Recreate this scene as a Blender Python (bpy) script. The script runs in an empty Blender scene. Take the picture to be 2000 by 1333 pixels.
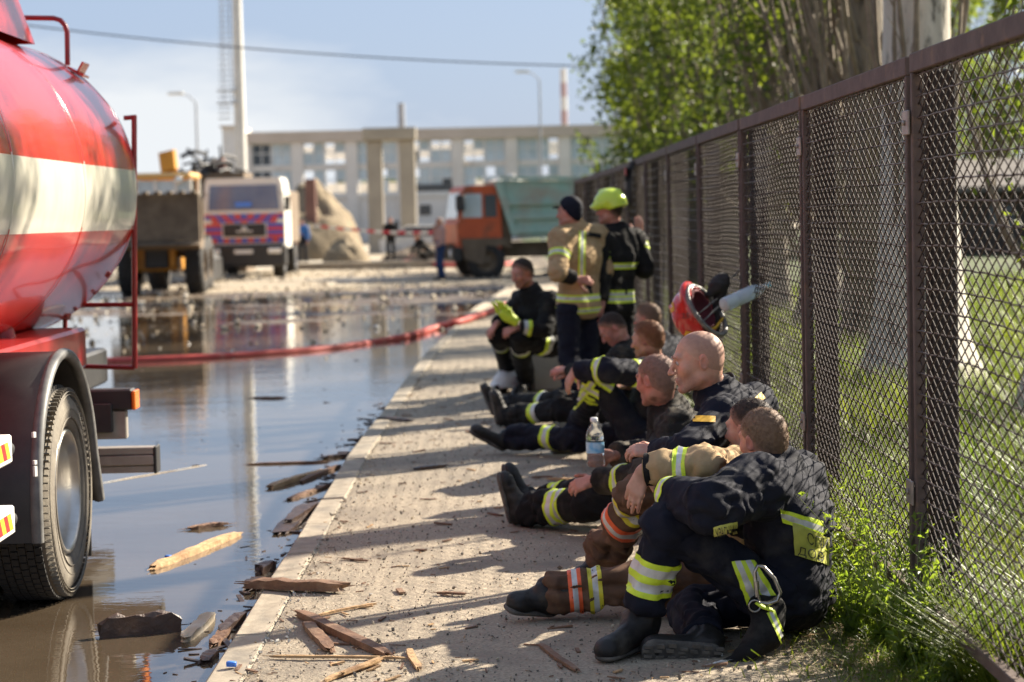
import bpy, math, random
import numpy as np
from mathutils import Vector, Matrix
from mathutils.bvhtree import BVHTree
random.seed(7)
rng = np.random.default_rng(11)
R = math.radians
SC = bpy.context.scene
COL = SC.collection

# ------------------------------------------------------------------ camera, light, exposure
CAM_H = 1.68
FPX = 4000.0                                    # focal length in photo pixels (72 mm on a 36 mm sensor, 2000 px wide)
_yw = Vector(((957 - 1000) / FPX, -(420 - 666.5) / FPX, -1)).normalized()
_zw = Vector((-0.024, 1, 0)); _zw = (_zw - _yw * _zw.dot(_yw)).normalized()
_xw = _yw.cross(_zw)
W2C = Matrix((_xw, _yw, _zw)).transposed()      # world -> camera axes
C2W = W2C.transposed()
cam_data = bpy.data.cameras.new('camera')
cam_data.lens = 72; cam_data.sensor_width = 36; cam_data.sensor_fit = 'HORIZONTAL'
cam_data.clip_start = 0.1; cam_data.clip_end = 3000
cam_data.dof.use_dof = True; cam_data.dof.focus_distance = 8.25; cam_data.dof.aperture_fstop = 2.8
cam = bpy.data.objects.new('camera', cam_data); COL.objects.link(cam)
cam.matrix_world = Matrix.Translation((0, 0, CAM_H)) @ C2W.to_4x4()
SC.camera = cam

SUN_AZ = Vector((0.80, 0.60)); SUN_EL = R(32)
world = bpy.data.worlds.new('World'); SC.world = world; world.use_nodes = True
nt = world.node_tree; nt.nodes.clear()
def _n(tree, t, **kw):
    n = tree.nodes.new(t)
    for k, v in kw.items(): setattr(n, k, v)
    return n
wo = _n(nt, 'ShaderNodeOutputWorld'); bg = _n(nt, 'ShaderNodeBackground'); bg.inputs['Strength'].default_value = 0.056
sky = _n(nt, 'ShaderNodeTexSky', sky_type='NISHITA', sun_disc=False)
sky.sun_elevation = SUN_EL; sky.sun_rotation = math.atan2(SUN_AZ.x, SUN_AZ.y)
sky.air_density = 1.0; sky.dust_density = 1.5; sky.ozone_density = 2.0
tc = _n(nt, 'ShaderNodeTexCoord'); mp = _n(nt, 'ShaderNodeMapping'); mp.inputs['Scale'].default_value = (3.2, 3.2, 11)
mp.inputs['Location'].default_value = (0.35, 0.1, 0.3)
nz = _n(nt, 'ShaderNodeTexNoise'); nz.inputs['Scale'].default_value = 1.1; nz.inputs['Detail'].default_value = 7; nz.inputs['Roughness'].default_value = 0.55
sep = _n(nt, 'ShaderNodeSeparateXYZ')
low = _n(nt, 'ShaderNodeMapRange'); low.inputs[1].default_value = 0.025; low.inputs[2].default_value = 0.095; low.inputs[3].default_value = 0.26; low.inputs[4].default_value = -0.13
lef = _n(nt, 'ShaderNodeMapRange'); lef.inputs[1].default_value = -0.20; lef.inputs[2].default_value = 0.02; lef.inputs[3].default_value = 0.14; lef.inputs[4].default_value = -0.04
a1 = _n(nt, 'ShaderNodeMath', operation='ADD'); a2 = _n(nt, 'ShaderNodeMath', operation='ADD')
cr = _n(nt, 'ShaderNodeValToRGB'); cr.color_ramp.elements[0].position = 0.60; cr.color_ramp.elements[1].position = 0.80
veil = _n(nt, 'ShaderNodeMixRGB'); veil.inputs[0].default_value = 0.80; veil.inputs[2].default_value = (2.35, 2.95, 4.15, 1)
mx = _n(nt, 'ShaderNodeMixRGB'); mx.inputs[2].default_value = (4.9, 5.1, 5.3, 1)
L = nt.links.new
L(tc.outputs['Generated'], mp.inputs[0]); L(mp.outputs[0], nz.inputs['Vector']); L(tc.outputs['Generated'], sep.inputs[0])
L(sep.outputs['Z'], low.inputs[0]); L(sep.outputs['X'], lef.inputs[0])
L(nz.outputs[0], a1.inputs[0]); L(low.outputs[0], a1.inputs[1]); L(a1.outputs[0], a2.inputs[0]); L(lef.outputs[0], a2.inputs[1])
L(a2.outputs[0], cr.inputs[0]); L(cr.outputs[0], mx.inputs[0]); L(sky.outputs[0], veil.inputs[1]); L(veil.outputs[0], mx.inputs[1])
L(mx.outputs[0], bg.inputs[0]); L(bg.outputs[0], wo.inputs[0])
sun_d = bpy.data.lights.new('sun', 'SUN'); sun_d.energy = 5.0; sun_d.angle = R(0.75); sun_d.color = (1, 0.90, 0.75)
sun = bpy.data.objects.new('sun', sun_d); COL.objects.link(sun); sun.location = (10, 10, 20)
_sd = Vector((SUN_AZ.x * math.cos(SUN_EL), SUN_AZ.y * math.cos(SUN_EL), math.sin(SUN_EL))).normalized()
sun.rotation_euler = _sd.to_track_quat('Z', 'Y').to_euler()
SC.view_settings.view_transform = 'Standard'; SC.view_settings.look = 'None'
SC.view_settings.exposure = 1.68; SC.view_settings.gamma = 1; SC.view_settings.use_curve_mapping = False
SC.cycles.use_denoising = True; SC.cycles.max_bounces = 8; SC.cycles.diffuse_bounces = 3; SC.cycles.glossy_bounces = 4
SC.cycles.transmission_bounces = 8; SC.cycles.transparent_max_bounces = 8; SC.cycles.sample_clamp_indirect = 8
SC.cycles.caustics_reflective = False; SC.cycles.caustics_refractive = False

# ------------------------------------------------------------------ helpers
def at(px, py, Y):
    """the point that the photo shows at pixel (px, py) when it stands Y metres down the road"""
    d = C2W @ Vector(((px - 1000) / FPX, -(py - 666.5) / FPX, -1))
    return Vector((0, 0, CAM_H)) + d * (Y / d.y)
def gnd(px, py, z=0.0):
    """the point of the level z under pixel (px, py)"""
    d = C2W @ Vector(((px - 1000) / FPX, -(py - 666.5) / FPX, -1))
    return Vector((0, 0, CAM_H)) + d * ((z - CAM_H) / d.z)
BASE = {}
def thing(name, label, cat, loc=(0, 0, 0), group=None):
    o = bpy.data.objects.new(name, None); COL.objects.link(o); o.empty_display_size = .1
    o.location = loc; BASE[o.name] = Vector(loc); o['label'] = label; o['category'] = cat
    if group: o['group'] = group
    return o
def tag(o, label, cat, group=None):
    o['label'] = label; o['category'] = cat
    if group: o['group'] = group
    return o
def copy_tree(o, loc=None, parent=None, rotz=None, scale=None):
    c = o.copy(); COL.objects.link(c)
    if parent is not None: c.parent = parent
    if loc is not None: c.location = loc
    if rotz is not None: c.rotation_euler = (0, 0, rotz)
    if scale is not None: c.scale = scale
    for ch in list(o.children): copy_tree(ch, parent=c)
    return c

class MB:
    """collects verts / faces / material indices and links them as one mesh object"""
    def __init__(s): s.v = []; s.f = []; s.m = []; s.sm = []
    def add(s, vs, fs, mi=0, smooth=False):
        b = len(s.v); s.v.extend([tuple(p) for p in vs]); s.f.extend([tuple(i + b for i in f) for f in fs])
        s.m.extend([mi] * len(fs)); s.sm.extend([smooth] * len(fs)); return s
    def box(s, lo, hi, mi=0):
        x0, y0, z0 = lo; x1, y1, z1 = hi
        return s.add([(x0,y0,z0),(x1,y0,z0),(x1,y1,z0),(x0,y1,z0),(x0,y0,z1),(x1,y0,z1),(x1,y1,z1),(x0,y1,z1)],
                     [(0,3,2,1),(4,5,6,7),(0,1,5,4),(1,2,6,5),(2,3,7,6),(3,0,4,7)], mi)
    def cbox(s, lo, hi, b=.01, mi=0):
        """box with chamfered edges"""
        lo = np.array(lo, float); hi = np.array(hi, float); c = (lo + hi) / 2; h = (hi - lo) / 2; b = min(b, h.min() * .9)
        vs = []; ix = {}
        for sx in (-1, 1):
            for sy in (-1, 1):
                for sz in (-1, 1):
                    sg = np.array((sx, sy, sz))
                    for ax in range(3):
                        p = h - b; p[ax] = h[ax]; ix[(sx, sy, sz, ax)] = len(vs); vs.append(c + sg * p)
        fs = []
        def q(l):
            pts = np.array([vs[i] for i in l]); n = np.cross(pts[1] - pts[0], pts[2] - pts[0])
            fs.append(tuple(l) if np.dot(n, pts.mean(0) - c) > 0 else tuple(l[::-1]))
        for ax in range(3):
            o1, o2 = [a for a in range(3) if a != ax]
            for sg in (-1, 1):
                l = []
                for s1, s2 in ((-1,-1),(1,-1),(1,1),(-1,1)):
                    k = [0,0,0]; k[ax] = sg; k[o1] = s1; k[o2] = s2; l.append(ix[(*k, ax)])
                q(l)
            for s1 in (-1, 1):
                for s2 in (-1, 1):
                    l = []
                    for (aa, sg) in ((o1,-1),(o1,1),(o2,1),(o2,-1)):
                        k = [0,0,0]; k[ax] = sg; k[o1] = s1; k[o2] = s2; l.append(ix[(*k, aa)])
                    q(l)
        for sx in (-1, 1):
            for sy in (-1, 1):
                for sz in (-1, 1): q([ix[(sx, sy, sz, a)] for a in range(3)])
        return s.add(vs, fs, mi)
    def obox(s, c, ax, half, mi=0):
        c = Vector(c); x, y, z = [Vector(a).normalized() * h for a, h in zip(ax, half)]
        vs = [c + x*i + y*j + z*k for k in (-1,1) for (i,j) in ((-1,-1),(1,-1),(1,1),(-1,1))]
        return s.add(vs, [(0,3,2,1),(4,5,6,7),(0,1,5,4),(1,2,6,5),(2,3,7,6),(3,0,4,7)], mi)
    def tube(s, pts, r, n=8, mi=0, cap=True, smooth=True, flat=1.0):
        pts = [Vector(p) for p in pts]; rs = r if hasattr(r, '__len__') else [r] * len(pts)
        t0 = (pts[1] - pts[0]).normalized(); u = t0.cross(Vector((0,0,1)))
        if u.length < .1: u = t0.cross(Vector((1,0,0)))
        u.normalize(); vs = []; fs = []
        for i, p in enumerate(pts):
            t = (pts[min(i+1, len(pts)-1)] - pts[max(i-1, 0)]).normalized()
            u = (u - t * u.dot(t)).normalized(); w = t.cross(u)
            for k in range(n):
                a = 2 * math.pi * k / n; vs.append(p + (u * math.cos(a) + w * math.sin(a) * flat) * rs[i])
        for i in range(len(pts) - 1):
            for k in range(n): fs.append((i*n+k, i*n+(k+1)%n, (i+1)*n+(k+1)%n, (i+1)*n+k))
        s.add(vs, fs, mi, smooth)
        if cap: s.add(vs[:n], [tuple(range(n))[::-1]], mi); s.add(vs[-n:], [tuple(range(n))], mi)
        return s
    def lathe(s, prof, c, axis, n=32, mi=0, smooth=True, a0=0, a1=2*math.pi):
        """profile of (radius, offset along axis)"""
        c = Vector(c); t = Vector(axis).normalized(); u = t.cross(Vector((0,0,1)))
        if u.length < .1: u = Vector((1,0,0))
        u.normalize(); w = t.cross(u); vs = []; fs = []; full = abs(a1 - a0 - 2*math.pi) < 1e-6; m = n if full else n + 1
        for k in range(m):
            a = a0 + (a1 - a0) * k / n
            for (r, h) in prof: vs.append(c + t * h + (u * math.cos(a) + w * math.sin(a)) * r)
        P = len(prof)
        for k in range(n):
            k2 = (k + 1) % m
            for i in range(P - 1): fs.append((k*P+i, k2*P+i, k2*P+i+1, k*P+i+1))
        return s.add(vs, fs, mi, smooth)
    def prism(s, poly, o, u, v, w, depth, mi=0):
        """extrude a 2-D outline (list of (a, b)) spanned by u, v at o along w"""
        o, u, v, w = Vector(o), Vector(u), Vector(v), Vector(w); n = len(poly)
        f = [o + u*a + v*b for a, b in poly]; vs = f + [p + w*depth for p in f]
        fs = [tuple(range(n))[::-1], tuple(range(n, 2*n))] + [(i, (i+1)%n, n+(i+1)%n, n+i) for i in range(n)]
        return s.add(vs, fs, mi)
    def build(s, name, mats, parent=None, kind=None, data=None):
        mats = mats if isinstance(mats, (list, tuple)) else [mats]
        me = bpy.data.meshes.new(name)
        v = np.array(s.v, dtype=np.float64).reshape(-1, 3)
        if parent is not None: v = v - np.array(base_of(parent))
        me.from_pydata(v.tolist(), [], s.f)
        for m in mats: me.materials.append(m)
        me.polygons.foreach_set('material_index', s.m); me.polygons.foreach_set('use_smooth', s.sm); me.update()
        return link(name, me, parent, kind)
def base_of(o):
    while o.parent is not None: o = o.parent
    return BASE.get(o.name, Vector((0, 0, 0)))
def link(name, me, parent=None, kind=None):
    o = bpy.data.objects.new(name, me); COL.objects.link(o)
    if parent is not None: o.parent = parent
    if kind: o['kind'] = kind
    return o
def npmesh(name, v, f, mats, parent=None, kind=None, smooth=True, mi=None):
    """fast mesh from numpy arrays; f is (n,3) or (n,4)"""
    me = bpy.data.meshes.new(name); v = np.asarray(v, np.float32); f = np.asarray(f, np.int32)
    if parent is not None: v = v - np.array(base_of(parent), np.float32)
    k = f.shape[1]
    me.vertices.add(len(v)); me.vertices.foreach_set('co', v.ravel())
    me.loops.add(f.size); me.loops.foreach_set('vertex_index', f.ravel())
    me.polygons.add(len(f)); me.polygons.foreach_set('loop_start', np.arange(0, f.size, k, dtype=np.int32))
    me.polygons.foreach_set('loop_total', np.full(len(f), k, np.int32))
    for m in (mats if isinstance(mats, (list, tuple)) else [mats]): me.materials.append(m)
    if mi is not None: me.polygons.foreach_set('material_index', np.asarray(mi, np.int32))
    me.polygons.foreach_set('use_smooth', np.full(len(f), smooth, bool)); me.update(calc_edges=True); me.validate()
    return link(name, me, parent, kind)

# ---- numpy value noise
_H = rng.random((32, 32, 32)).astype(np.float32)
def vnoise(p, seed=0):
    p = np.asarray(p, np.float32) + seed * 7.31
    i = np.floor(p).astype(np.int64); f = (p - i).astype(np.float32); f = f*f*(3-2*f)
    def g(a, b, c): return _H[(i[..., 0]+a) & 31, (i[..., 1]+b) & 31, (i[..., 2]+c) & 31]
    x, y, z = f[..., 0], f[..., 1], f[..., 2]
    return (((g(0,0,0)*(1-x)+g(1,0,0)*x)*(1-y) + (g(0,1,0)*(1-x)+g(1,1,0)*x)*y)*(1-z)
            + ((g(0,0,1)*(1-x)+g(1,0,1)*x)*(1-y) + (g(0,1,1)*(1-x)+g(1,1,1)*x)*y)*z)
def fbm(p, o=3, seed=0):
    p = np.asarray(p, np.float32); a = .5; s = 0; t = 0
    for k in range(o): s = s + a * vnoise(p * 2**k, seed + k); t += a; a *= .5
    return s / t

# ---- materials
def M(name, c1, c2=None, scale=6.0, rough=.6, metal=0.0, bump=0.0, bscale=None, detail=6, lo=.35, hi=.65, rough2=None,
      stretch=(1, 1, 1), c3=None, s3=2.0, p3=(.55, .7), coat=0, spec=.5, crease=0, ior=None, sheen=0, sss=0, bdist=.02, emit=None, alpha=None, trans=0):
    m = bpy.data.materials.new(name); m.use_nodes = True; t = m.node_tree; b = t.nodes['Principled BSDF']; ln = t.links.new
    b.inputs['Base Color'].default_value = (*c1, 1); b.inputs['Roughness'].default_value = rough; b.inputs['Metallic'].default_value = metal
    b.inputs['Coat Weight'].default_value = coat; b.inputs['Coat Roughness'].default_value = .05; b.inputs['Specular IOR Level'].default_value = spec
    if ior: b.inputs['IOR'].default_value = ior
    if sheen: b.inputs['Sheen Weight'].default_value = sheen; b.inputs['Sheen Roughness'].default_value = .5
    if sss:
        b.inputs['Subsurface Weight'].default_value = sss; b.inputs['Subsurface Radius'].default_value = (1, .35, .2); b.inputs['Subsurface Scale'].default_value = .01
    if trans: b.inputs['Transmission Weight'].default_value = trans
    if emit: b.inputs['Emission Color'].default_value = (*emit[0], 1); b.inputs['Emission Strength'].default_value = emit[1]
    if alpha is not None: b.inputs['Alpha'].default_value = alpha
    tc = t.nodes.new('ShaderNodeTexCoord'); mp = t.nodes.new('ShaderNodeMapping'); mp.inputs['Scale'].default_value = stretch
    ln(tc.outputs['Object'], mp.inputs[0])
    def noise(sc, det=detail):
        n = t.nodes.new('ShaderNodeTexNoise'); n.inputs['Scale'].default_value = sc; n.inputs['Detail'].default_value = det
        n.inputs['Roughness'].default_value = .6; ln(mp.outputs[0], n.inputs['Vector']); return n
    def ramp(src, p0, p1):
        r = t.nodes.new('ShaderNodeMapRange'); r.inputs[1].default_value = p0; r.inputs[2].default_value = p1; ln(src, r.inputs[0]); return r
    if c2 is not None:
        n = noise(scale); r = ramp(n.outputs[0], lo, hi); mxn = t.nodes.new('ShaderNodeMixRGB')
        mxn.inputs[1].default_value = (*c1, 1); mxn.inputs[2].default_value = (*c2, 1); ln(r.outputs[0], mxn.inputs[0]); out = mxn.outputs[0]
        if c3 is not None:
            n3 = noise(s3); r3 = ramp(n3.outputs[0], *p3); m3 = t.nodes.new('ShaderNodeMixRGB'); m3.inputs[2].default_value = (*c3, 1)
            ln(out, m3.inputs[1]); ln(r3.outputs[0], m3.inputs[0]); out = m3.outputs[0]
        ln(out, b.inputs['Base Color'])
        if rough2 is not None:
            rr = t.nodes.new('ShaderNodeMapRange'); rr.inputs[3].default_value = rough; rr.inputs[4].default_value = rough2
            ln(r.outputs[0], rr.inputs[0]); ln(rr.outputs[0], b.inputs['Roughness'])
    if bump:
        nb = noise(bscale or scale * 3)
        if crease:
            rn = t.nodes.new('ShaderNodeTexNoise'); rn.noise_type = 'RIDGED_MULTIFRACTAL'; rn.inputs['Scale'].default_value = 9; rn.inputs['Detail'].default_value = 3; rn.inputs['Distortion'].default_value = .6
            mp2 = t.nodes.new('ShaderNodeMapping'); mp2.inputs['Scale'].default_value = (1, 1, 1.7); mp2.inputs['Rotation'].default_value = (.4, .5, .2); ln(tc.outputs['Object'], mp2.inputs[0]); ln(mp2.outputs[0], rn.inputs['Vector'])
            b2 = t.nodes.new('ShaderNodeBump'); b2.inputs['Strength'].default_value = crease; b2.inputs['Distance'].default_value = .016; b2.invert = True; ln(rn.outputs[0], b2.inputs['Height'])
        bp = t.nodes.new('ShaderNodeBump'); bp.inputs['Strength'].default_value = bump; bp.inputs['Distance'].default_value = bdist
        ln(nb.outputs[0], bp.inputs['Height'])
        if crease: ln(b2.outputs[0], bp.inputs['Normal'])
        ln(bp.outputs[0], b.inputs['Normal'])
    return m
def leaf_mat(name, c1, c2, scale=3.0, tr=.45):
    m = bpy.data.materials.new(name); m.use_nodes = True; t = m.node_tree; t.nodes.clear(); ln = t.links.new
    o = t.nodes.new('ShaderNodeOutputMaterial'); d = t.nodes.new('ShaderNodeBsdfPrincipled'); d.inputs['Roughness'].default_value = .45
    tr_ = t.nodes.new('ShaderNodeBsdfTranslucent'); mixs = t.nodes.new('ShaderNodeMixShader'); mixs.inputs[0].default_value = tr
    tc = t.nodes.new('ShaderNodeTexCoord'); n = t.nodes.new('ShaderNodeTexNoise'); n.inputs['Scale'].default_value = scale; n.inputs['Detail'].default_value = 4
    ln(tc.outputs['Object'], n.inputs['Vector']); r = t.nodes.new('ShaderNodeMapRange'); r.inputs[1].default_value = .35; r.inputs[2].default_value = .65; ln(n.outputs[0], r.inputs[0])
    mxn = t.nodes.new('ShaderNodeMixRGB'); mxn.inputs[1].default_value = (*c1, 1); mxn.inputs[2].default_value = (*c2, 1); ln(r.outputs[0], mxn.inputs[0])
    br = t.nodes.new('ShaderNodeMixRGB'); br.blend_type = 'MULTIPLY'; br.inputs[0].default_value = 1; br.inputs[2].default_value = (1.55, 1.5, .75, 1); ln(mxn.outputs[0], br.inputs[1])
    ln(mxn.outputs[0], d.inputs['Base Color']); ln(br.outputs[0], tr_.inputs['Color']); ln(d.outputs[0], mixs.inputs[1]); ln(tr_.outputs[0], mixs.inputs[2]); ln(mixs.outputs[0], o.inputs[0])
    return m
# ------------------------------------------------------------------ palette
m_walk = M('pavement_concrete', (.44,.362,.262), (.27,.22,.16), 75, .92, bump=.9, bscale=48, c3=(.22,.182,.138), s3=1.6, p3=(.48,.72), lo=.36, hi=.62, bdist=.014, detail=8)
m_kerb = M('kerb_concrete', (.42,.355,.265), (.30,.25,.185), 9, .88, bump=.35, bscale=60, c3=(.20,.18,.15), s3=2.5, p3=(.52,.72), bdist=.008)
m_road = M('wet_mud', (.115,.078,.045), (.065,.044,.027), 2.2, .5, bump=.4, bscale=14, c3=(.27,.215,.145), s3=.9, p3=(.55,.7), bdist=.02)
m_dust = M('dusty_ground', (.36,.295,.205), (.22,.175,.12), .6, .95, bump=.5, bscale=6, c3=(.42,.37,.29), s3=.16, p3=(.5,.65), bdist=.04)
m_soil = M('verge_soil', (.16,.125,.085), (.09,.07,.045), 8, .95, bump=.6, bscale=40, c3=(.26,.21,.15), s3=3, p3=(.5,.68), bdist=.02)
m_meadow = M('meadow_ground', (.075,.10,.028), (.05,.065,.02), 3, .95, bump=.4, bscale=30, c3=(.11,.12,.035), s3=.5)
m_grass = leaf_mat('grass_blade', (.085,.135,.020), (.17,.205,.032), 1.6, .5)
m_weed = leaf_mat('weed_leaf', (.13,.20,.03), (.20,.26,.045), 6, .6)
m_straw = M('dry_straw', (.38,.29,.15), (.26,.19,.10), 12, .8)
m_wood_l = M('split_wood', (.52,.34,.17), (.34,.20,.095), 14, .75, bump=.5, bscale=30, stretch=(1,1,1), c3=(.22,.12,.06), s3=5, p3=(.55,.7))
m_wood_b = M('brown_wood', (.22,.115,.062), (.13,.068,.038), 14, .7, bump=.5, bscale=30, c3=(.30,.19,.11), s3=6, p3=(.55,.72))
m_wood_d = M('wet_wood', (.075,.042,.028), (.04,.024,.018), 12, .45, bump=.5, bscale=26, c3=(.13,.075,.045), s3=6)
m_stone = M('rubble', (.52,.44,.32), (.34,.27,.185), 3, .9, bump=.4, bscale=14, c3=(.58,.55,.48), s3=1.5, p3=(.5,.6))
m_grit = M('dark_grit', (.09,.075,.06), (.22,.19,.15), 25, .9)

# water: a sheet with faint ripples
m_water = M('puddle_water', (.058,.042,.027), (.085,.064,.043), .8, .012, ior=1.95)
def _ripple(m):
    t = m.node_tree; ln = t.links.new; b = t.nodes['Principled BSDF']; tc = t.nodes.new('ShaderNodeTexCoord')
    h = None
    for sc, st, a in ((9, (.6,1.6,1), .5), (30, (.7,1.4,1), .12), (2.2, (.5,1.2,1), .9)):
        mpn = t.nodes.new('ShaderNodeMapping'); mpn.inputs['Scale'].default_value = st; ln(tc.outputs['Object'], mpn.inputs[0])
        n = t.nodes.new('ShaderNodeTexNoise'); n.inputs['Scale'].default_value = sc; n.inputs['Detail'].default_value = 2; ln(mpn.outputs[0], n.inputs['Vector'])
        mu = t.nodes.new('ShaderNodeMath'); mu.operation = 'MULTIPLY'; mu.inputs[1].default_value = a; ln(n.outputs[0], mu.inputs[0])
        if h is None: h = mu
        else:
            ad = t.nodes.new('ShaderNodeMath'); ad.operation = 'ADD'; ln(h.outputs[0], ad.inputs[0]); ln(mu.outputs[0], ad.inputs[1]); h = ad
    bp = t.nodes.new('ShaderNodeBump'); bp.inputs['Strength'].default_value = .16; bp.inputs['Distance'].default_value = .012
    ln(h.outputs[0], bp.inputs['Height']); ln(bp.outputs[0], b.inputs['Normal'])
_ripple(m_water)

# ------------------------------------------------------------------ ground
def kerb_x(y):
    """outer edge of the kerb: straight, easing to the right far off"""
    return float(np.interp(y, [0, 7.5, 14.5, 25, 37, 60], [-1.10, -1.09, -1.045, -.84, -.35, 1.2]))
def grid_sheet(name, xs, ys, zf, mat, kind='structure', xf=None):
    X, Y = np.meshgrid(xs, ys, indexing='ij')
    if xf is not None: X = xf(X, Y)
    Z = zf(X, Y); nx, ny = X.shape
    v = np.stack([X, Y, Z], -1).reshape(-1, 3); i = np.arange(nx * ny).reshape(nx, ny)
    f = np.stack([i[:-1,:-1], i[1:,:-1], i[1:,1:], i[:-1,1:]], -1).reshape(-1, 4)
    return npmesh(name, v, f, mat, kind=kind)
def n2(X, Y, s, seed=0, o=3): return fbm(np.stack([X*s, Y*s, np.zeros_like(X)], -1), o, seed) - .5
FENCE_X = 1.56
ys_w = np.concatenate([np.arange(5, 14, .045), np.arange(14, 24, .1), np.arange(24, 50, .3)])
kx = np.vectorize(kerb_x)
def walk_x(u, Y): return kx(Y) + .15 + u * (1.62 - kx(Y) - .15)
grid_sheet('pavement', np.linspace(0, 1, 60), ys_w, lambda X, Y: n2(X, Y, 3, 1)*.012 + n2(X, Y, 18, 2)*.006 - .004 - .05*np.clip((X-1.25)/.3, 0, 1)**2, m_walk, xf=walk_x)
grid_sheet('verge', np.arange(1.2, 2.6, .06), np.concatenate([np.arange(4, 14, .1), np.arange(14, 60, .6), np.arange(60, 160, 6)]),
           lambda X, Y: -.045 + n2(X, Y, 2.2, 5)*.05 + n2(X, Y, 12, 6)*.02 + .06*np.clip((X-1.45)/.4, 0, 1), m_soil)
def road_z(X, Y):
    far = np.clip((Y - 25) / 17, 0, 1); isl = n2(X, Y*1.6, .45, 9, 4)
    return -.118 + far*.048 + isl*.17*np.clip((Y-20)/10, 0, 1) + n2(X, Y, 3.2, 12)*.03*np.clip((Y-18)/8, .2, 1)
grid_sheet('road', np.linspace(-16, -.2, 90), np.concatenate([np.arange(3, 20, .5), np.arange(20, 50, .13)]), road_z, m_road, xf=lambda X, Y: -16 + (X+16)/15.8*(kx(Y)+16.02))
grid_sheet('far_road', np.linspace(-60, 30, 80), np.concatenate([np.arange(47, 80, .5), np.arange(80, 150, 3)]), lambda X, Y: -.09 + n2(X, Y, .5, 3)*.16 + .04*np.clip((Y-46)/6, 0, 1), m_dust)
grid_sheet('ground', np.array([-1500, -300, -60, -16, 30, 60, 300, 1500.]), np.array([-200, 0, 30, 80, 200, 600, 2500.]), lambda X, Y: X*0 - .30, m_dust)
WATER_Z = -.062
wsh = grid_sheet('water', np.linspace(0, 1, 8), np.arange(2, 52, 1.0), lambda X, Y: X*0 + WATER_Z, m_water, xf=lambda u, Y: -16 + u*(kx(Y) + 16.01))

# kerb: one stone after another
kerb = thing('kerb', 'pale concrete kerb between the flooded road and the pavement', 'kerb', (-1.05, 8, 0)); kerb['kind'] = 'structure'
y = 4.3; k = 0
while y < 46:
    ln_ = .99; y2 = y + ln_
    xa, xb = kerb_x(y), kerb_x(y2); dz = random.uniform(-.006, .008); dx = random.uniform(-.006, .006)
    b = MB(); b.cbox((-.0, 0, -.27), (.148, 1, .004), .012)
    vs = []
    for (u, w, z) in b.v:
        yy = y + .006 + w * (ln_ - .012); vs.append((u + xa + (xb - xa) * w + dx, yy, z + dz + .004*math.sin(yy*9+u*30)))
    b.v = vs; b.build('kerbstone', m_kerb, kerb); y = y2

# ------------------------------------------------------------------ grass (uncountable)
def blades(name, pos, h, w, lean, mat, kind='stuff', segs=2):
    n = len(pos); a = rng.random(n) * 2*np.pi; d = np.stack([np.cos(a), np.sin(a), 0*a], 1); p = np.stack([-np.sin(a), np.cos(a), 0*a], 1)
    vs = []
    for k in range(segs + 1):
        t = k / segs; c = pos + np.array([0,0,1])*(h*t*(1-.25*t*lean))[:,None] + d*(h*lean*t*t)[:,None]; ww = (w*(1 - t**1.6)*.5)[:,None]
        vs += [c - p*ww, c + p*ww]
    v = np.stack(vs, 1).reshape(-1, 3); m = 2*(segs+1); b = (np.arange(n)*m)[:,None]
    f = np.concatenate([b + np.array([2*k, 2*k+1, 2*k+3, 2*k+2]) for k in range(segs)], 0)
    return npmesh(name, v, f, mat, kind=kind)
def gz(x, y): return -.045 + .06*np.clip((x-1.45)/.4, 0, 1) + .03*np.clip(x-2, 0, 6)
N = 110000
yy = 6.5 + (rng.random(N)**1.7)*30; xx = 1.62 + rng.random(N)**1.3 * (2.5 + (yy-6)*.33)
pat = fbm(np.stack([xx*1.1, yy*1.1, 0*xx], 1), 3, 21)
keep = (pat > .36) | (rng.random(N) < .4); xx, yy, pat = xx[keep], yy[keep], pat[keep]
blades('grass', np.stack([xx, yy, gz(xx, yy)], 1), (.12 + .34*rng.random(len(xx))**1.4)*(.45+1.2*pat), .006 + .006*rng.random(len(xx)) + .0006*(yy-6), .3 + .8*rng.random(len(xx)), m_grass)
grid_sheet('meadow', np.concatenate([np.arange(1.9, 12, .3), np.arange(12, 60, 4)]), np.concatenate([np.arange(5, 40, .4), np.arange(40, 160, 5)]),
           lambda X, Y: gz(X, Y) + .012 + n2(X, Y, 2, 8)*.05 - .03*(X < 2.1), m_meadow)
# clover-like ground cover leaves
def leaf_cloud(name, P, size, mat, kind=None, parent=None, up=.5, asp=.75):
    """a leaf of four triangles (folded along its rib) at each point of P"""
    n = len(P); nrm = rng.normal(size=(n,3)); nrm[:,2] += up*2; nrm /= np.linalg.norm(nrm, axis=1)[:,None]
    t = np.cross(nrm, rng.normal(size=(n,3))); t /= np.linalg.norm(t, axis=1)[:,None]; b = np.cross(nrm, t)
    s = (size*(.6+.8*rng.random(n)))[:,None] if np.ndim(size) == 0 else size[:,None]
    v = np.stack([P - t*s*.5, P + b*s*asp*.5 + nrm*s*.10 - t*s*.08, P + t*s*.55 - nrm*s*.06, P - b*s*asp*.5 + nrm*s*.10 - t*s*.08], 1).reshape(-1, 3)
    i = np.arange(n)[:,None]*4; f = np.concatenate([i + np.array([0,3,2]), i + np.array([0,2,1])], 0)
    return npmesh(name, v, f, mat, kind=kind, parent=parent, smooth=False)
N = 16000; yy = 6.6 + rng.random(N)**1.5*12; xx = 1.72 + rng.random(N)*(1.6 + (yy-6)*.25)
leaf_cloud('clover', np.stack([xx, yy, gz(xx, yy) + .02 + .10*rng.random(N)], 1), .03, m_weed, 'stuff', up=1.2, asp=.9)
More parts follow.
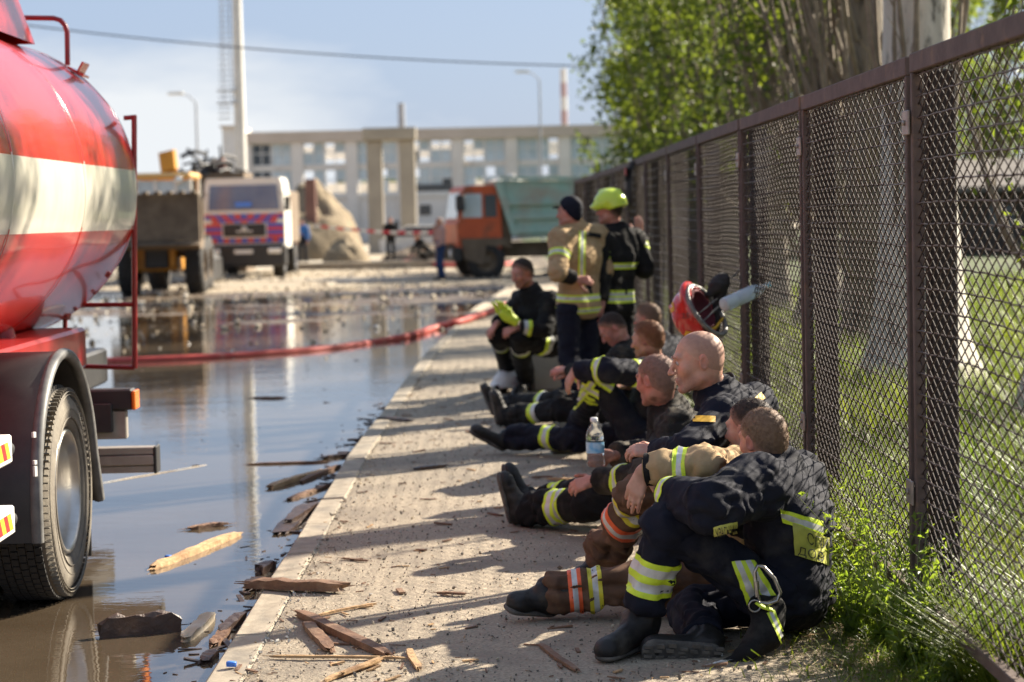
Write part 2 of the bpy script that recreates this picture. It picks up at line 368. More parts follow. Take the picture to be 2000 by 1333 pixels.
# dry bits along the fence foot and on the pavement edge
N = 2600; yy = 6.8 + rng.random(N)*9; xx = 1.22 + np.abs(rng.normal(size=N))*.22
blades('straw', np.stack([xx, yy, -.03 + .02*rng.random(N)], 1), .03 + .07*rng.random(N), .003 + .003*rng.random(N), 2.5 + rng.random(N), m_straw)

# ------------------------------------------------------------------ grit and rubble (uncountable)
def stones(name, P, S, mat, kind='stuff', parent=None):
    """angular stones: squashed, randomly cut octahedra"""
    base = np.array([(1,0,0),(-1,0,0),(0,1,0),(0,-1,0),(0,0,1),(0,0,-1),(.6,.6,.5),(-.6,.6,.45),(.6,-.6,.5),(-.6,-.6,.5)], float)
    F = np.array([(4,0,6),(4,6,2),(4,2,7),(4,7,1),(4,1,9),(4,9,3),(4,3,8),(4,8,0),(0,2,6),(2,1,7),(1,3,9),(3,0,8),(5,2,0),(5,1,2),(5,3,1),(5,0,3)])
    n = len(P); q = rng.normal(size=(n,4)); q /= np.linalg.norm(q, axis=1)[:,None]
    w,x,y_,z = q.T
    Rm = np.stack([1-2*(y_*y_+z*z), 2*(x*y_-z*w), 2*(x*z+y_*w), 2*(x*y_+z*w), 1-2*(x*x+z*z), 2*(y_*z-x*w), 2*(x*z-y_*w), 2*(y_*z+x*w), 1-2*(x*x+y_*y_)], -1).reshape(n,3,3)
    loc = base[None]*(.55+.6*rng.random((n,10,1)))*(np.array([1,.75,.55])[None,None]*(.7+.6*rng.random((n,1,3))))
    v = np.einsum('nij,nkj->nki', Rm, loc)*S[:,None,None] + P[:,None,:]
    f = (np.arange(n)[:,None,None]*10 + F[None]).reshape(-1,3)
    return npmesh(name, v.reshape(-1,3), f, mat, kind=kind, parent=parent, smooth=False)
N = 11000; yy = 6.9 + rng.random(N)**1.6*16; u = rng.random(N)
xx = kx(yy) + .12 + u*(1.45 - kx(yy)); S = .0025 + .006*rng.random(N)**3 + .010*(rng.random(N) > .985)
stones('grit', np.stack([xx, yy, S*.3], 1), S, m_grit)
N = 1500; yy = 6.9 + rng.random(N)*12; xx = kx(yy) + .16 + rng.random(N)*2.2
stones('gravel', np.stack([xx, yy, 0*xx + .002], 1), .004 + .009*rng.random(N)**3, m_stone)
# rubble field on the far road
N = 3600; yy = 25 + rng.random(N)**.7*45; xx = -15 + rng.random(N)*(kx(yy)+14.9)
keep = n2(xx, yy*1.6, .45, 9, 4) + (yy-25)/60 + rng.random(N)*.25 > .12; xx, yy = xx[keep], yy[keep]; S = .015 + .085*rng.random(len(xx))**5 + .02*(yy > 42)*rng.random(len(xx))
zz = np.where(yy < 47, road_z(xx, yy), -.08)
stones('rubble', np.stack([xx, yy, np.maximum(zz, WATER_Z) + S*.3], 1), S, m_stone)
N = 1500; yy = 29 + rng.random(N)*43; xx = -15 + rng.random(N)*(kx(yy)+14.9); S = .02 + .06*rng.random(N)**3
zz = np.where(yy < 47, road_z(xx, yy), -.08)
stones('debris', np.stack([xx, yy, np.maximum(zz, WATER_Z) + 0*S], 1), S*.7, m_wood_d)

# short grass and dry stalks along the near foot of the fence
N = 9000; yy = 6.4 + rng.random(N)**1.4*7; xx = 1.56 - np.abs(rng.normal(size=N))*.20*np.clip(1.5 - (yy-6.4)*.12, .35, 1.5)
blades('short_grass', np.stack([xx, yy, -.035 + 0*xx], 1), .04 + .12*rng.random(N)**2, .004 + .004*rng.random(N), .5 + 1.2*rng.random(N), m_grass)
N = 5000; yy = 6.6 + rng.random(N)**1.5*6; xx = 1.58 - np.abs(rng.normal(size=N))*.17
leaf_cloud('chickweed', np.stack([xx, yy, -.02 + .05*rng.random(N)], 1), .022, m_weed, 'stuff', up=1.0, asp=.6)
N = 1500; yy = 6.9 + rng.random(N)*4; xx = 1.05 + rng.random(N)*.5
blades('dry_stalks', np.stack([xx, yy, -.02 + 0*xx], 1), .05 + .10*rng.random(N), .003 + .003*rng.random(N), 3.0 + rng.random(N), m_straw)

# silt and crumbs washed up along the inner edge of the kerb
N = 1300; yy = 6.9 + rng.random(N)**1.4*16; xx = kx(yy) + .155 + np.abs(rng.normal(size=N))*.07 - .03
stones('crumbs', np.stack([xx, yy, .002 + 0*xx], 1), .003 + .009*rng.random(N)**3, m_stone)
# ------------------------------------------------------------------ wire fence
m_fence = M('fence_paint', (.120,.086,.073), (.080,.057,.049), 9, .7, spec=.25, bump=.15, bscale=60, c3=(.19,.12,.075), s3=7, p3=(.58,.72))
m_wire = M('fence_wire', (.050,.034,.027), (.032,.022,.018), 30, .7, spec=.2)
m_wire2 = M('line_wire', (.095,.07,.06), (.06,.046,.04), 30, .5)  # paler than the diamond wires: their lit look is put into the colour
m_post = M('post_steel', (.036,.028,.025), (.024,.019,.017), 8, .75, spec=.2, bump=.2, bscale=40)
m_clip = M('clip_steel', (.34,.29,.25), (.22,.185,.16), 20, .5, metal=.4)
FY = [4.95, 7.52, 10.12, 12.62, 15.2, 17.8, 20.4, 23.1, 25.8, 28.5, 31.5, 34.5]
def fx(y): return float(np.interp(y, [0, 26, 36], [1.56, 1.56, 1.42]))
ZB, ZT = .20, 2.23
fence = thing('wire_fence', 'tall brown wire mesh fence running along the pavement', 'fence', (1.56, 5, 0))
def panel_mesh(L):
    """diamond wire lattice with twisted line wires; local: x = out of plane, y = along, z = up"""
    b = MB(); h = ZT - ZB - .10; w_, h_ = .108, .052; r = .0029; sl = h_ / w_
    def clip(y0, z0, dirn):
        # line z = z0 + dirn*sl*(y-y0) inside [0,L]x[0,h]
        pts = []
        ya, yb = 0, L; za = z0 + dirn*sl*(ya - y0); zb = z0 + dirn*sl*(yb - y0)
        def yz(z): return y0 + (z - z0)/(dirn*sl)
        lo_, hi_ = min(yz(0), yz(h)), max(yz(0), yz(h)); ya, yb = max(ya, lo_), min(yb, hi_)
        if yb - ya < .02: return None
        return (ya, z0 + dirn*sl*(ya-y0)), (yb, z0 + dirn*sl*(yb-y0))
    n = int((L + h/sl)/w_) + 2
    for d in (1, -1):
        for k in range(n):
            y0 = k*w_ - (h/sl if d > 0 else 0); c = clip(y0, 0, d)
            if c: b.tube([(d*.002, c[0][0], c[0][1]), (d*.002, c[1][0], c[1][1])], r, 4, cap=False)
    z = .04
    while z < h:
        m = int(L/.054); ph = random.random()
        b.tube([(-.003+.003*(1 if (i % 2) else -1), L*i/m, z + .0012*(1 if (i//2) % 2 else -1)) for i in range(m+1)], [.0036 if i % 2 else .0028 for i in range(m+1)], 4, cap=False, mi=1)
        z += .0775
    return b
_pm = {}
for i in range(len(FY) - 1):
    y0, y1 = FY[i] + .035, FY[i+1] - .035; L_ = y1 - y0; xa, xb = fx(y0), fx(y1); zt = ZT + random.uniform(-.006, .006)
    ang = math.atan2(xa - xb, L_); key = (round(L_, 2), i if i < 6 else 0)
    def P(px, py, pz): return (xa + px*math.cos(ang) + (xb-xa)*py/L_, y0 + py, pz)
    # frame bars: top rail, bottom rail, two stiles
    for nm, lo, hi in (('top_rail', (-.022, 0, zt-.070), (.022, L_, zt)), ('bottom_rail', (-.02, 0, ZB), (.02, L_, ZB+.045)),
                       ('stile', (-.02, 0, ZB+.045), (.02, .036, zt-.070)), ('stile', (-.02, L_-.036, ZB+.045), (.02, L_, zt-.070))):
        b = MB(); b.cbox(lo, hi, .004); b.v = [P(*q) for q in b.v]; b.build(nm, m_fence, fence)
    if key not in _pm:
        b = panel_mesh(L_ - .07); s1, s2, a_ = random.random()*6, random.random()*6, random.uniform(-.022, .022)
        b.v = [(q[0] + a_*math.sin(math.pi*q[1]/L_)*math.sin(math.pi*q[2]/1.9) + .006*math.sin(q[1]*3.1+s1)*math.sin(q[2]*4.3+s2), q[1], q[2] + .008*math.sin(q[1]*2.3+s2)*math.sin(math.pi*q[2]/1.9)) for q in b.v]
        ob = b.build('wire_mesh', [m_wire, m_wire2]); _pm[key] = ob.data; COL.objects.unlink(ob); bpy.data.objects.remove(ob)
    o = link('wire_mesh', _pm[key], fence)
    o.location = Vector(P(0, .035, ZB + .05)) - BASE['wire_fence']; o.rotation_euler = (0, 0, ang)
for i, y in enumerate(FY):
    x = fx(y)
    b = MB(); b.cbox((x+.045, y-.05, -.4), (x+.145, y+.05, ZT-.06), .006); b.build('post', m_post, fence)
    for z in (ZT-.25, .62):
        c = MB(); c.cbox((x-.034, y-.055, z-.045), (x-.024, y+.055, z+.045), .003); c.box((x-.024, y-.02, z-.02), (x+.05, y+.02, z+.02)); cl = c.build('clip', m_clip, fence)
        c2 = MB(); c2.lathe([(0,.0),(.011,.0),(.011,-.009),(0,-.009)], (x-.034, y, z), (1,0,0), 6); c2.build('bolt', m_clip, cl)
# ------------------------------------------------------------------ fire tanker
m_red = M('red_paint', (.60,.030,.016), (.52,.024,.014), 3, .22, coat=.55, c3=(.46,.05,.03), s3=2.2, p3=(.6,.8), bump=.10, bscale=2.2, stretch=(2.5,1.2,.55), bdist=.03)
m_cream = M('cream_paint', (.70,.665,.56), (.63,.59,.48), 4, .22, coat=.5, c3=(.60,.55,.43), s3=3, p3=(.62,.8), stretch=(2.5,1.2,.55), bdist=.03, bump=.07, bscale=2.2)
m_dred = M('frame_red', (.33,.012,.012), (.24,.01,.01), 8, .35, coat=.3)
m_tyre = M('tyre_rubber', (.20,.175,.135), (.14,.12,.095), 12, .85, bump=.2, bscale=50, c3=(.18,.155,.12), s3=3)
m_tread = M('tread_rubber', (.02,.019,.018), (.035,.031,.027), 16, .85)
m_rim = M('aluminium_rim', (.62,.60,.56), (.48,.45,.40), 6, .28, metal=.95, rough2=.42)
m_guard = M('black_plastic', (.022,.021,.021), (.035,.032,.030), 7, .5, c3=(.06,.055,.05), s3=3, p3=(.55,.8), bump=.05, bscale=120)
m_lip = M('guard_lip', (.16,.155,.145), (.09,.088,.083), 14, .5)
m_alu = M('aluminium_rail', (.44,.40,.34), (.34,.30,.25), 9, .45, metal=.5)
m_black = M('black_steel', (.018,.018,.019), (.03,.028,.026), 9, .5)
m_orange = M('orange_lens', (.85,.20,.02), rough=.2, coat=.5)
m_white = M('white_paint', (.75,.74,.70), (.66,.64,.58), 12, .5)
m_tred = M('tape_red', (.65,.03,.03), rough=.35); m_tyel = M('tape_yellow', (.75,.50,.04), rough=.35)
TX, TZ, TR, TE = -3.22, 1.91, .945, 13.3
tk = thing('fire_tanker', 'red fire tanker truck with a cream stripe round its tank standing in the flood water', 'fire truck', (-3.2, 10, WATER_Z))
def arc_shell(r, y0, y1, z_lo, z_hi, mi, n=18):
    """the bands of the tank's barrel between two heights, on the right side and the left side"""
    pass
def barrel(name, mat, zs, y0, y1, r):
    b = MB(); a_lo = math.asin(max(-1, min(1, (zs[0]-TZ)/TR))); a_hi = math.asin(max(-1, min(1, (zs[1]-TZ)/TR)))
    nu = max(4, int((a_hi-a_lo)/R(4))); nv = 22
    for sd in (1, -1):
        vs = []; fs = []
        for j in range(nv+1):
            yv = y0 + (y1-y0)*j/nv
            for i in range(nu+1):
                a = a_lo + (a_hi-a_lo)*i/nu
                dent = .0035*math.sin(yv*3.1+a*4)*math.sin(yv*1.7) + .004*math.sin(a*7+yv*.8)
                vs.append((TX + sd*(r+dent)*math.cos(a), yv, TZ + (r+dent)*math.sin(a)))
        for j in range(nv):
            for i in range(nu):
                q = (j*(nu+1)+i, (j+1)*(nu+1)+i, (j+1)*(nu+1)+i+1, j*(nu+1)+i+1); fs.append(q[::-1] if sd > 0 else q)
        b.add(vs, fs, 0, True)
    return b.build(name, mat, tk)
Y0T, Y1T = 8.0, TE
barrel('tank_top', m_red, (2.02, TZ+TR), Y0T, Y1T, TR)
barrel('cream_stripe', m_cream, (1.64, 2.02), Y0T, Y1T, TR)
barrel('tank_belly', m_red, (TZ-TR, 1.64), Y0T, Y1T, TR)
b = MB(); b.lathe([(TR,0),(TR*.97,.05),(TR*.8,.13),(TR*.45,.19),(0,.21)], (TX, TE, TZ), (0,1,0), 48); b.build('tank_end', m_red, tk)
b = MB(); b.lathe([(TR,0),(TR*.97,.05),(TR*.8,.13),(TR*.45,.19),(0,.21)], (TX, Y0T, TZ), (0,-1,0), 48); b.build('tank_end', m_red, tk)
for y in (9.85, 11.6, TE-.06):
    b = MB(); b.lathe([(TR+.004,-.006),(TR+.0065,-.003),(TR+.0065,.003),(TR+.004,.006)], (TX, y, TZ), (0,1,0), 96)
    # a weld bead takes the colour of the band it crosses
    me = b; zc = [sum(b.v[i][2] for i in f)/len(f) for f in b.f]; b.m = [1 if 1.64 < z < 2.02 else 0 for z in zc]; b.build('weld_bead', [m_red, m_cream], tk)
# row of drain holes' bolts low on the barrel
for (px, py) in ((113,587),(135,583),(175,560),(205,533),(208,530),(60,612),(65,610)):
    p = at(px, py, 13.2); a = math.atan2(p.z-TZ, p.x-TX); c = Vector((TX+math.cos(a)*TR, 13.15, TZ+math.sin(a)*TR))
    b = MB(); b.lathe([(0,.012),(.012,.012),(.016,0)], c, (math.cos(a),0,math.sin(a)), 8); b.build('bolt', m_dred, tk)
# hatch box on the crown
b = MB(); cx, cy = -3.02, 12.35; zt = 3.14; zb = 2.80
lo = [(-.45,-.75),(.23,-.75),(.23,.45),(-.45,.45)]; hi = [(-.36,-.66),(.13,-.66),(.13,.36),(-.36,.36)]
b.add([(cx+x,cy+y_,zb) for x,y_ in lo]+[(cx+x,cy+y_,zt) for x,y_ in hi], [(4,5,6,7),(0,1,5,4),(1,2,6,5),(2,3,7,6),(3,0,4,7)]); hb = b.build('hatch_box', m_red, tk)
b = MB(); b.cbox((cx-.39,cy-.69,zt+.002),(cx+.16,cy+.39,zt+.05),.012); b.build('hatch_lid', m_red, hb)
# tube hand rail on the crown
b = MB(); rp = [at(40,35,TE), at(105,36,TE), at(118,40,TE), at(127,50,TE), at(131,64,TE), at(132,128,TE)]; b.tube(rp, .017, 10); b.build('hand_rail', m_dred, tk)
c = at(153,142,TE-.1); b = MB(); b.obox(c, ((.85,0,-.5),(0,1,0),(.5,0,.85)), (.055,.10,.008)); b.obox(c+Vector((.03,0,.025)), ((.5,0,.85),(0,1,0),(-.85,0,.5)), (.04,.10,.006)); b.build('bracket', m_red, tk)
# side frame of tube at the far end
fr = [((262,226),(263,720)),((130,597),(263,595)),((127,600),(127,716)),((125,715),(263,719)),((242,231),(266,229))]
for a_, b_ in fr:
    b = MB(); b.tube([at(*a_,TE+.02), at(*b_,TE+.02)], .016 if a_[0] != 262 else .018, 10); b.build('frame_tube', m_dred, tk)
b = MB(); b.lathe([(0,-.06),(.075,-.06),(.075,.05),(.06,.06)], at(118,604,TE-.02), (.2,0,1), 20); b.build('drain_boss', m_dred, tk)
b = MB(); p0, p1, p2 = at(20,640,11.6), at(8,680,11.6), at(5,720,11.6); b.tube([p0+Vector((-.1,0,.1)), p1, p2], .06, 10, flat=1.4); b.build('support_leg', m_dred, tk)
# chassis, mudguard, wheels
b = MB(); b.cbox((-3.75,5.6,.55),(-2.75,14.6,.80),.02); b.build('chassis', m_black, tk)
b = MB(); b.cbox((-3.9,8.6,.80),(-2.5,12.6,1.05),.02); b.build('tank_cradle', m_dred, tk)
WY, WZ, WX = 9.52, .438, -1.985
def wheel(wy, wx, outer):
    w = MB(); r_o, r_i = .498, .292
    prof = [(r_i,-.035),(r_i+.015,-.012),(r_i+.06,.0),(r_i+.10,.004),(r_i+.145,-.006),(r_o-.035,-.028),(r_o-.022,-.034),(r_o-.014,-.05),(r_o-.012,-.26),(r_o-.04,-.29),(r_i,-.27)]
    w.lathe(prof, (wx, wy, WZ), (1,0,0), 96); ty = w.build('tyre', m_tyre, tk)
    # circular ribs on the side wall
    g = MB()
    for rr in (.345,.385,.452,.466): g.lathe([(rr-.003,.0005),(rr,.0065),(rr+.003,.0005)], (wx, wy, WZ), (1,0,0), 96)
    for k in range(90):
        a = 2*math.pi*k/90; c = Vector((wx-.018, wy+math.cos(a)*.474, WZ+math.sin(a)*.474)); g.obox(c, ((1,0,0),(0,-math.sin(a),math.cos(a)),(0,math.cos(a),math.sin(a))), (.016,.0025,.012))
    g.build('sidewall_rib', m_tyre, ty)
    t = MB(); nb = 74
    for k in range(nb):
        for j in range(6):
            a = 2*math.pi*(k + .5*(j % 2))/nb; xx_ = wx - .062 - j*.037
            c = Vector((xx_, wy+math.cos(a)*.488, WZ+math.sin(a)*.488)); t.obox(c, ((1,0,0),(0,-math.sin(a),math.cos(a)),(0,math.cos(a),math.sin(a))), (.0155,.017,.012))
    t.build('tread', m_tread, ty)['kind'] = 'stuff'
    rm = MB(); d = -.17 if outer else -.03
    rm.lathe([(r_i+.004,-.03),(r_i-.004,-.012),(r_i-.014,-.008),(r_i-.024,-.02),(r_i-.035,-.06),(r_i-.045,d),(r_i-.075,d-.02),(.11,d-.03),(.10,d+.02),(.075,d+.03),(0,d+.03)], (wx, wy, WZ), (1,0,0), 72); ri = rm.build('rim', m_rim, tk)
    nu = MB()
    for k in range(10):
        a = 2*math.pi*k/10; nu.lathe([(0,.035),(.014,.035),(.017,0)], (wx+d-.025, wy+.165*math.cos(a), WZ+.165*math.sin(a)), (1,0,0), 6)
    nu.build('wheel_nuts', m_rim, ri)
    return ty
wheel(WY, WX, True); wheel(WY, WX-.34, False); wheel(WY, WX-2.12, False); wheel(WY, WX-2.46, False)
# raised lettering on the side wall of the outer tyre
def flat_text(s, size, mat, name, parent, frame, depth=.004, bold=0):
    """lettering as flat raised mesh; frame(u, v) -> world point"""
    cu = bpy.data.curves.new(name, 'FONT'); cu.body = s; cu.size = size; cu.align_x = 'CENTER'; cu.align_y = 'CENTER'; cu.offset = bold; cu.resolution_u = 3
    o = bpy.data.objects.new(name, cu); COL.objects.link(o); bpy.context.view_layer.update()
    me = bpy.data.meshes.new_from_object(o.evaluated_get(bpy.context.evaluated_depsgraph_get())); bpy.data.objects.remove(o)
    vs = [frame(v.co.x, v.co.y) for v in me.vertices]; fs = [tuple(p.vertices) for p in me.polygons]; b = MB(); b.add(vs, fs); return b.build(name, mat, parent)
_ty = [o for o in tk.children if o.name.startswith('tyre')][0]
def side(u, v, r0=.405, a0=R(12)):
    a = a0 + u/r0; r = r0 + v*-1; return Vector((WX+.0075, WY + math.cos(a)*(r0+v), WZ + math.sin(-a)*(r0+v)))
m_letter = M('tyre_letter', (.05,.044,.038), rough=.8)
flat_text('MV-CRS G', .052, m_letter, 'lettering', _ty, lambda u, v: side(u, v, a0=R(-28)))
flat_text('REGROOVABLE', .022, m_letter, 'lettering', _ty, lambda u, v: side(u, v, a0=R(62)))
# mudguard shell
g = MB(); rg = .655; cxs = (-2.74, -2.02); n = 30; vs = []; fs = []
pth = [(WY-rg, .30), (WY-rg, .405)] + [(WY + rg*math.cos(a), WZ + rg*math.sin(a)) for a in np.linspace(math.pi, .18, n)] + [(WY+rg*1.18, .30)]
pin = [(WY-rg+.02, .30), (WY-rg+.02, .405)] + [(WY + (rg-.02)*math.cos(a), WZ + (rg-.02)*math.sin(a)) for a in np.linspace(math.pi, .18, n)] + [(WY+rg*1.18-.02, .29)]
for q in (pth, pin):
    for (yv, zv) in q: vs += [(cxs[0], yv, zv), (cxs[1], yv, zv)]
K = len(pth)
for i in range(K-1):
    a, c = 2*i, 2*(K+i); fs += [(a, a+2, a+3, a+1), (c, c+1, c+3, c+2), (a, c, c+2, a+2)]
g.add(vs, fs, 0, True); mg = g.build('mudguard', m_guard, tk)
l = MB(); l.tube([(cxs[1]+.016, yv, zv) for yv, zv in [( (a[0]+c[0])/2, (a[1]+c[1])/2 ) for a, c in zip(pth, pin)]], .026, 8, flat=1.1); l.build('guard_lip', m_lip, mg)
f_ = MB(); f_.cbox((-2.62, WY+.80, .0), (-2.06, WY+.815, .48), .004); f_.build('mud_flap', m_guard, tk)
for (a, c) in (((72,880),.010),((80,905),.018),((82,890),.008)): pass
# scuffs: bare patches on the lip
for (py, s_) in ((905,.022),(835,.012),(888,.009)):
    pz = 1.68-(py-437)/440; ys = WY-rg+.004
    b = MB(); b.obox((cxs[1]+.022, ys-.018, pz), ((1,-.6,0),(.6,1,0),(0,0,1)), (.006,.008,s_)); b.build('scuff', m_white, mg)
# side guard rails with striped tape at their ends
for zc in (.752, .455):
    b = MB(); b.cbox((-2.10, 5.9, zc-.06), (-2.02, 8.54, zc+.06), .008); rl = b.build('side_rail', m_white, tk)
    for k in range(7):
        y0 = 8.50 - k*.062; t = MB(); sk = .045
        t.add([(-2.017,y0,zc-.036),(-2.017,y0-.06,zc-.036),(-2.017,y0-.06-sk,zc+.036),(-2.017,y0-sk,zc+.036)], [(0,1,2,3),(3,2,1,0)][1:], 0); t.build('tape_stripe', m_tred if k % 2 else m_tyel, rl)
    e = MB(); e.lathe([(0,.09),(.03,.09),(.034,.07),(.034,0)], (-2.06, 8.54, zc-.01), (0,1,0), 16); e.build('end_stop', m_black, rl)
# lamp beam and under-run beam at the far side of the wheel
b = MB(); b.cbox((-4.3,11.18,.66),(-1.98,11.30,.775),.01); lb = b.build('lamp_beam', m_black, tk)
b = MB(); b.cbox((-1.982,11.17,.66),(-1.962,11.31,.765),.005); b.build('orange_reflector', m_orange, lb)
b = MB(); b.cbox((-2.5,11.2,.50),(-2.02,11.26,.657),.006); b.build('beam_plate', m_alu, lb)
b = MB(); b.cbox((-2.55,11.155,.54),(-2.09,11.198,.70),.006); b.build('lamp_box', m_guard, lb)
b = MB()
for (z0, z1, d) in ((.305,.345,0),(.348,.402,-.012),(.405,.445,0)): b.cbox((-4.4,11.25+d,z0),(-1.885,11.36,z1),.004)
ub = b.build('bumper_beam', m_alu, tk)
b = MB(); b.cbox((-1.885,11.24,.30),(-1.868,11.37,.45),.004); b.build('end_cap', m_black, ub)
# cab beyond the left frame edge so that the truck is whole
# ------------------------------------------------------------------ far setting
m_bld = M('building_plaster', (.82,.76,.68), (.72,.66,.58), .5, .9, c3=(.42,.34,.27), s3=.25, p3=(.55,.7))
m_bld2 = M('building_stone', (.62,.52,.43), (.54,.45,.36), .5, .9)
m_pale = M('pale_render', (.82,.79,.73), (.74,.70,.63), .6, .9)
m_glass = M('window_glass', (.55,.64,.68), (.38,.46,.48), .8, .12, spec=.9)
m_glassd = M('dark_window', (.03,.045,.06), (.05,.06,.07), 1.2, .15)
m_frame = M('window_frame', (.72,.72,.69), (.62,.61,.58), 2, .6)
m_conc = M('gate_concrete', (.42,.37,.29), (.33,.29,.23), .8, .9, bump=.3, bscale=5)
m_mast = M('mast_paint', (.70,.68,.62), (.58,.56,.50), 1.5, .6)
m_grey = M('grey_steel', (.38,.39,.41), (.30,.31,.33), 2, .6)
m_dirt = M('earth_heap', (.25,.195,.12), (.17,.13,.08), 1.2, .95, bump=.8, bscale=4, bdist=.1)
m_rust = M('rusty_steel', (.16,.075,.06), (.22,.11,.08), 3, .8)
m_ylw = M('machine_yellow', (.62,.28,.02), (.48,.21,.02), 3, .45)
m_mud = M('muddy_steel', (.19,.14,.09), (.12,.085,.055), 3, .85, bump=.3, bscale=8)
m_cabw = M('cab_white', (.82,.79,.71), (.76,.72,.63), 2, .35)
m_blue = M('cab_blue', (.07,.095,.44), rough=.35); m_cred = M('cab_red', (.60,.045,.055), rough=.35)
m_lblue = M('beacon_blue', (.08,.25,.75), rough=.3)
m_oran = M('cab_orange', (.58,.105,.03), (.46,.08,.025), 2, .5, c3=(.16,.07,.04), s3=1.5, p3=(.52,.7))
m_bedg = M('bed_green', (.28,.46,.39), (.38,.49,.41), 1.6, .6, c3=(.36,.33,.26), s3=1.1, p3=(.45,.65))
m_lamp = M('lamp_glass', (.9,.88,.8), rough=.1, coat=1)

# building beyond the square
BY = 140.0
def bx(px): return at(px, 424, BY).x
def bz(py, px=850): return at(px, py, BY).z
bd = thing('derelict_building', 'long pale two storey building with rows of tall open windows across the far end', 'building', (bx(850), BY, -.1))
x0, x1 = bx(484), bx(1225); zt = bz(251); z0 = -.3
b = MB(); b.box((x0-.3, BY-.35, zt-.75), (x1, BY+.9, zt)); b.build('parapet', m_bld2, bd)
cols_px = [484, 584, 690, 790, 897, 1002, 1106, 1210]
for p in cols_px:
    x = bx(p); b = MB(); b.box((x-.38, BY-.2, z0), (x+.38, BY+.5, zt-.75)); b.build('pier', m_bld, bd)
zs = [bz(268), bz(318), bz(338), bz(378)]
b = MB(); b.box((x0, BY+.05, z0), (x1, BY+.45, bz(378))); b.build('lower_wall', m_bld, bd)
b = MB(); b.box((x0, BY-.08, bz(383)), (x1, BY+.05, bz(374))); b.build('string_course', m_pale, bd)
b = MB(); b.box((x0, BY+8.6, z0), (x1, BY+9, bz(350))); b.build('rear_wall', m_pale, bd)
b = MB(); b.box((x0, BY+8.6, bz(300)), (x1, BY+9, zt-.76)); b.build('rear_wall', m_pale, bd)
for i in range(len(cols_px)-1):
    xa, xb = bx(cols_px[i])+.38, bx(cols_px[i+1])-.38; xm = (xa+xb)/2
    b = MB(); b.box((xa, BY+.08, bz(326)), (xb, BY+.30, bz(318))); b.build('spandrel', m_bld, bd)
    for (za, zb) in ((bz(375), bz(326)), (bz(318), zt-.76)):
        for k, (u, w) in enumerate(((xa, xm), (xm, xb))):
            fr = MB(); t = .09
            fr.box((u,BY+.1,za),(u+t,BY+.25,zb)); fr.box((w-t,BY+.1,za),(w,BY+.25,zb)); fr.box((u+t,BY+.1,za),(w-t,BY+.25,za+t)); fr.box((u+t,BY+.1,zb-t),(w-t,BY+.25,zb))
            um = (u+w)/2; fr.box((um-.04,BY+.12,za+t),(um+.04,BY+.23,zb-t)); zm = za+(zb-za)*.55; fr.box((u+t,BY+.13,zm-.04),(um-.04,BY+.22,zm+.04)); fr.box((um+.04,BY+.13,zm-.04),(w-t,BY+.22,zm+.04))
            wf = fr.build('window', m_frame, bd)
            for (ua, ub) in ((u+t, um-.04), (um+.04, w-t)):
                for (va, vb) in ((za+t, zm-.04), (zm+.04, zb-t)):
                    r_ = random.random()
                    if r_ < .55 or (i == 0 and zb > 5):
                        p = MB(); p.box((ua, BY+.16, va), (ub, BY+.18, vb)); p.build('pane', m_glassd if (r_ < .04 or (i == 0 and k == 0)) else m_glass, wf)
for (pa, pb, qa, qb, mm) in ((815,885,360,376,m_glassd),(640,690,396,430,m_pale),(770,782,430,455,m_glassd),(820,842,400,420,m_glassd)):
    b = MB(); b.box((bx(pa), BY-.02, bz(qb)), (bx(pb), BY+.05, bz(qa))); b.build('sign_board' if mm is m_glassd else 'panel', mm, bd)
tw = thing('stair_tower', 'pale square tower standing at the end of the long building behind the mast', 'tower', (bx(462), BY+1, -.1))
b = MB(); b.box((bx(441), BY-.5, z0), (x0-.32, BY+6, bz(250,460))); b.build('wall', m_pale, tw)
b = MB(); b.box((bx(437), BY-.7, bz(250,460)+.001), (x0-.31, BY+6.2, bz(246,460))); b.build('roof', m_bld2, tw)

# concrete gate frame before the building
gt = thing('concrete_gateway', 'tall concrete gateway of two square columns under a heavy top slab', 'gateway', (at(768,500,100).x, 100, -.1))
def gx(p): return at(p, 424, 100).x
for (a, c) in ((720,750),(783,814)):
    b = MB(); b.cbox((gx(a), 99.6, -.4), (gx(c), 100.4, at(768,276,100).z), .04); b.build('column', m_conc, gt)
b = MB(); b.cbox((gx(713), 99.4, at(768,275,100).z), (gx(817), 100.6, at(768,250,100).z), .04); b.build('top_slab', m_conc, gt)

# poles, chimneys, lamps, cable
MY = 80
mst = thing('mast', 'thick white steel mast with a ladder rising behind the parked truck', 'mast', tuple(at(470,500,MY)[:2]) + (-.1,))
pa, pb = at(461,-60,MY), at(474,470,MY); pb.z = -.3
b = MB(); b.tube([pa, pb], [.17,.27], 16); b.build('pole', m_mast, mst)
b = MB()
for k in (-.30, -.62): b.tube([pa+Vector((k,0,0)), at(472,205,MY)+Vector((k-.06,0,0))], .018, 6)
lad = b.build('ladder_rail', m_grey, mst); lad['kind'] = 'stuff'
for k in range(24):
    p = at(460, -10+k*10.5, MY); b = MB(); b.tube([p+Vector((-.66,0,0)), p+Vector((-.18,0,0))], .028, 5); b.build('rung', m_grey, mst)
p = at(440,190,MY); b = MB(); b.box((p.x-.30,MY-.3,p.z-.26),(p.x+.45,MY+.3,p.z-.22)); b.box((p.x-.30,MY-.3,p.z+.22),(p.x+.45,MY+.3,p.z+.25)); b.build('platform', m_grey, mst)
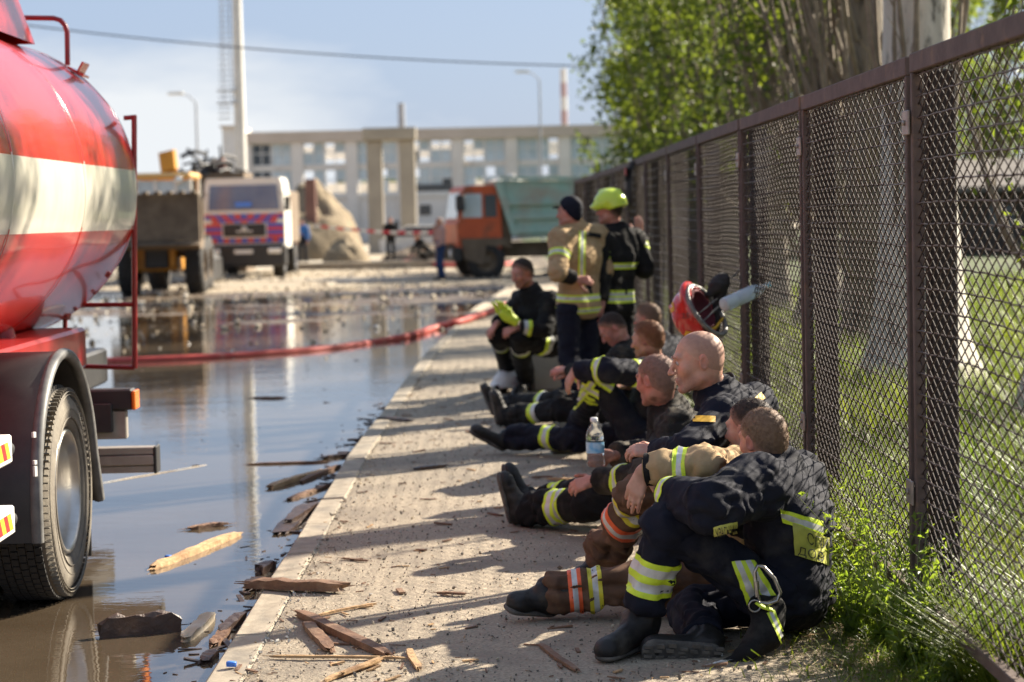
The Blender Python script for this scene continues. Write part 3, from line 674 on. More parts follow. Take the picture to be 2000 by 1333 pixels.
def lamp_post(px, top, foot, Y, arm, label):
    a = at(px, top, Y); z = at(px, foot, Y); z.z = -.2
    t = thing('street_lamp', label, 'street lamp', (a.x, Y, -.1))
    b = MB(); b.tube([Vector((a.x,Y,-.3)), Vector((a.x,Y,a.z-.4))], [.085,.05], 10); b.build('pole', m_grey, t)
    b = MB(); b.tube([Vector((a.x,Y,a.z-.4)), Vector((a.x+arm*.5,Y,a.z)), Vector((a.x+arm,Y,a.z+.08))], .035, 8); b.build('arm', m_grey, t)
    b = MB(); c = Vector((a.x+arm*1.25,Y,a.z+.1)); b.cbox(c-Vector((.4,.15,.07)), c+Vector((.4,.15,.07)), .04); b.build('lamp_head', m_mast, t)
lamp_post(382, 186, 420, 105, -.8, 'slender grey street lamp standing against the white cloud left of the mast')
lamp_post(1053, 143, 420, 120, -.8, 'grey street lamp rising above the roof of the long building')
def chimney(p0, p1, top, Y, stripes, mats, label):
    a, c = at(p0, top, Y), at(p1, top, Y); t = thing('chimney', label, 'chimney', ((a.x+c.x)/2, Y, 0)); n = stripes; r = (c.x-a.x)/2
    for k in range(n):
        z0_, z1_ = a.z*k/n, a.z*(k+1)/n; b = MB(); b.tube([Vector(((a.x+c.x)/2,Y,z0_)), Vector(((a.x+c.x)/2,Y,z1_))], [r*(1.35-.35*k/n), r*(1.35-.35*(k+1)/n)], 14); b.build('ring_section', mats[k % len(mats)], t)
chimney(1094, 1106, 135, 420, 11, (m_pale, M('hazed_red', (.52,.36,.34), rough=.9)), 'tall red and white banded chimney far behind the building')  # red bands paled to pink, distance haze put into the colour
chimney(777, 790, 202, 230, 1, (m_grey,), 'short dark chimney rising behind the concrete gateway')
cb = MB(); A, B_ = at(-40,38,60), at(1175,130,60); cb.tube([A.lerp(B_, k/30) - Vector((0,0,1.6*(1-(2*k/30-1)**2)*.16)) for k in range(31)], .022, 6)
tag(cb.build('overhead_cable', m_black), 'black overhead cable sagging across the sky', 'cable')

# earth heap, post, kerb bank, rubble of the far side
def heap(name, label, c, rx, ry, h, mat, seed, cat='heap'):
    n, m = 26, 40; vs = []; fs = []
    for i in range(n+1):
        t = i/n; r = math.sin(t*math.pi/2)
        for k in range(m):
            a = 2*math.pi*k/m; q = np.array([[math.cos(a)*r*2, math.sin(a)*r*2, seed]]); w = .75 + .5*float(fbm(q, 3, seed)[0])
            z = h*(1-t)**.9*(.7+.6*float(fbm(q*2, 3, seed+3)[0])); vs.append((c[0]+math.cos(a)*r*rx*w, c[1]+math.sin(a)*r*ry*w, c[2]+z))
    for i in range(n):
        for k in range(m): fs.append((i*m+k, (i+1)*m+k, (i+1)*m+(k+1)%m, i*m+(k+1)%m))
    b = MB(); b.add(vs, fs, 0, True); return tag(b.build(name, mat), label, cat)
p = at(615,500,88); heap('earth_heap', 'steep tan heap of earth beside the rusty post', (p.x,88,-.2), 2.3, 3, 3.6, m_dirt, 3)
p = at(560,500,92); heap('earth_heap', 'low brown heap of earth behind the blue and red truck', (p.x,92,-.2), 2.5, 3, 3.2, m_dirt, 5)
p = at(675,500,82); heap('rubble_heap', 'small pale heap of rubble at the right foot of the earth heap', (p.x,82,-.2), 1.0, 1.3, 1.2, m_dirt, 8)
p = at(830,500,78); heap('rubble_heap', 'low brown heap of rubble behind the man with folded arms', (p.x,82,-.2), 1.9, 1.5, .85, m_mud, 9)
a, c = at(606,350,86), at(606,470,86); b = MB(); b.cbox((a.x-.22,85.8,-.3),(a.x+.22,86.2,a.z),.03); tag(b.build('rusty_post', m_rust), 'rusty square steel post sticking up out of the earth heap', 'post')
for (xa, xb, Y, h, lb) in ((545,1000,70,.20,'long pale concrete edging strip across the road behind the rubble'),):
    b = MB(); b.cbox((at(xa,500,Y).x, Y-.3, -.2), (at(xb,500,Y).x, Y+.3, -.02+h), .03); tag(b.build('concrete_edging', m_kerb), lb, 'kerb')
# barrier tape from post to post
tp = thing('barrier_tape', 'red and white barrier tape strung across the far road', 'barrier tape', (at(800,440,72).x, 72, 0))
A, B_ = at(612,441,72), at(1000,441,72); n = 26
for k in range(n):
    b = MB(); u, w = A.lerp(B_, k/n), A.lerp(B_, (k+1)/n); s1, s2 = [Vector((0,0,-.25*math.sin(math.pi*q/n))) for q in (k, k+1)]
    b.add([u+s1+Vector((0,0,-.05)), w+s2+Vector((0,0,-.05)), w+s2+Vector((0,.004,.05)), u+s1+Vector((0,.004,.05))], [(0,1,2,3)]); b.build('tape_section', (m_white, m_cred)[k % 2], tp)

# ------------------------------------------------------------------ far vehicles
def rwheel(c, r, w, parent, side=1, rim=m_grey):
    b = MB(); b.lathe([(r*.55,-w/2),(r*.9,-w/2),(r,-w*.3),(r,w*.3),(r*.9,w/2),(r*.55,w/2)], c, (1,0,0), 28)
    for k in range(22):
        a = 2*math.pi*k/22; b.obox(Vector(c)+Vector((0,math.cos(a)*r,math.sin(a)*r)), ((1,0,0),(0,-math.sin(a),math.cos(a)),(0,math.cos(a),math.sin(a))), (w*.42,.025,.018))
    ty = b.build('wheel', m_tread, parent)
    b = MB(); b.lathe([(r*.55,w*.48),(r*.5,w*.2),(r*.2,w*.18),(r*.18,w*.35),(0,w*.35)], c, (side,0,0), 20); b.build('rim', rim, ty)
# white lorry with a blue and red chequered front
Y = 62; lx = at(476,400,Y).x; G = -.08; W = 1.22
def lz(py): return at(476, py, Y).z
tr = thing('rescue_truck', 'white truck with a blue and red chequered front facing down the road', 'truck', (lx, Y, G))
pf = [(-W, lz(486)), (W, lz(486)), (W, lz(408)), (W*.95, lz(358)), (W*.90, lz(348)), (-W*.90, lz(348)), (-W*.95, lz(358)), (-W, lz(408))]
b = MB(); b.prism([(x, z) for x, z in pf], (lx, Y, 0), (1,0,0), (0,0,1), (0,1,0), 2.0); cab = b.build('cab', m_cabw, tr)
b = MB(); b.prism([(-W*.88, lz(411)), (W*.88, lz(411)), (W*.83, lz(362)), (-W*.83, lz(362))], (lx, Y-.02, 0), (1,0,0), (0,0,1), (0,1,0), .018); b.build('windscreen', M('windscreen_glass', (.10,.14,.24), (.16,.20,.30), 1.2, .12), cab)  # blue of the reflected sky is put into the glass colour
b = MB(); b.cbox((lx-W*.52, Y-.06, lz(462)), (lx+W*.52, Y-.003, lz(438)), .02); b.build('grille', m_black, cab)
# chequers round the grille
def chq(xa, xb, za, zb, n, vert, ph):
    for k in range(n):
        t0, t1 = k/n, (k+1)/n; b = MB()
        if vert: b.box((lx+xa, Y-.012, za+(zb-za)*t0), (lx+xb, Y-.003, za+(zb-za)*t1))
        else: b.box((lx+xa+(xb-xa)*t0, Y-.012, za), (lx+xa+(xb-xa)*t1, Y-.003, zb))
        b.build('chequer', (m_blue, m_cred)[(k+ph) % 2], cab)
chq(-W*.98, W*.98, lz(421.5), lz(418), 11, False, 1); chq(-W*.98, W*.98, lz(429), lz(422), 13, False, 0); chq(-W*.8, W*.8, lz(436), lz(429.5), 9, False, 1)
chq(-W*.98, W*.98, lz(475), lz(466), 13, False, 0); chq(-W*.98, -W*.56, lz(465.5), lz(437), 4, True, 0); chq(W*.56, W*.98, lz(465.5), lz(437), 4, True, 1)
b = MB(); b.lathe([(0,-.02),(.10,-.02),(.10,0),(0,0)], (lx, Y-.06, lz(448)), (0,1,0), 6); b.box((lx-.25,Y-.075,lz(454)),(lx+.25,Y-.061,lz(451))); b.build('badge', m_mast, cab)
b = MB(); b.cbox((lx-W*1.02, Y-.25, lz(522)), (lx+W*1.02, Y+.4, lz(478)), .06); bp = b.build('bumper', m_black, tr)
b = MB(); b.box((lx-.30, Y-.262, lz(496)), (lx+.26, Y-.251, lz(488))); b.build('number_plate', m_white, bp)
for s in (-1, 1):
    b = MB(); b.cbox((lx+s*.92-.2, Y-.29, lz(496)), (lx+s*.92+.2, Y-.245, lz(486)), .02); b.build('headlight', m_lamp, bp)
    b = MB(); b.cbox((lx+s*1.32-.08, Y-.15, lz(414)), (lx+s*1.32+.08, Y-.08, lz(385)), .02); b.build('mirror', m_black, tr)
    b = MB(); b.tube([(lx+s*1.1,Y-.05,lz(378)),(lx+s*1.32,Y-.11,lz(382))], .015, 6); b.build('mirror_arm', m_black, tr)
    rwheel((lx+s*.95, Y+.8, G+.5), .5, .34, tr, s)
    rwheel((lx+s*.95, Y+4.4, G+.5), .5, .34, tr, s)
b = MB(); b.cbox((lx-.24, Y-.10, lz(405)), (lx+.24, Y-.025, lz(396)), .02); b.build('beacon', m_lblue, cab)
b = MB(); b.cbox((lx-W*.86, Y+2.2, G+1.0), (lx+W*.86, Y+6.6, lz(372)), .05); b.build('load_body', m_mud, tr)
b = MB(); b.box((lx-.45, Y+2.05, G+.55), (lx+.45, Y+6.5, G+.95)); b.build('chassis', m_black, tr)
# yellow wheel loader with a raised bucket
Y = 50; G = -.10; cx = at(322,450,Y).x
def ax(p): return at(p, 430, Y).x
def az(p): return at(322, p, Y).z
ld = thing('wheel_loader', 'yellow wheel loader with its muddy bucket raised standing behind the tanker', 'loader', (cx, Y, G))
b = MB(); prof = [(0,0),(.25,-.10),(.75,-.08),(1.0,.25),(1.0,.95),(.93,1.05),(.85,.95),(.8,.3),(.6,.1),(.25,.08)]
b.prism([(-.1+a*1.0, az(478)+c*1.10) for a, c in prof], (ax(232), Y-1.6, 0), (0,1,0), (0,0,1), (1,0,0), ax(407)-ax(232)); bk = b.build('bucket', m_mud, ld)
for k in range(8):
    x = ax(240)+(ax(400)-ax(240))*k/7; b = MB(); b.cbox((x-.06,Y-1.85,az(382)),(x+.06,Y-1.55,az(376)),.01); b.build('bucket_tooth', m_mud, bk)
b = MB(); b.box((ax(232), Y-1.52, az(470)), (ax(407), Y-1.35, az(380))); b.build('bucket_back', m_mud, bk)
for x in (ax(262), ax(360)):
    b = MB(); b.tube([(x,Y-1.1,az(455)),(x,Y+.2,az(470)),(x,Y+1.6,az(420))], .13, 8); b.build('lift_arm', m_mud, ld)
b = MB(); b.cbox((ax(262),Y-.2,az(530)),(ax(346),Y+2.4,az(480)),.05); b.build('chassis', m_ylw, ld)
b = MB(); b.cbox((ax(284),Y-.30,az(524)),(ax(330),Y-.21,az(478)),.03); b.build('front_opening', m_black, ld)
b = MB(); b.cbox((ax(333),Y-.35,az(522)),(ax(345),Y-.05,az(474)),.03); b.build('side_plate', m_ylw, ld)
for s, px in ((1, 381), (-1, 250)): rwheel((ax(px), Y+.1, G+.72), .72, .42, ld, s, m_mud); rwheel((ax(px)-s*.25, Y+2.9, G+.72), .72, .42, ld, s, m_mud)
b = MB(); b.tube([(ax(342),Y+.1,az(492)),(ax(381),Y+.1,az(500))], .12, 8); b.build('axle', m_mud, ld)
b = MB(); b.cbox((ax(255),Y+.3,az(350)),(ax(373),Y+2.0,az(337)),.06); b.build('cab_roof', M('roof_yellow', (.72,.42,.14), rough=.5), ld)
b = MB()
for px in (262, 300, 340, 368):
    b.box((ax(px)-.04,Y+.4,az(400)),(ax(px)+.04,Y+.5,az(350))); b.box((ax(px)-.04,Y+1.8,az(400)),(ax(px)+.04,Y+1.9,az(350)))
b.build('cab_pillars', m_cabw, ld)['kind'] = 'stuff'
b = MB(); b.box((ax(266),Y+.44,az(385)),(ax(366),Y+.46,az(352))); b.build('cab_window', m_glass, ld)
b = MB(); b.cbox((ax(262),Y+.5,az(420)),(ax(352),Y+2.8,az(398)),.05); b.build('cab_base', m_ylw, ld)
for px, py in ((349,352),(386,482)):
    b = MB(); b.lathe([(0,-.06),(.09,-.05),(.10,0),(.05,.08),(0,.08)], (ax(px), Y-.05 if py > 400 else Y+.25, az(py)), (0,1,0), 14); b.build('headlight', m_lamp, ld)
# excavator arm end above the loader, and a wrecked tangle behind it
a = at(327,338,56); ex = thing('excavator_boom', 'orange boom end of an excavator rising behind the loader cab', 'excavator', (a.x, 56, -.1))
b = MB(); q = [at(312,300,56), at(341,293,56), at(345,330,56), at(317,338,56)]; b.add([p+Vector((0,-.25,0)) for p in q]+[p+Vector((0,.25,0)) for p in q], [(3,2,1,0),(4,5,6,7),(0,1,5,4),(1,2,6,5),(2,3,7,6),(3,0,4,7)]); b.build('boom_head', m_ylw, ex)
b = MB(); b.tube([at(331,336,56), Vector((a.x-.1,57.2,1.6)), Vector((a.x-.4,58.4,.8))], [.22,.3,.3], 6); b.build('boom', m_ylw, ex)
b = MB(); b.cbox((a.x-1.6,57.6,.9),(a.x-.25,60.5,2.1),.1); b.build('engine_body', m_ylw, ex)
b = MB()
for s in (-1.2, .5): b.cbox((a.x+s-.3,57,-.25),(a.x+s+.3,61,.85),.25)
b.build('track', m_black, ex)['kind'] = 'stuff'
gr = thing('grapple_load', 'dark tangle of scrap metal and branches piled behind the white truck cab', 'scrap heap', tuple(at(410,345,70)[:2]) + (0,))
c = at(408,328,70); b = MB()
for k in range(70):
    p = c + Vector((rng.normal()*.55, rng.normal()*.5, rng.normal()*.30-.15)); d = Vector((rng.normal(),rng.normal(),rng.normal())).normalized()*(.3+.5*random.random()); b.tube([p-d*.5, p+Vector((0,0,.06)), p+d*.5], .03+.05*random.random(), 5)
b.build('scrap', m_black, gr)['kind'] = 'stuff'
b = MB(); b.box((c.x-1.3,69,-.2),(c.x+1.3,71.5,c.z-.2)); b.build('container', m_mud, gr)
c = at(430,330,70); b = MB(); b.obox(c, ((1,0,.3),(0,1,0),(-.3,0,1)), (.22,.3,.30)); b.build('scrap_plate', m_rust, gr)
# dump truck with orange cab and green bed: seen from its right front corner
Y = 57; G = -.12
dt = thing('dump_truck', 'orange cab dump truck with a dented green tipper bed parked by the fence', 'truck', (at(985,500,Y).x, Y, G))
fwd = Vector((-.985, -.17, 0)); fwd.normalize(); sd = Vector((-fwd.y, fwd.x, 0)); sd = -sd if sd.y > 0 else sd       # sd: the side turned to us
org = Vector((at(950,500,Y).x, Y, 0))                                                                             # near front wheel
def T(u, v, z): return org + fwd*u - sd*v + Vector((0,0,z*.94))                                                       # u forward, v away from us
def slab(poly, v0, v1, mat, name, parent, mi=0):
    b = MB(); n = len(poly); vs = [T(u, v0, z) for u, z in poly] + [T(u, v1, z) for u, z in poly]
    b.add(vs, [tuple(range(n)), tuple(range(n, 2*n))[::-1]] + [(i, n+i, n+(i+1)%n, (i+1)%n) for i in range(n)]); return b.build(name, mat, parent)
cabk = slab([(.78,.75),(.82,1.55),(.74,1.62),(.62,2.55),(.52,2.66),(-.42,2.66),(-.46,.95),(-.40,.75)], 0, 2.4, m_oran, 'cab', dt)
slab([(.66,1.72),(.55,2.42),(.10,2.42),(.10,1.72)], -.012, -.002, m_glass, 'door_window', cabk)
slab([(.02,1.72),(.02,2.38),(-.32,2.38),(-.32,1.72)], -.012, -.002, m_glassd, 'rear_window', cabk)
b = MB(); vs = [T(.76,.2,1.70),T(.76,2.2,1.70),T(.66,2.15,2.46),T(.66,.25,2.46)]; b.add(vs, [(0,1,2,3),(3,2,1,0)][:1]); b.add([p+fwd*.02 for p in vs], [(0,1,2,3)]); b.build('windscreen', m_glass, cabk)
slab([(.95,.45),(.95,.85),(.70,.85),(.70,.45)], -.05, 2.45, m_black, 'bumper', dt)
slab([(-.48,.8),(-.48,1.9),(-.75,1.9),(-.75,.8)], .1, 2.3, m_mud, 'air_intake', dt)
slab([(1.2,.5),(-6.2,.5),(-6.2,.95),(1.2,.95)], .7, 1.7, m_mud, 'chassis', dt)
bed = slab([(-.36,2.80),(-.85,1.12),(-6.3,1.05),(-6.8,2.62)], 0, 2.45, m_bedg, 'tipper_bed', dt)
for k in range(3):
    z = 1.22 + k*.42; slab([(-.80+k*.13,z),(-6.35-k*.1,z),(-6.36-k*.1,z+.13),(-.76+k*.13,z+.13)], -.10, -.002, m_bedg, 'bed_rib', bed)
slab([(-.72,1.15),(-.90,1.15),(-.44,2.75),(-.26,2.75)], -.12, -.003, m_bedg, 'bed_front_post', bed)
slab([(-.40,2.82),(-6.82,2.63),(-6.82,2.73),(-.40,2.92)], -.10, .06, m_bedg, 'bed_top_rail', bed)
slab([(.1,.3),(.62,.5),(.7,1.1),(-.55,1.1),(-.6,.9),(-.3,.85),(0,.9)], -.05, .2, m_mud, 'mudguard', dt)
for (u, v) in ((0,.15),(0,2.2),(-3.6,.2),(-3.6,2.2),(-4.9,.2),(-4.9,2.2)):
    c = T(u, v, G+.55); b = MB(); b.lathe([(.3,-.17),(.48,-.17),(.55,-.1),(.55,.1),(.48,.17),(.3,.17)], c, sd, 26); w = b.build('wheel', m_tread, dt)
    b = MB(); b.lathe([(.3,.15),(.27,.05),(.12,.05),(.11,.14),(0,.14)], c, sd, 18); b.build('rim', m_mud, w)
b = MB(); c = T(.74,-.25,2.15); b.cbox(c-Vector((.13,.1,.22)), c+Vector((.13,.1,.22)), .03); b.build('mirror', m_black, dt)
for v in (.35, 2.0):
    b = MB(); b.lathe([(0,.04),(.12,.03),(.13,0)], T(.96,v,.65), fwd, 14); b.build('headlight', m_lamp, dt)
p = at(995,355,64); heap('sand_load', 'pale mound of sand showing above the bed of the dump truck', (p.x,64,1.7), 1.6, 1.2, 1.25, m_pale, 12)
# pale car far behind, between the standing men
p = at(835,455,84); cr = thing('parked_car', 'pale car parked far off beside the barrier tape', 'car', (p.x, 84, -.1))
b = MB(); b.prism([(-2,.35),(2,.35),(2.05,.75),(1.3,.95),(.8,1.4),(-.9,1.42),(-1.6,.98),(-2.05,.85)], (p.x,83.2,-.1), (.95,0,0), (0,0,1), (0,1,0), 1.6); cbod = b.build('body', m_cabw, cr)
b = MB(); b.prism([(1.2,.97),(.75,1.34),(-.85,1.36),(-1.45,.99)], (p.x,83.185,-.1), (.95,0,0), (0,0,1), (0,1,0), .012); b.build('window', m_glassd, cbod)
for s in (-1.25,1.25):
    for d in (83.3, 84.6): b = MB(); b.lathe([(0,-.1),(.32,-.1),(.32,.1),(0,.1)], (p.x+s,d,.22), (0,1,0), 18); b.build('wheel', m_tread, cr)
# far treeline behind everything
N = 9000; xs_ = rng.random(N)*420-160; ys_ = 300 + rng.random(N)*30; hh = 4 + 7*fbm(np.stack([xs_*.03, 0*xs_, 0*xs_], 1), 3, 5)
leaf_cloud('treeline', np.stack([xs_, ys_, rng.random(N)**.8*hh - .3], 1), 2.2, leaf_mat('far_leaf', (.06,.09,.03), (.09,.12,.04), .1, .3), 'stuff')

# long dark shed far beyond the trees, seen through the wire at the right
sx0, sx1 = at(1870,430,58).x, at(2300,430,58).x; shd = thing('shed', 'long dark low shed across the meadow seen through the fence at the far right', 'shed', ((sx0+sx1)/2, 60, 0))
b = MB(); b.box((sx0, 58, -.2), (sx1, 64, 2.0)); b.build('wall', M('shed_wood', (.06,.045,.035), (.04,.03,.024), 3, .9), shd)
b = MB(); b.prism([(-.4,2.0),(6.6,2.0),(6.6,2.15),(3.1,3.0),(-.4,2.15)], (sx0-.3, 58, 0), (0,1,0), (0,0,1), (1,0,0), sx1-sx0+.6); b.build('roof', M('shed_roof', (.16,.14,.125), (.11,.095,.085), 2, .9), shd)
for k in range(9):
    x = sx0 + .9 + k*1.6; b = MB(); b.box((x, 57.95, .9), (x+.7, 57.99, 1.6)); b.build('window', m_glassd, shd)
# ------------------------------------------------------------------ poplars behind the fence
m_bark = M('poplar_bark', (.60,.56,.48), (.44,.40,.33), 5, .9, bump=.7, bscale=16, stretch=(1,1,.35), c3=(.055,.048,.04), s3=7, p3=(.56,.66), bdist=.02)
m_barkd = M('dark_bark', (.21,.175,.13), (.13,.108,.08), 6, .9, bump=.7, bscale=14, stretch=(1,1,.3), c3=(.05,.045,.038), s3=8, p3=(.52,.64), bdist=.02)
m_twig = M('twig', (.23,.185,.13), (.15,.12,.085), 9, .85)
m_leafa = leaf_mat('poplar_leaf', (.062,.094,.022), (.115,.150,.030), .9, .55)
m_leafb = leaf_mat('young_leaf', (.095,.135,.022), (.16,.20,.034), 1.4, .6)
def poplar(x, y, r, bark, label, z_leaf, n_leaf, n_br, crown_r=1.25, top=9.5, leaf=.085, seed=0, lean=0, spread=.35):
    rr = np.random.default_rng(seed + 100)
    t = thing('poplar_tree', label, 'tree', (x, y, .05))
    zs = [-.25, .05, .25, .55, 1.0, 1.7, 2.6, 3.6, 5.0, 7.0, top]; n = 20; vs = []; fs = []
    for i, z in enumerate(zs):
        rad = r*(1 + .9*math.exp(-max(z,0)/.28))*(1 - .85*max(0, z)/top*.9)
        for k in range(n):
            a = 2*math.pi*k/n; q = rad*(1 + .16*math.exp(-max(z,0)/.6)*math.sin(a*5+seed) + .10*(float(fbm(np.array([[math.cos(a)*2, math.sin(a)*2, z*.9+seed]]), 2)[0])-.5)*2)
            vs.append((x + lean*z + q*math.cos(a), y + q*math.sin(a), z))
    for i in range(len(zs)-1):
        for k in range(n): fs.append((i*n+k, i*n+(k+1)%n, (i+1)*n+(k+1)%n, (i+1)*n+k))
    b = MB(); b.add(vs, fs, 0, True); trunk = b.build('trunk', bark, t)
    pts = []; br = MB()
    for k in range(n_br):
        a = rr.random()*2*math.pi; z0 = .9 + rr.random()**1.2*(top*.62); h = 1.3 + rr.random()*2.2; out = spread*(.5 + rr.random()*1.1)
        P = []; q = np.array([x + lean*z0 + math.cos(a)*r*.75, y + math.sin(a)*r*.75, z0]); jit = rr.normal(size=2)*.05
        for s in range(6):
            u = s/5; P.append(q + np.array([math.cos(a)*out*(u**.6) + jit[0]*u*2, math.sin(a)*out*(u**.6) + jit[1]*u*2, h*u]))
        br.tube(P, [ .034*(1-.85*s/5)*(.6+.8*rr.random()) + .004 for s in range(6)], 5)
        for s in (2,3,4,5):
            for _ in range(2):
                d = rr.normal(size=3)*.10; e = P[s] + np.array([d[0], d[1], .15+abs(d[2])*2]); br.tube([P[s], (P[s]+e)/2+rr.normal(size=3)*.02, e], [.009,.006,.003], 4, cap=False); pts.append(e)
        pts += P[2:]
    br.build('limbs', m_twig, t)['kind'] = 'stuff'
    # crown: leaf sprays round the limb ends and through an uneven column
    C = []; pts = np.array(pts); pts = pts[pts[:,2] > z_leaf - .2]
    nc = max(1, n_leaf//26)
    for k in range(nc):
        if len(pts) and rr.random() < .55: c = pts[rr.integers(len(pts))] + rr.normal(size=3)*.12
        else:
            z = z_leaf + (top + 1 - z_leaf)*rr.random(); a = rr.random()*2*math.pi
            w = crown_r*(.55 + .45*math.sin(math.pi*min(1, (z - z_leaf + .9)/(top - z_leaf + 1.5)))) * math.sqrt(.15 + .85*rr.random()) * (.8+.4*float(vnoise(np.array([[math.cos(a)*1.5, math.sin(a)*1.5, z*.8+seed]]))[0]))
            c = np.array([x + lean*z + w*math.cos(a), y + w*math.sin(a), z])
        C.append(c[None] + rr.normal(size=(26,3))*np.array([.13,.13,.20]))
    C = np.concatenate(C); C = C[C[:,2] > z_leaf - .7]
    leaf_cloud('crown', C, leaf, m_leafa if seed % 2 else m_leafb, None, t, up=.2)
    return t
TXR = 3.95
poplar(TXR-.33, 17.3, .37, m_bark, 'thick poplar with a pale flared trunk close behind the wire fence', 6.0, 4200, 22, seed=1, spread=.3)
poplar(TXR-.0, 14.1, .25, m_bark, 'poplar just outside the right edge whose low leaves hang beside the fence top', 6.6, 2200, 7, seed=2)
poplar(TXR-.10, 20.9, .26, m_barkd, 'second poplar along the fence with a dark trunk catching light on one side', 4.6, 5000, 64, seed=3, spread=.6)
poplar(TXR+.0, 24.6, .25, m_barkd, 'third poplar along the fence with many bare upright limbs', 3.3, 7000, 80, seed=4, spread=.6)
poplar(TXR-.05, 28.4, .24, m_barkd, 'fourth poplar along the fence, half hidden in its own leaves', 2.5, 8500, 46, seed=5, spread=.7, crown_r=1.35)
poplar(TXR-.1, 32.6, .24, m_barkd, 'fifth poplar along the fence, leafy almost to the fence top', 1.9, 9500, 40, seed=6, spread=.7, crown_r=1.4)
poplar(TXR-.15, 37.5, .24, m_barkd, 'sixth poplar along the fence with a dense leafy crown', 1.6, 9500, 36, seed=7, spread=.7, crown_r=1.4, leaf=.10)
poplar(TXR-.2, 43.5, .23, m_barkd, 'seventh poplar of the row, last but one towards the square', 1.7, 9000, 30, seed=8, spread=.7, crown_r=1.35, leaf=.11)
poplar(TXR-.25, 51, .22, m_barkd, 'last poplar of the row, its crown edge against the open sky', 2.0, 8000, 26, seed=9, spread=.7, crown_r=1.45, leaf=.12)
# a second row farther back closes the gaps between the trunks
for i, (x, y, lb) in enumerate(((8.8,62,'bushy tree of the rear row seen left of the third poplar trunk'),(11.2,60,'bushy tree of the rear row seen between the second and third poplar trunks'),(13.6,63,'bushy tree of the rear row seen between the first two poplar trunks'),(7.0,66,'bushy tree of the rear row behind the leafy poplars'),(16.4,66,'bushy tree of the rear row beyond the thick pale trunk'))):
    poplar(x, y, .2, m_barkd, lb, 1.2 if i < 4 else 2.6, 6000, 30, seed=20+i, spread=.9, crown_r=2.0, leaf=.17, top=8.5)
# hanging spray of leaves beside the fence top at the right edge, from the poplar just outside the frame
_t = [o for o in COL.objects if o.name.startswith('poplar_tree') and abs(o.location.y - 14.1) < .01][0]
hs = MB(); LP = []
for (px, py, Y) in ((1985,60,13.4),(1950,150,13.5),(1930,210,13.4),(1968,260,13.3),(1995,330,13.2),(1935,330,13.5),(1990,540,9.6),(1980,420,13.2)):
    e = at(px, py, Y); s = Vector((TXR-.1, 14.0, 4.0)) if py < 500 else Vector((2.95, 9.7, 2.0)); m_ = s.lerp(e, .6) + Vector((0,0,.25)); hs.tube([s, m_, e], [.012,.008,.003], 5)
    for k in range(20 if py < 500 else 12):
        u = random.random()**.6; q = s.lerp(e, .55+.47*u); LP.append(q + Vector((rng.normal()*.09, rng.normal()*.12, rng.normal()*.10)))
hs.build('hanging_twig', m_twig, _t)['kind'] = 'stuff'; leaf_cloud('hanging_leaves', np.array(LP), .075, m_leafb, None, _t, up=.1)

# ------------------------------------------------------------------ weeds at the foot of the fence
m_stem = M('weed_stem', (.12,.17,.04), (.17,.19,.06), 9, .6)
def weed(x, y, h, n, label, seed, size=.035, group=None, bushy=1.0, lean=(0,0)):
    rr = np.random.default_rng(seed); t = thing('weed', label, 'plant', (x, y, 0), group); st = MB(); LP = []; LS = []
    for k in range(n):
        a = rr.random()*2*math.pi; out = h*(.15 + .5*rr.random())*bushy; hh = h*(.55 + .5*rr.random()); P = []
        for s in range(6):
            u = s/5; P.append(np.array([x + math.cos(a)*out*u**1.5 + lean[0]*u*h, y + math.sin(a)*out*u**1.5 + lean[1]*u*h, -.02 + hh*u*(1-.12*u)]))
        st.tube(P, [.0035*(1-.6*s/5) for s in range(6)], 5, cap=False)
        for s in range(1, 6):
            for j in range(9):
                u = (s - rr.random())/5; u = min(max(u,.05),1); i0 = int(u*5-1e-6); q = P[i0] + (P[i0+1]-P[i0])*(u*5-i0)
                d = rr.normal(size=3); d[2] = abs(d[2])*.5; d /= np.linalg.norm(d); LP.append(q + d*size*.7); LS.append(size*(.55+.7*rr.random())*(1.1-.5*u))
    st.build('stem', m_stem, t)['kind'] = 'stuff'; leaf_cloud('leaves', np.array(LP), np.array(LS), m_weed, 'stuff', t, up=.35, asp=.42); return t
for i, (px, py, h, n, lb) in enumerate((
    (1728,1262,.80,16,'tall leafy weed standing in front of the nearest fence post'),
    (1782,1312,.62,14,'bushy weed at the foot of the nearest fence post'),
    (1668,1245,.42,11,'weed with small oval leaves beside the back of the nearest seated firefighter'),
    (1610,1215,.30,6,'sprig of weed reaching up before the yellow back panel'),
    (1695,1165,.55,12,'feathery weed against the bottom rail of the fence'),
    (1862,1330,.50,11,'leafy weed at the bottom right corner behind the fence'))):
    p = gnd(px, py); weed(p.x, p.y, h, n, lb, 50+i, bushy=.8, size=.055 if i in (1,5) else .046)
for i in range(26):
    y = 6.9 + 7*random.random()**1.3; x = 1.38 + random.random()*.22 + (.25 if random.random() < .3 else 0)
    weed(x, y, .12 + .16*random.random(), 5, 'low green weed growing along the foot of the fence', 200+i, size=.034, group='low weeds along the fence foot')
N = 30
for i in range(30):
    x = 1.2 + random.random()*.35; y = 7.0 + random.random()*2.2
    if i % 3 == 0: weed(x+.15, y, .10 + .10*random.random(), 4, 'low green weed growing along the foot of the fence', 300+i, size=.022, group='low weeds along the fence foot')
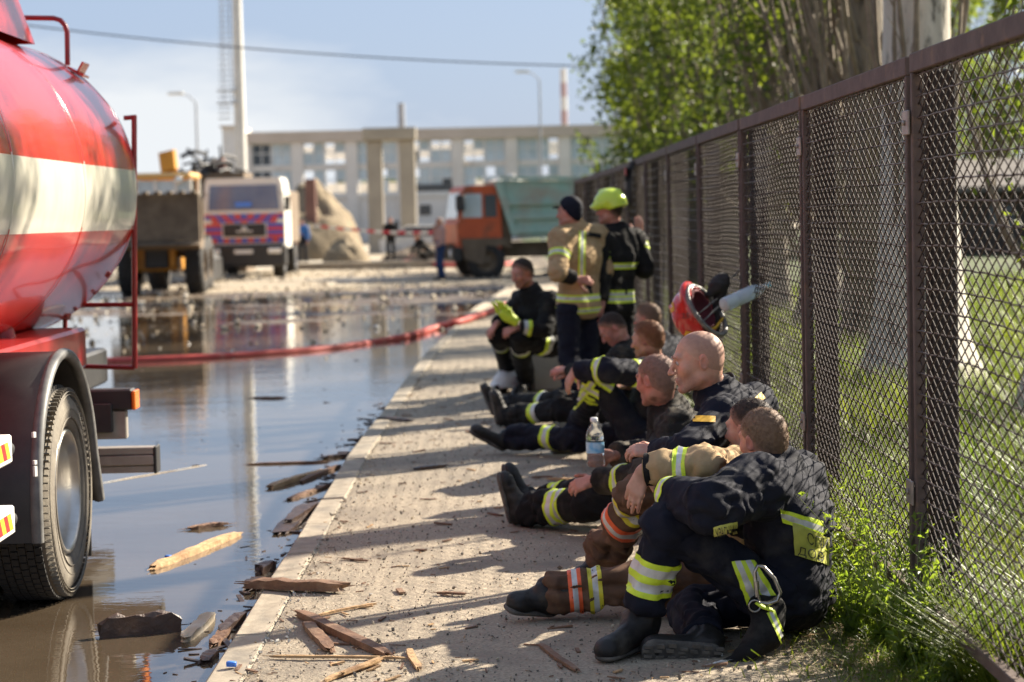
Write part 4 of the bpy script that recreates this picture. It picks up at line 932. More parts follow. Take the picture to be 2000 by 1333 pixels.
# ------------------------------------------------------------------ implicit bodies
class Field:
    """signed distance on a grid; round cones and ellipsoids blended with a smooth minimum, meshed by surface nets"""
    def __init__(s, lo, hi, h):
        s.o = np.array(lo, np.float32); s.h = h; s.n = np.maximum(4, np.ceil((np.array(hi) - np.array(lo))/h).astype(int) + 1); s.f = np.full(s.n, 1.0, np.float32)
    def sub(s, lo, hi):
        a = np.clip(np.floor((np.array(lo)-s.o)/s.h).astype(int), 0, s.n-1); b = np.clip(np.ceil((np.array(hi)-s.o)/s.h).astype(int)+1, 1, s.n)
        if np.any(b - a < 1): return None
        ax = [(s.o[i] + np.arange(a[i], b[i], dtype=np.float32)*s.h) for i in range(3)]
        return tuple(slice(a[i], b[i]) for i in range(3)), ax[0][:,None,None], ax[1][None,:,None], ax[2][None,None,:]
    def mix(s, sl, d, k, op):
        f = s.f[sl]
        if op == 'add':
            h = np.clip(.5 + .5*(f - d)/k, 0, 1); s.f[sl] = f + (d - f)*h - k*h*(1-h)
        elif op == 'cut':
            d = -d; h = np.clip(.5 + .5*(d - f)/k, 0, 1); s.f[sl] = f + (d - f)*h + k*h*(1-h)
    def cone(s, a, ra, b, rb, k=.02, flat=None, op='add', cap=None):
        a = np.array(a, np.float32); b = np.array(b, np.float32); r = max(ra, rb); pad = r*(1 if flat is None else max(1, 1/flat[1])) + k + 2*s.h
        g = s.sub(np.minimum(a, b) - pad, np.maximum(a, b) + pad)
        if g is None: return s
        sl, x, y, z = g; ba = b - a; L2 = float(ba @ ba) + 1e-9
        X, Y, Z = x - a[0], y - a[1], z - a[2]; t = (X*ba[0] + Y*ba[1] + Z*ba[2])/L2
        tc = np.clip(t, 0, 1)
        dx, dy, dz = X - tc*ba[0], Y - tc*ba[1], Z - tc*ba[2]
        if flat is not None:
            n = np.array(flat[0], np.float32); n = n/np.linalg.norm(n); q = (dx*n[0] + dy*n[1] + dz*n[2])*(flat[1] - 1); dx, dy, dz = dx + n[0]*q, dy + n[1]*q, dz + n[2]*q
        d = np.sqrt(dx*dx + dy*dy + dz*dz) - (ra + (rb-ra)*tc)
        if cap is not None:                       # square end at b (and at a)
            L = math.sqrt(L2)
            if 'b' in cap: d = np.maximum(d, (t-1)*L)
            if 'a' in cap: d = np.maximum(d, -t*L)
        s.mix(sl, d, k, op); return s
    def ell(s, c, r, ax=None, k=.02, op='add'):
        c = np.array(c, np.float32); r = np.array(r, np.float32); pad = r.max() + k + 2*s.h; g = s.sub(c - pad, c + pad)
        if g is None: return s
        sl, x, y, z = g; X, Y, Z = x - c[0], y - c[1], z - c[2]
        if ax is None: u, v, w = X/r[0], Y/r[1], Z/r[2]; k1 = np.sqrt((u/r[0])**2 + (v/r[1])**2 + (w/r[2])**2)
        else:
            A = [np.array(a, np.float32) for a in ax]; u, v, w = [(X*A[i][0] + Y*A[i][1] + Z*A[i][2])/r[i] for i in range(3)]
            k1 = np.sqrt((u/r[0])**2 + (v/r[1])**2 + (w/r[2])**2)
        k0 = np.sqrt(u*u + v*v + w*w); d = k0*(k0-1)/(k1 + 1e-9); s.mix(sl, d, k, op); return s
    def half(s, p, n, k=.004):
        """keep the side of the plane that n points away from"""
        n = np.array(n, np.float32); n = n/np.linalg.norm(n); p = np.array(p, np.float32)
        x, y, z = [(s.o[i] + np.arange(s.n[i], dtype=np.float32)*s.h) for i in range(3)]
        d = (x[:,None,None]-p[0])*n[0] + (y[None,:,None]-p[1])*n[1] + (z[None,None,:]-p[2])*n[2]; s.f = np.maximum(s.f, d); return s
    def mesh(s):
        f = s.f; S = f < 0; S[0] = S[-1] = False; S[:,0] = S[:,-1] = False; S[:,:,0] = S[:,:,-1] = False
        c = np.zeros(np.array(S.shape)-1, np.uint8)
        for i in (0,1):
            for j in (0,1):
                for k in (0,1): c += S[i:S.shape[0]-1+i, j:S.shape[1]-1+j, k:S.shape[2]-1+k]
        idx = np.argwhere((c > 0) & (c < 8)); M_ = len(idx); mp = np.full(c.shape, -1, np.int32); mp[tuple(idx.T)] = np.arange(M_)
        cor = [(i,j,k) for i in (0,1) for j in (0,1) for k in (0,1)]
        val = np.stack([f[idx[:,0]+i, idx[:,1]+j, idx[:,2]+k] for i,j,k in cor], 1); sg = np.stack([S[idx[:,0]+i, idx[:,1]+j, idx[:,2]+k] for i,j,k in cor], 1)
        P = np.zeros((M_,3), np.float32); n = np.zeros(M_, np.float32)
        for a in range(8):
            for b in range(a+1, 8):
                df = np.array(cor[b]) - np.array(cor[a])
                if np.abs(df).sum() != 1: continue
                m = sg[:,a] != sg[:,b]; va, vb = val[:,a], val[:,b]; t = np.where(m, np.clip(va/np.where(np.abs(va-vb) < 1e-9, 1e-9, va-vb), 0, 1), 0)
                P += np.where(m[:,None], np.array(cor[a], np.float32)[None] + t[:,None]*df[None], 0); n += m
        V = (P/n[:,None] + idx)*s.h + s.o; F = []
        for a in range(3):
            o1, o2 = [(1,2),(2,0),(0,1)][a]; sl0 = [slice(None)]*3; sl1 = [slice(None)]*3; sl0[a] = slice(0,-1); sl1[a] = slice(1,None)
            A, B = S[tuple(sl0)], S[tuple(sl1)]; e = np.argwhere(A != B)
            if not len(e): continue
            u = np.zeros(3, int); u[o1] = 1; w = np.zeros(3, int); w[o2] = 1
            q = np.stack([mp[tuple((e-u-w).T)], mp[tuple((e-w).T)], mp[tuple(e.T)], mp[tuple((e-u).T)]], 1); pos = A[tuple(e.T)]
            q[~pos] = q[~pos][:, ::-1]; F.append(q)
        F = np.concatenate(F); F = F[(F >= 0).all(1)]; return V, F
def vnormals(V, F):
    a = np.cross(V[F[:,2]]-V[F[:,0]], V[F[:,3]]-V[F[:,1]]); N = np.zeros_like(V)
    for k in range(4): np.add.at(N, F[:,k], a)
    return N/(np.linalg.norm(N, axis=1)[:,None] + 1e-9)
def smooth_mesh(V, F, it=1, lam=.5):
    for _ in range(it):
        S = np.zeros_like(V); c = np.zeros(len(V), np.float32)
        for k in range(4):
            for q in (1, 3): np.add.at(S, F[:,k], V[F[:,(k+q)%4]]); np.add.at(c, F[:,k], 1)
        V = V + lam*(S/np.maximum(c,1)[:,None] - V)
    return V
def folds(V, F, amp, seed, bones=(), fine=.38):
    """cloth: ridged creases that run round the limbs and gather at the joints"""
    N = vnormals(V, F); p = V.astype(np.float32); w = np.stack([vnoise(p*5, seed+1), vnoise(p*5, seed+2), vnoise(p*5, seed+3)], 1) - .5
    n1 = vnoise((p + w*.10)*np.array([7,7,11]), seed); rid = 1 - np.abs(2*n1-1)*1.6
    n2_ = vnoise((p + w*.08)*np.array([19,19,24]), seed+5); rid2 = 1 - np.abs(2*n2_-1)*1.6
    wgt = np.full(len(V), .55, np.float32)
    for (j, rad) in bones: wgt += 1.1*np.exp(-((p - np.array(j))**2).sum(1)/(rad*rad))
    m1 = vnoise((p + w*.16)*np.array([4.5,4.5,8]), seed+9); m2 = vnoise((p + w*.12)*np.array([9,9,15]), seed+11)
    val = np.exp(-((m1-.5)/.055)**2)*.9 + np.exp(-((m2-.5)/.07)**2)*.5            # sharp valleys between soft rolls
    d = amp*1.25*wgt*(rid*.55 + rid2*fine - val*.75 + .12); return V + N*d[:,None].astype(np.float32)
def bvh_of(V, F): return BVHTree.FromPolygons([tuple(v) for v in V.tolist()], [tuple(f) for f in F.tolist()])
def ring(name, mats, parent, bvh, a, b, t0, t1, rows, rmax=.2, n=30, off=.0035, tilt=0):
    """a band of tape round the limb a->b, from t0 to t1 metres; rows = [(share of width, material index)]"""
    a, b = Vector(a), Vector(b); t = (b-a).normalized(); u = t.cross(Vector((0,0,1)))
    if u.length < .1: u = t.cross(Vector((0,1,0)))
    u.normalize(); w = t.cross(u); cuts = [0]; mi = []
    for sh, m in rows:
        for k in range(2): cuts.append(cuts[-1] + sh/2); mi.append(m)
    tot = cuts[-1]; hits = []
    for c in cuts:
        row = []; s = t0 + (t1-t0)*c/tot
        for k in range(n):
            an = 2*math.pi*k/n; d = u*math.cos(an) + w*math.sin(an); o = a + t*(s + tilt*math.cos(an))
            h = bvh.ray_cast(o, d, rmax); row.append((o, d, h[3] if h[0] is not None else None))
        hits.append(row)
    vs = []
    for row in hits:
        good = [q[2] for q in row if q[2] is not None]; med = float(np.median(good)) if good else rmax*.5
        rad = [min(q[2], med*1.6) if q[2] is not None else med for q in row]
        for k, (o, d, r_) in enumerate(row): vs.append(o + d*(rad[k] + off))
    fs = []; m_ = []
    for i in range(len(cuts)-1):
        for k in range(n): fs.append((i*n+k, i*n+(k+1)%n, (i+1)*n+(k+1)%n, (i+1)*n+k)); m_.append(mi[i])
    B = MB(); B.v = [tuple(v) for v in vs]; B.f = fs; B.m = m_; B.sm = [True]*len(fs); return B.build(name, mats, parent)
def cam_hit(bvh, px, py, dmax=100):
    o = Vector((0,0,CAM_H)); d = (C2W @ Vector(((px-1000)/FPX, -(py-666.5)/FPX, -1))).normalized(); h = bvh.ray_cast(o, d, dmax); return h if h[0] is not None else None
def bil(q, u, v):
    (a, b, c, d) = q; return ((a[0]*(1-u)+b[0]*u)*(1-v) + (d[0]*(1-u)+c[0]*u)*v, (a[1]*(1-u)+b[1]*u)*(1-v) + (d[1]*(1-u)+c[1]*u)*v)
def patch(name, mats, parent, bvh, quad, rows=((1,0),), nu=10, off=.0045, nv=2, solid=.003):
    """a piece of tape or cloth laid on the garment; quad = its corners in the photo (tl, tr, br, bl), rows of materials from top to bottom"""
    cuts = [0]; mi = []
    for sh, m in rows:
        for k in range(nv): cuts.append(cuts[-1] + sh/nv); mi.append(m)
    tot = cuts[-1]; vs = []; last = None; ok = []
    for c in cuts:
        for i in range(nu+1):
            h = cam_hit(bvh, *bil(quad, i/nu, c/tot)); ok.append(h is not None)
            if h is not None: last = h[0] + h[1]*off
            vs.append(tuple(last) if last is not None else None)
    good = [v for v in vs if v is not None]
    if not good: return None
    vs = [v if v is not None else good[0] for v in vs]; fs = []; m_ = []; W = nu+1
    for j in range(len(cuts)-1):
        for i in range(nu):
            q = (j*W+i, (j+1)*W+i, (j+1)*W+i+1, j*W+i+1)
            if all(ok[k] for k in q):
                # drop faces torn across a depth step
                pts = [Vector(vs[k]) for k in q]
                if max((pts[0]-pts[2]).length, (pts[1]-pts[3]).length) < .16: fs.append(q); m_.append(mi[j])
    B = MB(); B.v = vs; B.f = fs; B.m = m_; B.sm = [True]*len(fs); return B.build(name, mats, parent)
def print_on(name, s, mat, parent, bvh, quad, off=.0065, bold=.0):
    """lettering laid on a garment"""
    cu = bpy.data.curves.new(name, 'FONT'); cu.body = s; cu.size = 1; cu.resolution_u = 2; cu.offset = bold
    o = bpy.data.objects.new(name, cu); COL.objects.link(o); bpy.context.view_layer.update()
    me = bpy.data.meshes.new_from_object(o.evaluated_get(bpy.context.evaluated_depsgraph_get())); bpy.data.objects.remove(o)
    P = np.array([v.co[:] for v in me.vertices]); lo, hi = P.min(0), P.max(0); vs = []; last = Vector((0,0,0)); good = []
    for p in P:
        h = cam_hit(bvh, *bil(quad, (p[0]-lo[0])/(hi[0]-lo[0]), 1-(p[1]-lo[1])/(hi[1]-lo[1]))); good.append(h is not None)
        if h is not None: last = h[0] + h[1]*off
        vs.append(tuple(last))
    fs = [tuple(p.vertices) for p in me.polygons if all(good[i] for i in p.vertices)]
    B = MB(); B.add(vs, fs); return B.build(name, mat, parent)

# ------------------------------------------------------------------ cloth, skin
def skin(name, c1, c2): return M(name, c1, c2, 22, .58, sss=.10, spec=.35, bump=.25, bscale=180, c3=(c1[0]*1.05, c1[1]*.72, c1[2]*.68), s3=9, p3=(.5,.72), bdist=.004)
def tinted(m):
    t = m.node_tree; b = t.nodes['Principled BSDF']; src = b.inputs['Base Color'].links[0].from_socket; a_ = t.nodes.new('ShaderNodeAttribute'); a_.attribute_name = 'tint'
    mx_ = t.nodes.new('ShaderNodeMixRGB'); mx_.blend_type = 'MULTIPLY'; mx_.inputs[0].default_value = 1; t.links.new(src, mx_.inputs[1]); t.links.new(a_.outputs['Color'], mx_.inputs[2]); t.links.new(mx_.outputs[0], b.inputs['Base Color']); return m
m_skin = skin('skin', (.60,.345,.245), (.52,.28,.195)); m_skinr = skin('ruddy_skin', (.58,.29,.215), (.51,.235,.17))
tinted(m_skin); tinted(m_skinr)
def cloth(name, c1, c2, dust=None, rough=.85, s=10, p3=(.5,.75), s3=5): return M(name, c1, c2, s, rough, bump=.35, bscale=150, c3=dust, s3=s3, p3=p3, bdist=.004, spec=.22, crease=.55)
m_navy = cloth('navy_cloth', (.0070,.0080,.0165), (.012,.013,.021), (.045,.043,.041), p3=(.54,.82))
m_blk = cloth('black_cloth', (.0075,.0072,.0078), (.013,.0122,.012), (.055,.049,.040), p3=(.54,.82))
m_blkd = cloth('dusty_black_cloth', (.011,.010,.009), (.022,.019,.016), (.095,.078,.055), p3=(.48,.75), s3=7)
m_tan = cloth('tan_cloth', (.44,.305,.165), (.36,.245,.125), (.28,.185,.095))
m_brn = cloth('brown_cloth', (.155,.085,.05), (.105,.057,.034), (.075,.042,.028))
m_jean = cloth('jeans', (.03,.055,.14), (.02,.04,.10))
m_shirt = cloth('grey_shirt', (.09,.10,.11), (.06,.065,.07)); m_bshirt = cloth('blue_shirt', (.06,.17,.42), (.05,.14,.36)); m_pink = cloth('pale_shirt', (.45,.28,.24), (.35,.22,.19))
m_lime = M('lime_tape', (.68,.84,.04), (.58,.73,.035), 26, .5, bump=.2, bscale=140); m_silver = M('silver_tape', (.62,.62,.59), (.48,.48,.46), 24, .38, c3=(.30,.29,.27), s3=9, p3=(.56,.75), metal=.15)
m_ofl = M('orange_tape', (.85,.13,.03), (.72,.10,.025), 24, .5); m_gold = M('gold_patch', (.72,.40,.02), (.6,.33,.02), 30, .6)
m_ylt = M('yellow_tape', (.70,.60,.03), (.58,.50,.03), 24, .5)
m_boot = M('boot_leather', (.010,.009,.0085), (.019,.016,.014), 12, .55, spec=.35, bump=.5, bscale=34, crease=.3, c3=(.075,.062,.048), s3=6, p3=(.52,.75), bdist=.006)
m_sole = M('boot_sole', (.05,.045,.04), (.13,.115,.095), 14, .85)
m_hair_d = M('dark_hair', (.022,.014,.010), (.055,.034,.023), 70, .65, spec=.25, bump=.35, bscale=260, bdist=.003); m_hair_b = M('brown_hair', (.14,.085,.052), (.20,.125,.078), 70, .65, spec=.25, bump=.35, bscale=260, bdist=.003)
m_hair_g = M('ginger_hair', (.20,.085,.035), (.13,.058,.026), 70, .65, spec=.25, bump=.35, bscale=260, bdist=.003); m_hair_s = M('shaved_hair', (.19,.105,.075), (.25,.14,.098), 90, .7, bump=.5, bscale=240, bdist=.003)
m_lug = M('sole_lug', (.15,.13,.105), (.07,.06,.05), 20, .9)
m_eye = M('eye', (.45,.40,.38), rough=.25); m_iris = M('iris', (.03,.025,.02), rough=.2); m_ink = M('black_print', (.02,.02,.018), (.05,.05,.04), 40, .7)
TAPE = [m_lime, m_silver, m_ofl, m_ylt, m_gold]
YSY = ((.3,0),(.4,1),(.3,0))
YSYSY = ((.16,0),(.24,1),(.2,0),(.24,1),(.16,0))

def V3(p): return np.array(p, np.float32)
def frame_of(fwd, up):  # forward first, up made square to it
    f = V3(fwd); f = f/np.linalg.norm(f); u = V3(up); u = u - f*(u@f); u = u/np.linalg.norm(u); r = np.cross(f, u); return r, f, u
def head_sdf(F, c, fr, s=1.0, detail=True, ears=True):
    r, f, u = fr
    def P(x, y, z): return V3(c) + (r*x + f*y + u*z)*s
    A = (r, f, u)
    F.ell(P(0,-.014,.032), (.076*s,.098*s,.088*s), A, .02)
    F.ell(P(0,.030,-.030), (.060*s,.060*s,.086*s), A, .035)
    F.ell(P(0,-.035,-.02), (.064*s,.066*s,.07*s), A, .03)
    for q in (-1, 1): F.cone(P(.052*q,.0,-.062), .019*s, P(.018*q,.070,-.104), .017*s, .022)
    F.ell(P(0,.074,-.103), (.022*s,.017*s,.017*s), A, .018)
    if detail:
        F.cone(P(-.036,.078,.026), .014*s, P(.036,.078,.026), .014*s, .014)
        for q in (-1, 1):
            F.ell(P(.044*q,.060,-.022), (.022*s,.022*s,.024*s), A, .022)
            F.ell(P(.031*q,.098,.006), (.017*s,.014*s,.011*s), A, .012, 'cut')
            F.ell(P(.031*q,.080,.006), (.0125*s,.0115*s,.0105*s), A, .003)
        F.cone(P(0,.090,.012), .008*s, P(0,.116,-.034), .0115*s, .012)
        for q in (-1, 1): F.ell(P(.012*q,.102,-.037), (.009*s,.010*s,.008*s), A, .006)
        F.cone(P(-.017,.087,-.066), .0085*s, P(.017,.087,-.066), .0085*s, .008); F.cone(P(-.015,.086,-.079), .009*s, P(.015,.086,-.079), .009*s, .008)
        F.cone(P(-.024,.100,-.0725), .0025*s, P(.024,.100,-.0725), .0025*s, .003, op='cut')
        F.ell(P(0,.094,-.091), (.016*s,.008*s,.006*s), A, .008, 'cut')
    if ears:
        for q in (-1, 1):
            ra = r*q*.88 - f*.42; ra = ra/np.linalg.norm(ra); fa = np.cross(u, ra)*(1 if q > 0 else -1); ua = u
            cc = P(.080*q,-.012,-.002)
            F.ell(cc, (.0085*s,.020*s,.033*s), (ra, np.cross(ua, ra), ua), .006); F.ell(cc + (ra*.008 + f*.004)*s, (.006*s,.010*s,.018*s), (ra, np.cross(ua, ra), ua), .004, 'cut')
HAIR_FADE = {}
def hair_mesh(c, fr, s, h, thick, hl=-.011, noise=.004, seed=1, tilt=.7, top=0.0):
    r, f, u = fr; c = V3(c); F = Field(c - .16*s, c + .17*s, h)
    def P(x, y, z): return c + (r*x + f*y + u*z)*s
    F.ell(P(0,-.014,.032+top*.5), ((.076+thick)*s,(.098+thick)*s,(.088+thick+top)*s), (r,f,u), .02); F.ell(P(0,-.035,-.02), ((.064+thick)*s,(.066+thick)*s,.07*s), (r,f,u), .03)
    F.half(P(0, -hl, 0), f*tilt - u*(1-tilt*tilt)**.5)
    V, Fc = F.mesh(); N = vnormals(V, Fc); nn = f*tilt - u*(1-tilt*tilt)**.5; dist = -((V - P(0, -hl, 0)) @ nn)/s; fade = np.clip(dist/.050 + (fbm(V*60, 2, seed)-.5)*.5, 0, 1); rel = (V - c); ear = np.clip(1 - np.abs(rel @ f + .012*s)/(.03*s), 0, 1)*np.clip(1 - np.abs(rel @ u)/(.045*s), 0, 1); fade = np.clip(fade - ear*.6, 0, 1)
    V = V + N*((fbm(V*70, 2, seed)-.5)*2*noise - (thick + .0015)*s*(1 - np.clip(dist/.022, 0, 1))**2)[:,None].astype(np.float32); HAIR_FADE[len(V)] = fade.astype(np.float32); return V, Fc
def hand_sdf(F, w, d, n, curl=.35, s=1.0, thumb=1, spread=.12, side=None, curls=None, k=.005, tcurl=.4):
    """hand from the wrist w: d = towards the fingers, n = out of the back of the hand, thumb = +1/-1 which side the thumb leaves"""
    d = V3(d); d = d/np.linalg.norm(d); n = V3(n); n = n - d*(n@d); n = n/np.linalg.norm(n); x = np.cross(d, n)*thumb; w = V3(w)
    kn = []
    for i, (ox, ln_) in enumerate(((.030,.094),(.010,.098),(-.010,.094),(-.029,.085))):
        k_ = w + (d*ln_ + x*ox)*s; kn.append(k_)
        F.cone(w + (d*.012 + x*ox*.55)*s, .016*s, k_, .0125*s, .012)
    for i, (l, ox) in enumerate(((.072,.030),(.080,.010),(.074,-.010),(.057,-.029))):
        c = (curls[i] if curls else curl); q = kn[i]; dd = d + x*spread*(1.5-i)*.4; dd = dd/np.linalg.norm(dd); nn = n - dd*(n@dd); ra = (.0098,.0102,.0096,.0085)[i]*s
        for j, (fr_, cc) in enumerate(((.45,.8),(.31,1.0),(.24,.7))):
            a = c*cc; dn = dd*math.cos(a) - nn*math.sin(a); nn = nn*math.cos(a) + dd*math.sin(a); dd = dn; e = q + dd*l*fr_*s
            F.cone(q, ra, e, ra*.90, k if j else .008); q = e; ra *= .90
    q = w + (d*.022 + x*.026 - n*.006)*s; dd = d*.62 + x*.72 - n*.28; dd = dd/np.linalg.norm(dd); ra = .0135*s
    for l in (.044,.034,.027):
        e = q + dd*l*s; F.cone(q, ra, e, ra*.86, .010); q = e; ra *= .86; dd = dd + d*tcurl - n*.10; dd = dd/np.linalg.norm(dd)
def limb(F, a, ra, b, rb, c, rc, k=.03): F.cone(a, ra, b, rb, k); F.cone(b, rb, c, rc, k)
def boot_mesh(heel, toe, up, s, h, shaft_to=None, low=False, ankle=None):
    """one boot: ankle shaft, foot and a thick sole; heel/toe are on the sole line, up = out of the instep"""
    heel, toe = V3(heel), V3(toe); f = toe - heel; L_ = np.linalg.norm(f); f /= L_; u = V3(up); u = u - f*(u@f); u /= np.linalg.norm(u); r = np.cross(f, u); pts = [heel, toe, heel+u*.3] + ([V3(shaft_to)] if shaft_to is not None else [])
    F = Field(np.min(pts, 0) - .16, np.max(pts, 0) + .16, h)
    def P(x, y, z): return heel + r*x + f*y + u*z
    k_ = L_/.29
    F.cone(P(0,.045*k_,.062), .044, P(0,.24*k_,.045), .040, .03, flat=(u, 1.15)); F.cone(P(0,.05*k_,.06), .046, P(0,.05*k_,.11), .05, .03)
    F.ell(P(0,.235*k_,.045), (.050,.055*k_,.040), (r,f,u), .03)
    sh = V3(shaft_to) if shaft_to is not None else P(0,.06,.25)
    if not low:
        an = V3(ankle) if ankle is not None else P(0,.06*k_,.10)
        F.cone(P(0,.055*k_,.075), .054, an, .056, .03); F.cone(an, .056, sh, .063, .03); F.cone(an, .046, P(0,.18*k_,.055), .036, .04)
    V, Fc = F.mesh(); S = Field(np.min(pts, 0) - .16, np.max(pts, 0) + .16, h)
    S.cone(P(0,.045*k_,.018), .042, P(0,.245*k_,.018), .051, .02, flat=(u, 2.6))
    SV, SF = S.mesh(); return V, Fc, SV, SF, (r, f, u, heel, k_)
def sole_lugs(fr, n=7):
    r, f, u, heel, k_ = fr; b = MB()
    for i in range(n):
        y = (.02 + .255*i/(n-1))*k_; w = .034 + .014*math.sin(math.pi*min(1, i/(n-1)*1.05)) if not (2.4 < i < 3.6) else .026
        for sx in (-1, 1):
            for (a, c) in ((.15,.52),(.60,1.0)):
                x = sx*w*(a+c)/2; b.obox(heel + r*x + f*(y + .004*sx*(1 if a > .3 else -1)) + u*(-.003), (r + f*.25*sx, f, u), (w*(c-a)/2*.9, .0135*k_, .006))
    return b
def emit(name, VF, mat, parent, kind=None):
    o = npmesh(name, VF[0], VF[1], mat, parent, kind)
    if 'hair' in name and len(VF[0]) in HAIR_FADE and len(o.data.vertices) == len(VF[0]):
        a = o.data.color_attributes.new('fade', 'FLOAT_COLOR', 'POINT'); q = HAIR_FADE[len(VF[0])]; a.data.foreach_set('color', np.repeat(q, 4))
    return o
def strands(VF, fade, fr, s, mat, parent, ln_, n=2600):
    """cropped hairs standing on the scalp"""
    V, F = VF; N = vnormals(V, F); k = F[rng.integers(0, len(F), n)]; w = rng.random((n, 2)); a = (V[k[:,0]]*(1-w[:,:1]) + V[k[:,1]]*w[:,:1])*(1-w[:,1:]) + (V[k[:,3]]*(1-w[:,:1]) + V[k[:,2]]*w[:,:1])*w[:,1:]
    nn = N[k[:,0]]; f_ = fade[k[:,0]]; keep = (f_ > .18) & (rng.random(n) < f_ + .15); a, nn, f_ = a[keep], nn[keep], f_[keep]; m = len(a)
    d = nn*.75 + fr[1]*.35 - fr[2]*.15 + rng.normal(size=(m,3))*.28; d /= np.linalg.norm(d, axis=1)[:,None]; t = np.cross(d, rng.normal(size=(m,3))); t /= np.linalg.norm(t, axis=1)[:,None]
    L_ = (ln_*s*(.4 + .6*f_)*(.6+.7*rng.random(m)))[:,None]; w_ = .0011
    v = np.stack([a - t*w_ - nn*.001, a + t*w_ - nn*.001, a + d*L_], 1).reshape(-1,3); o = npmesh('hair_strands', v, np.arange(3*m).reshape(-1,3), mat, parent, 'stuff', smooth=False)
    c = o.data.color_attributes.new('fade', 'FLOAT_COLOR', 'POINT'); c.data.foreach_set('color', np.repeat(np.clip(np.repeat(f_, 3)+.25, 0, 1), 4).astype(np.float32)); return o
def fading(m, skin_c):
    """a cropped cut: scalp shows between the hairs towards the hairline"""
    t = m.node_tree; b = t.nodes['Principled BSDF']; src = b.inputs['Base Color'].links[0].from_socket; at_ = t.nodes.new('ShaderNodeAttribute'); at_.attribute_name = 'fade'
    mx_ = t.nodes.new('ShaderNodeMixRGB'); mx_.inputs[1].default_value = (*skin_c, 1); t.links.new(src, mx_.inputs[2]); t.links.new(at_.outputs['Fac'], mx_.inputs[0]); t.links.new(mx_.outputs[0], b.inputs['Base Color']); return m
for _m in (m_hair_d, m_hair_b, m_hair_g, m_hair_s): fading(_m, (.40,.215,.15))

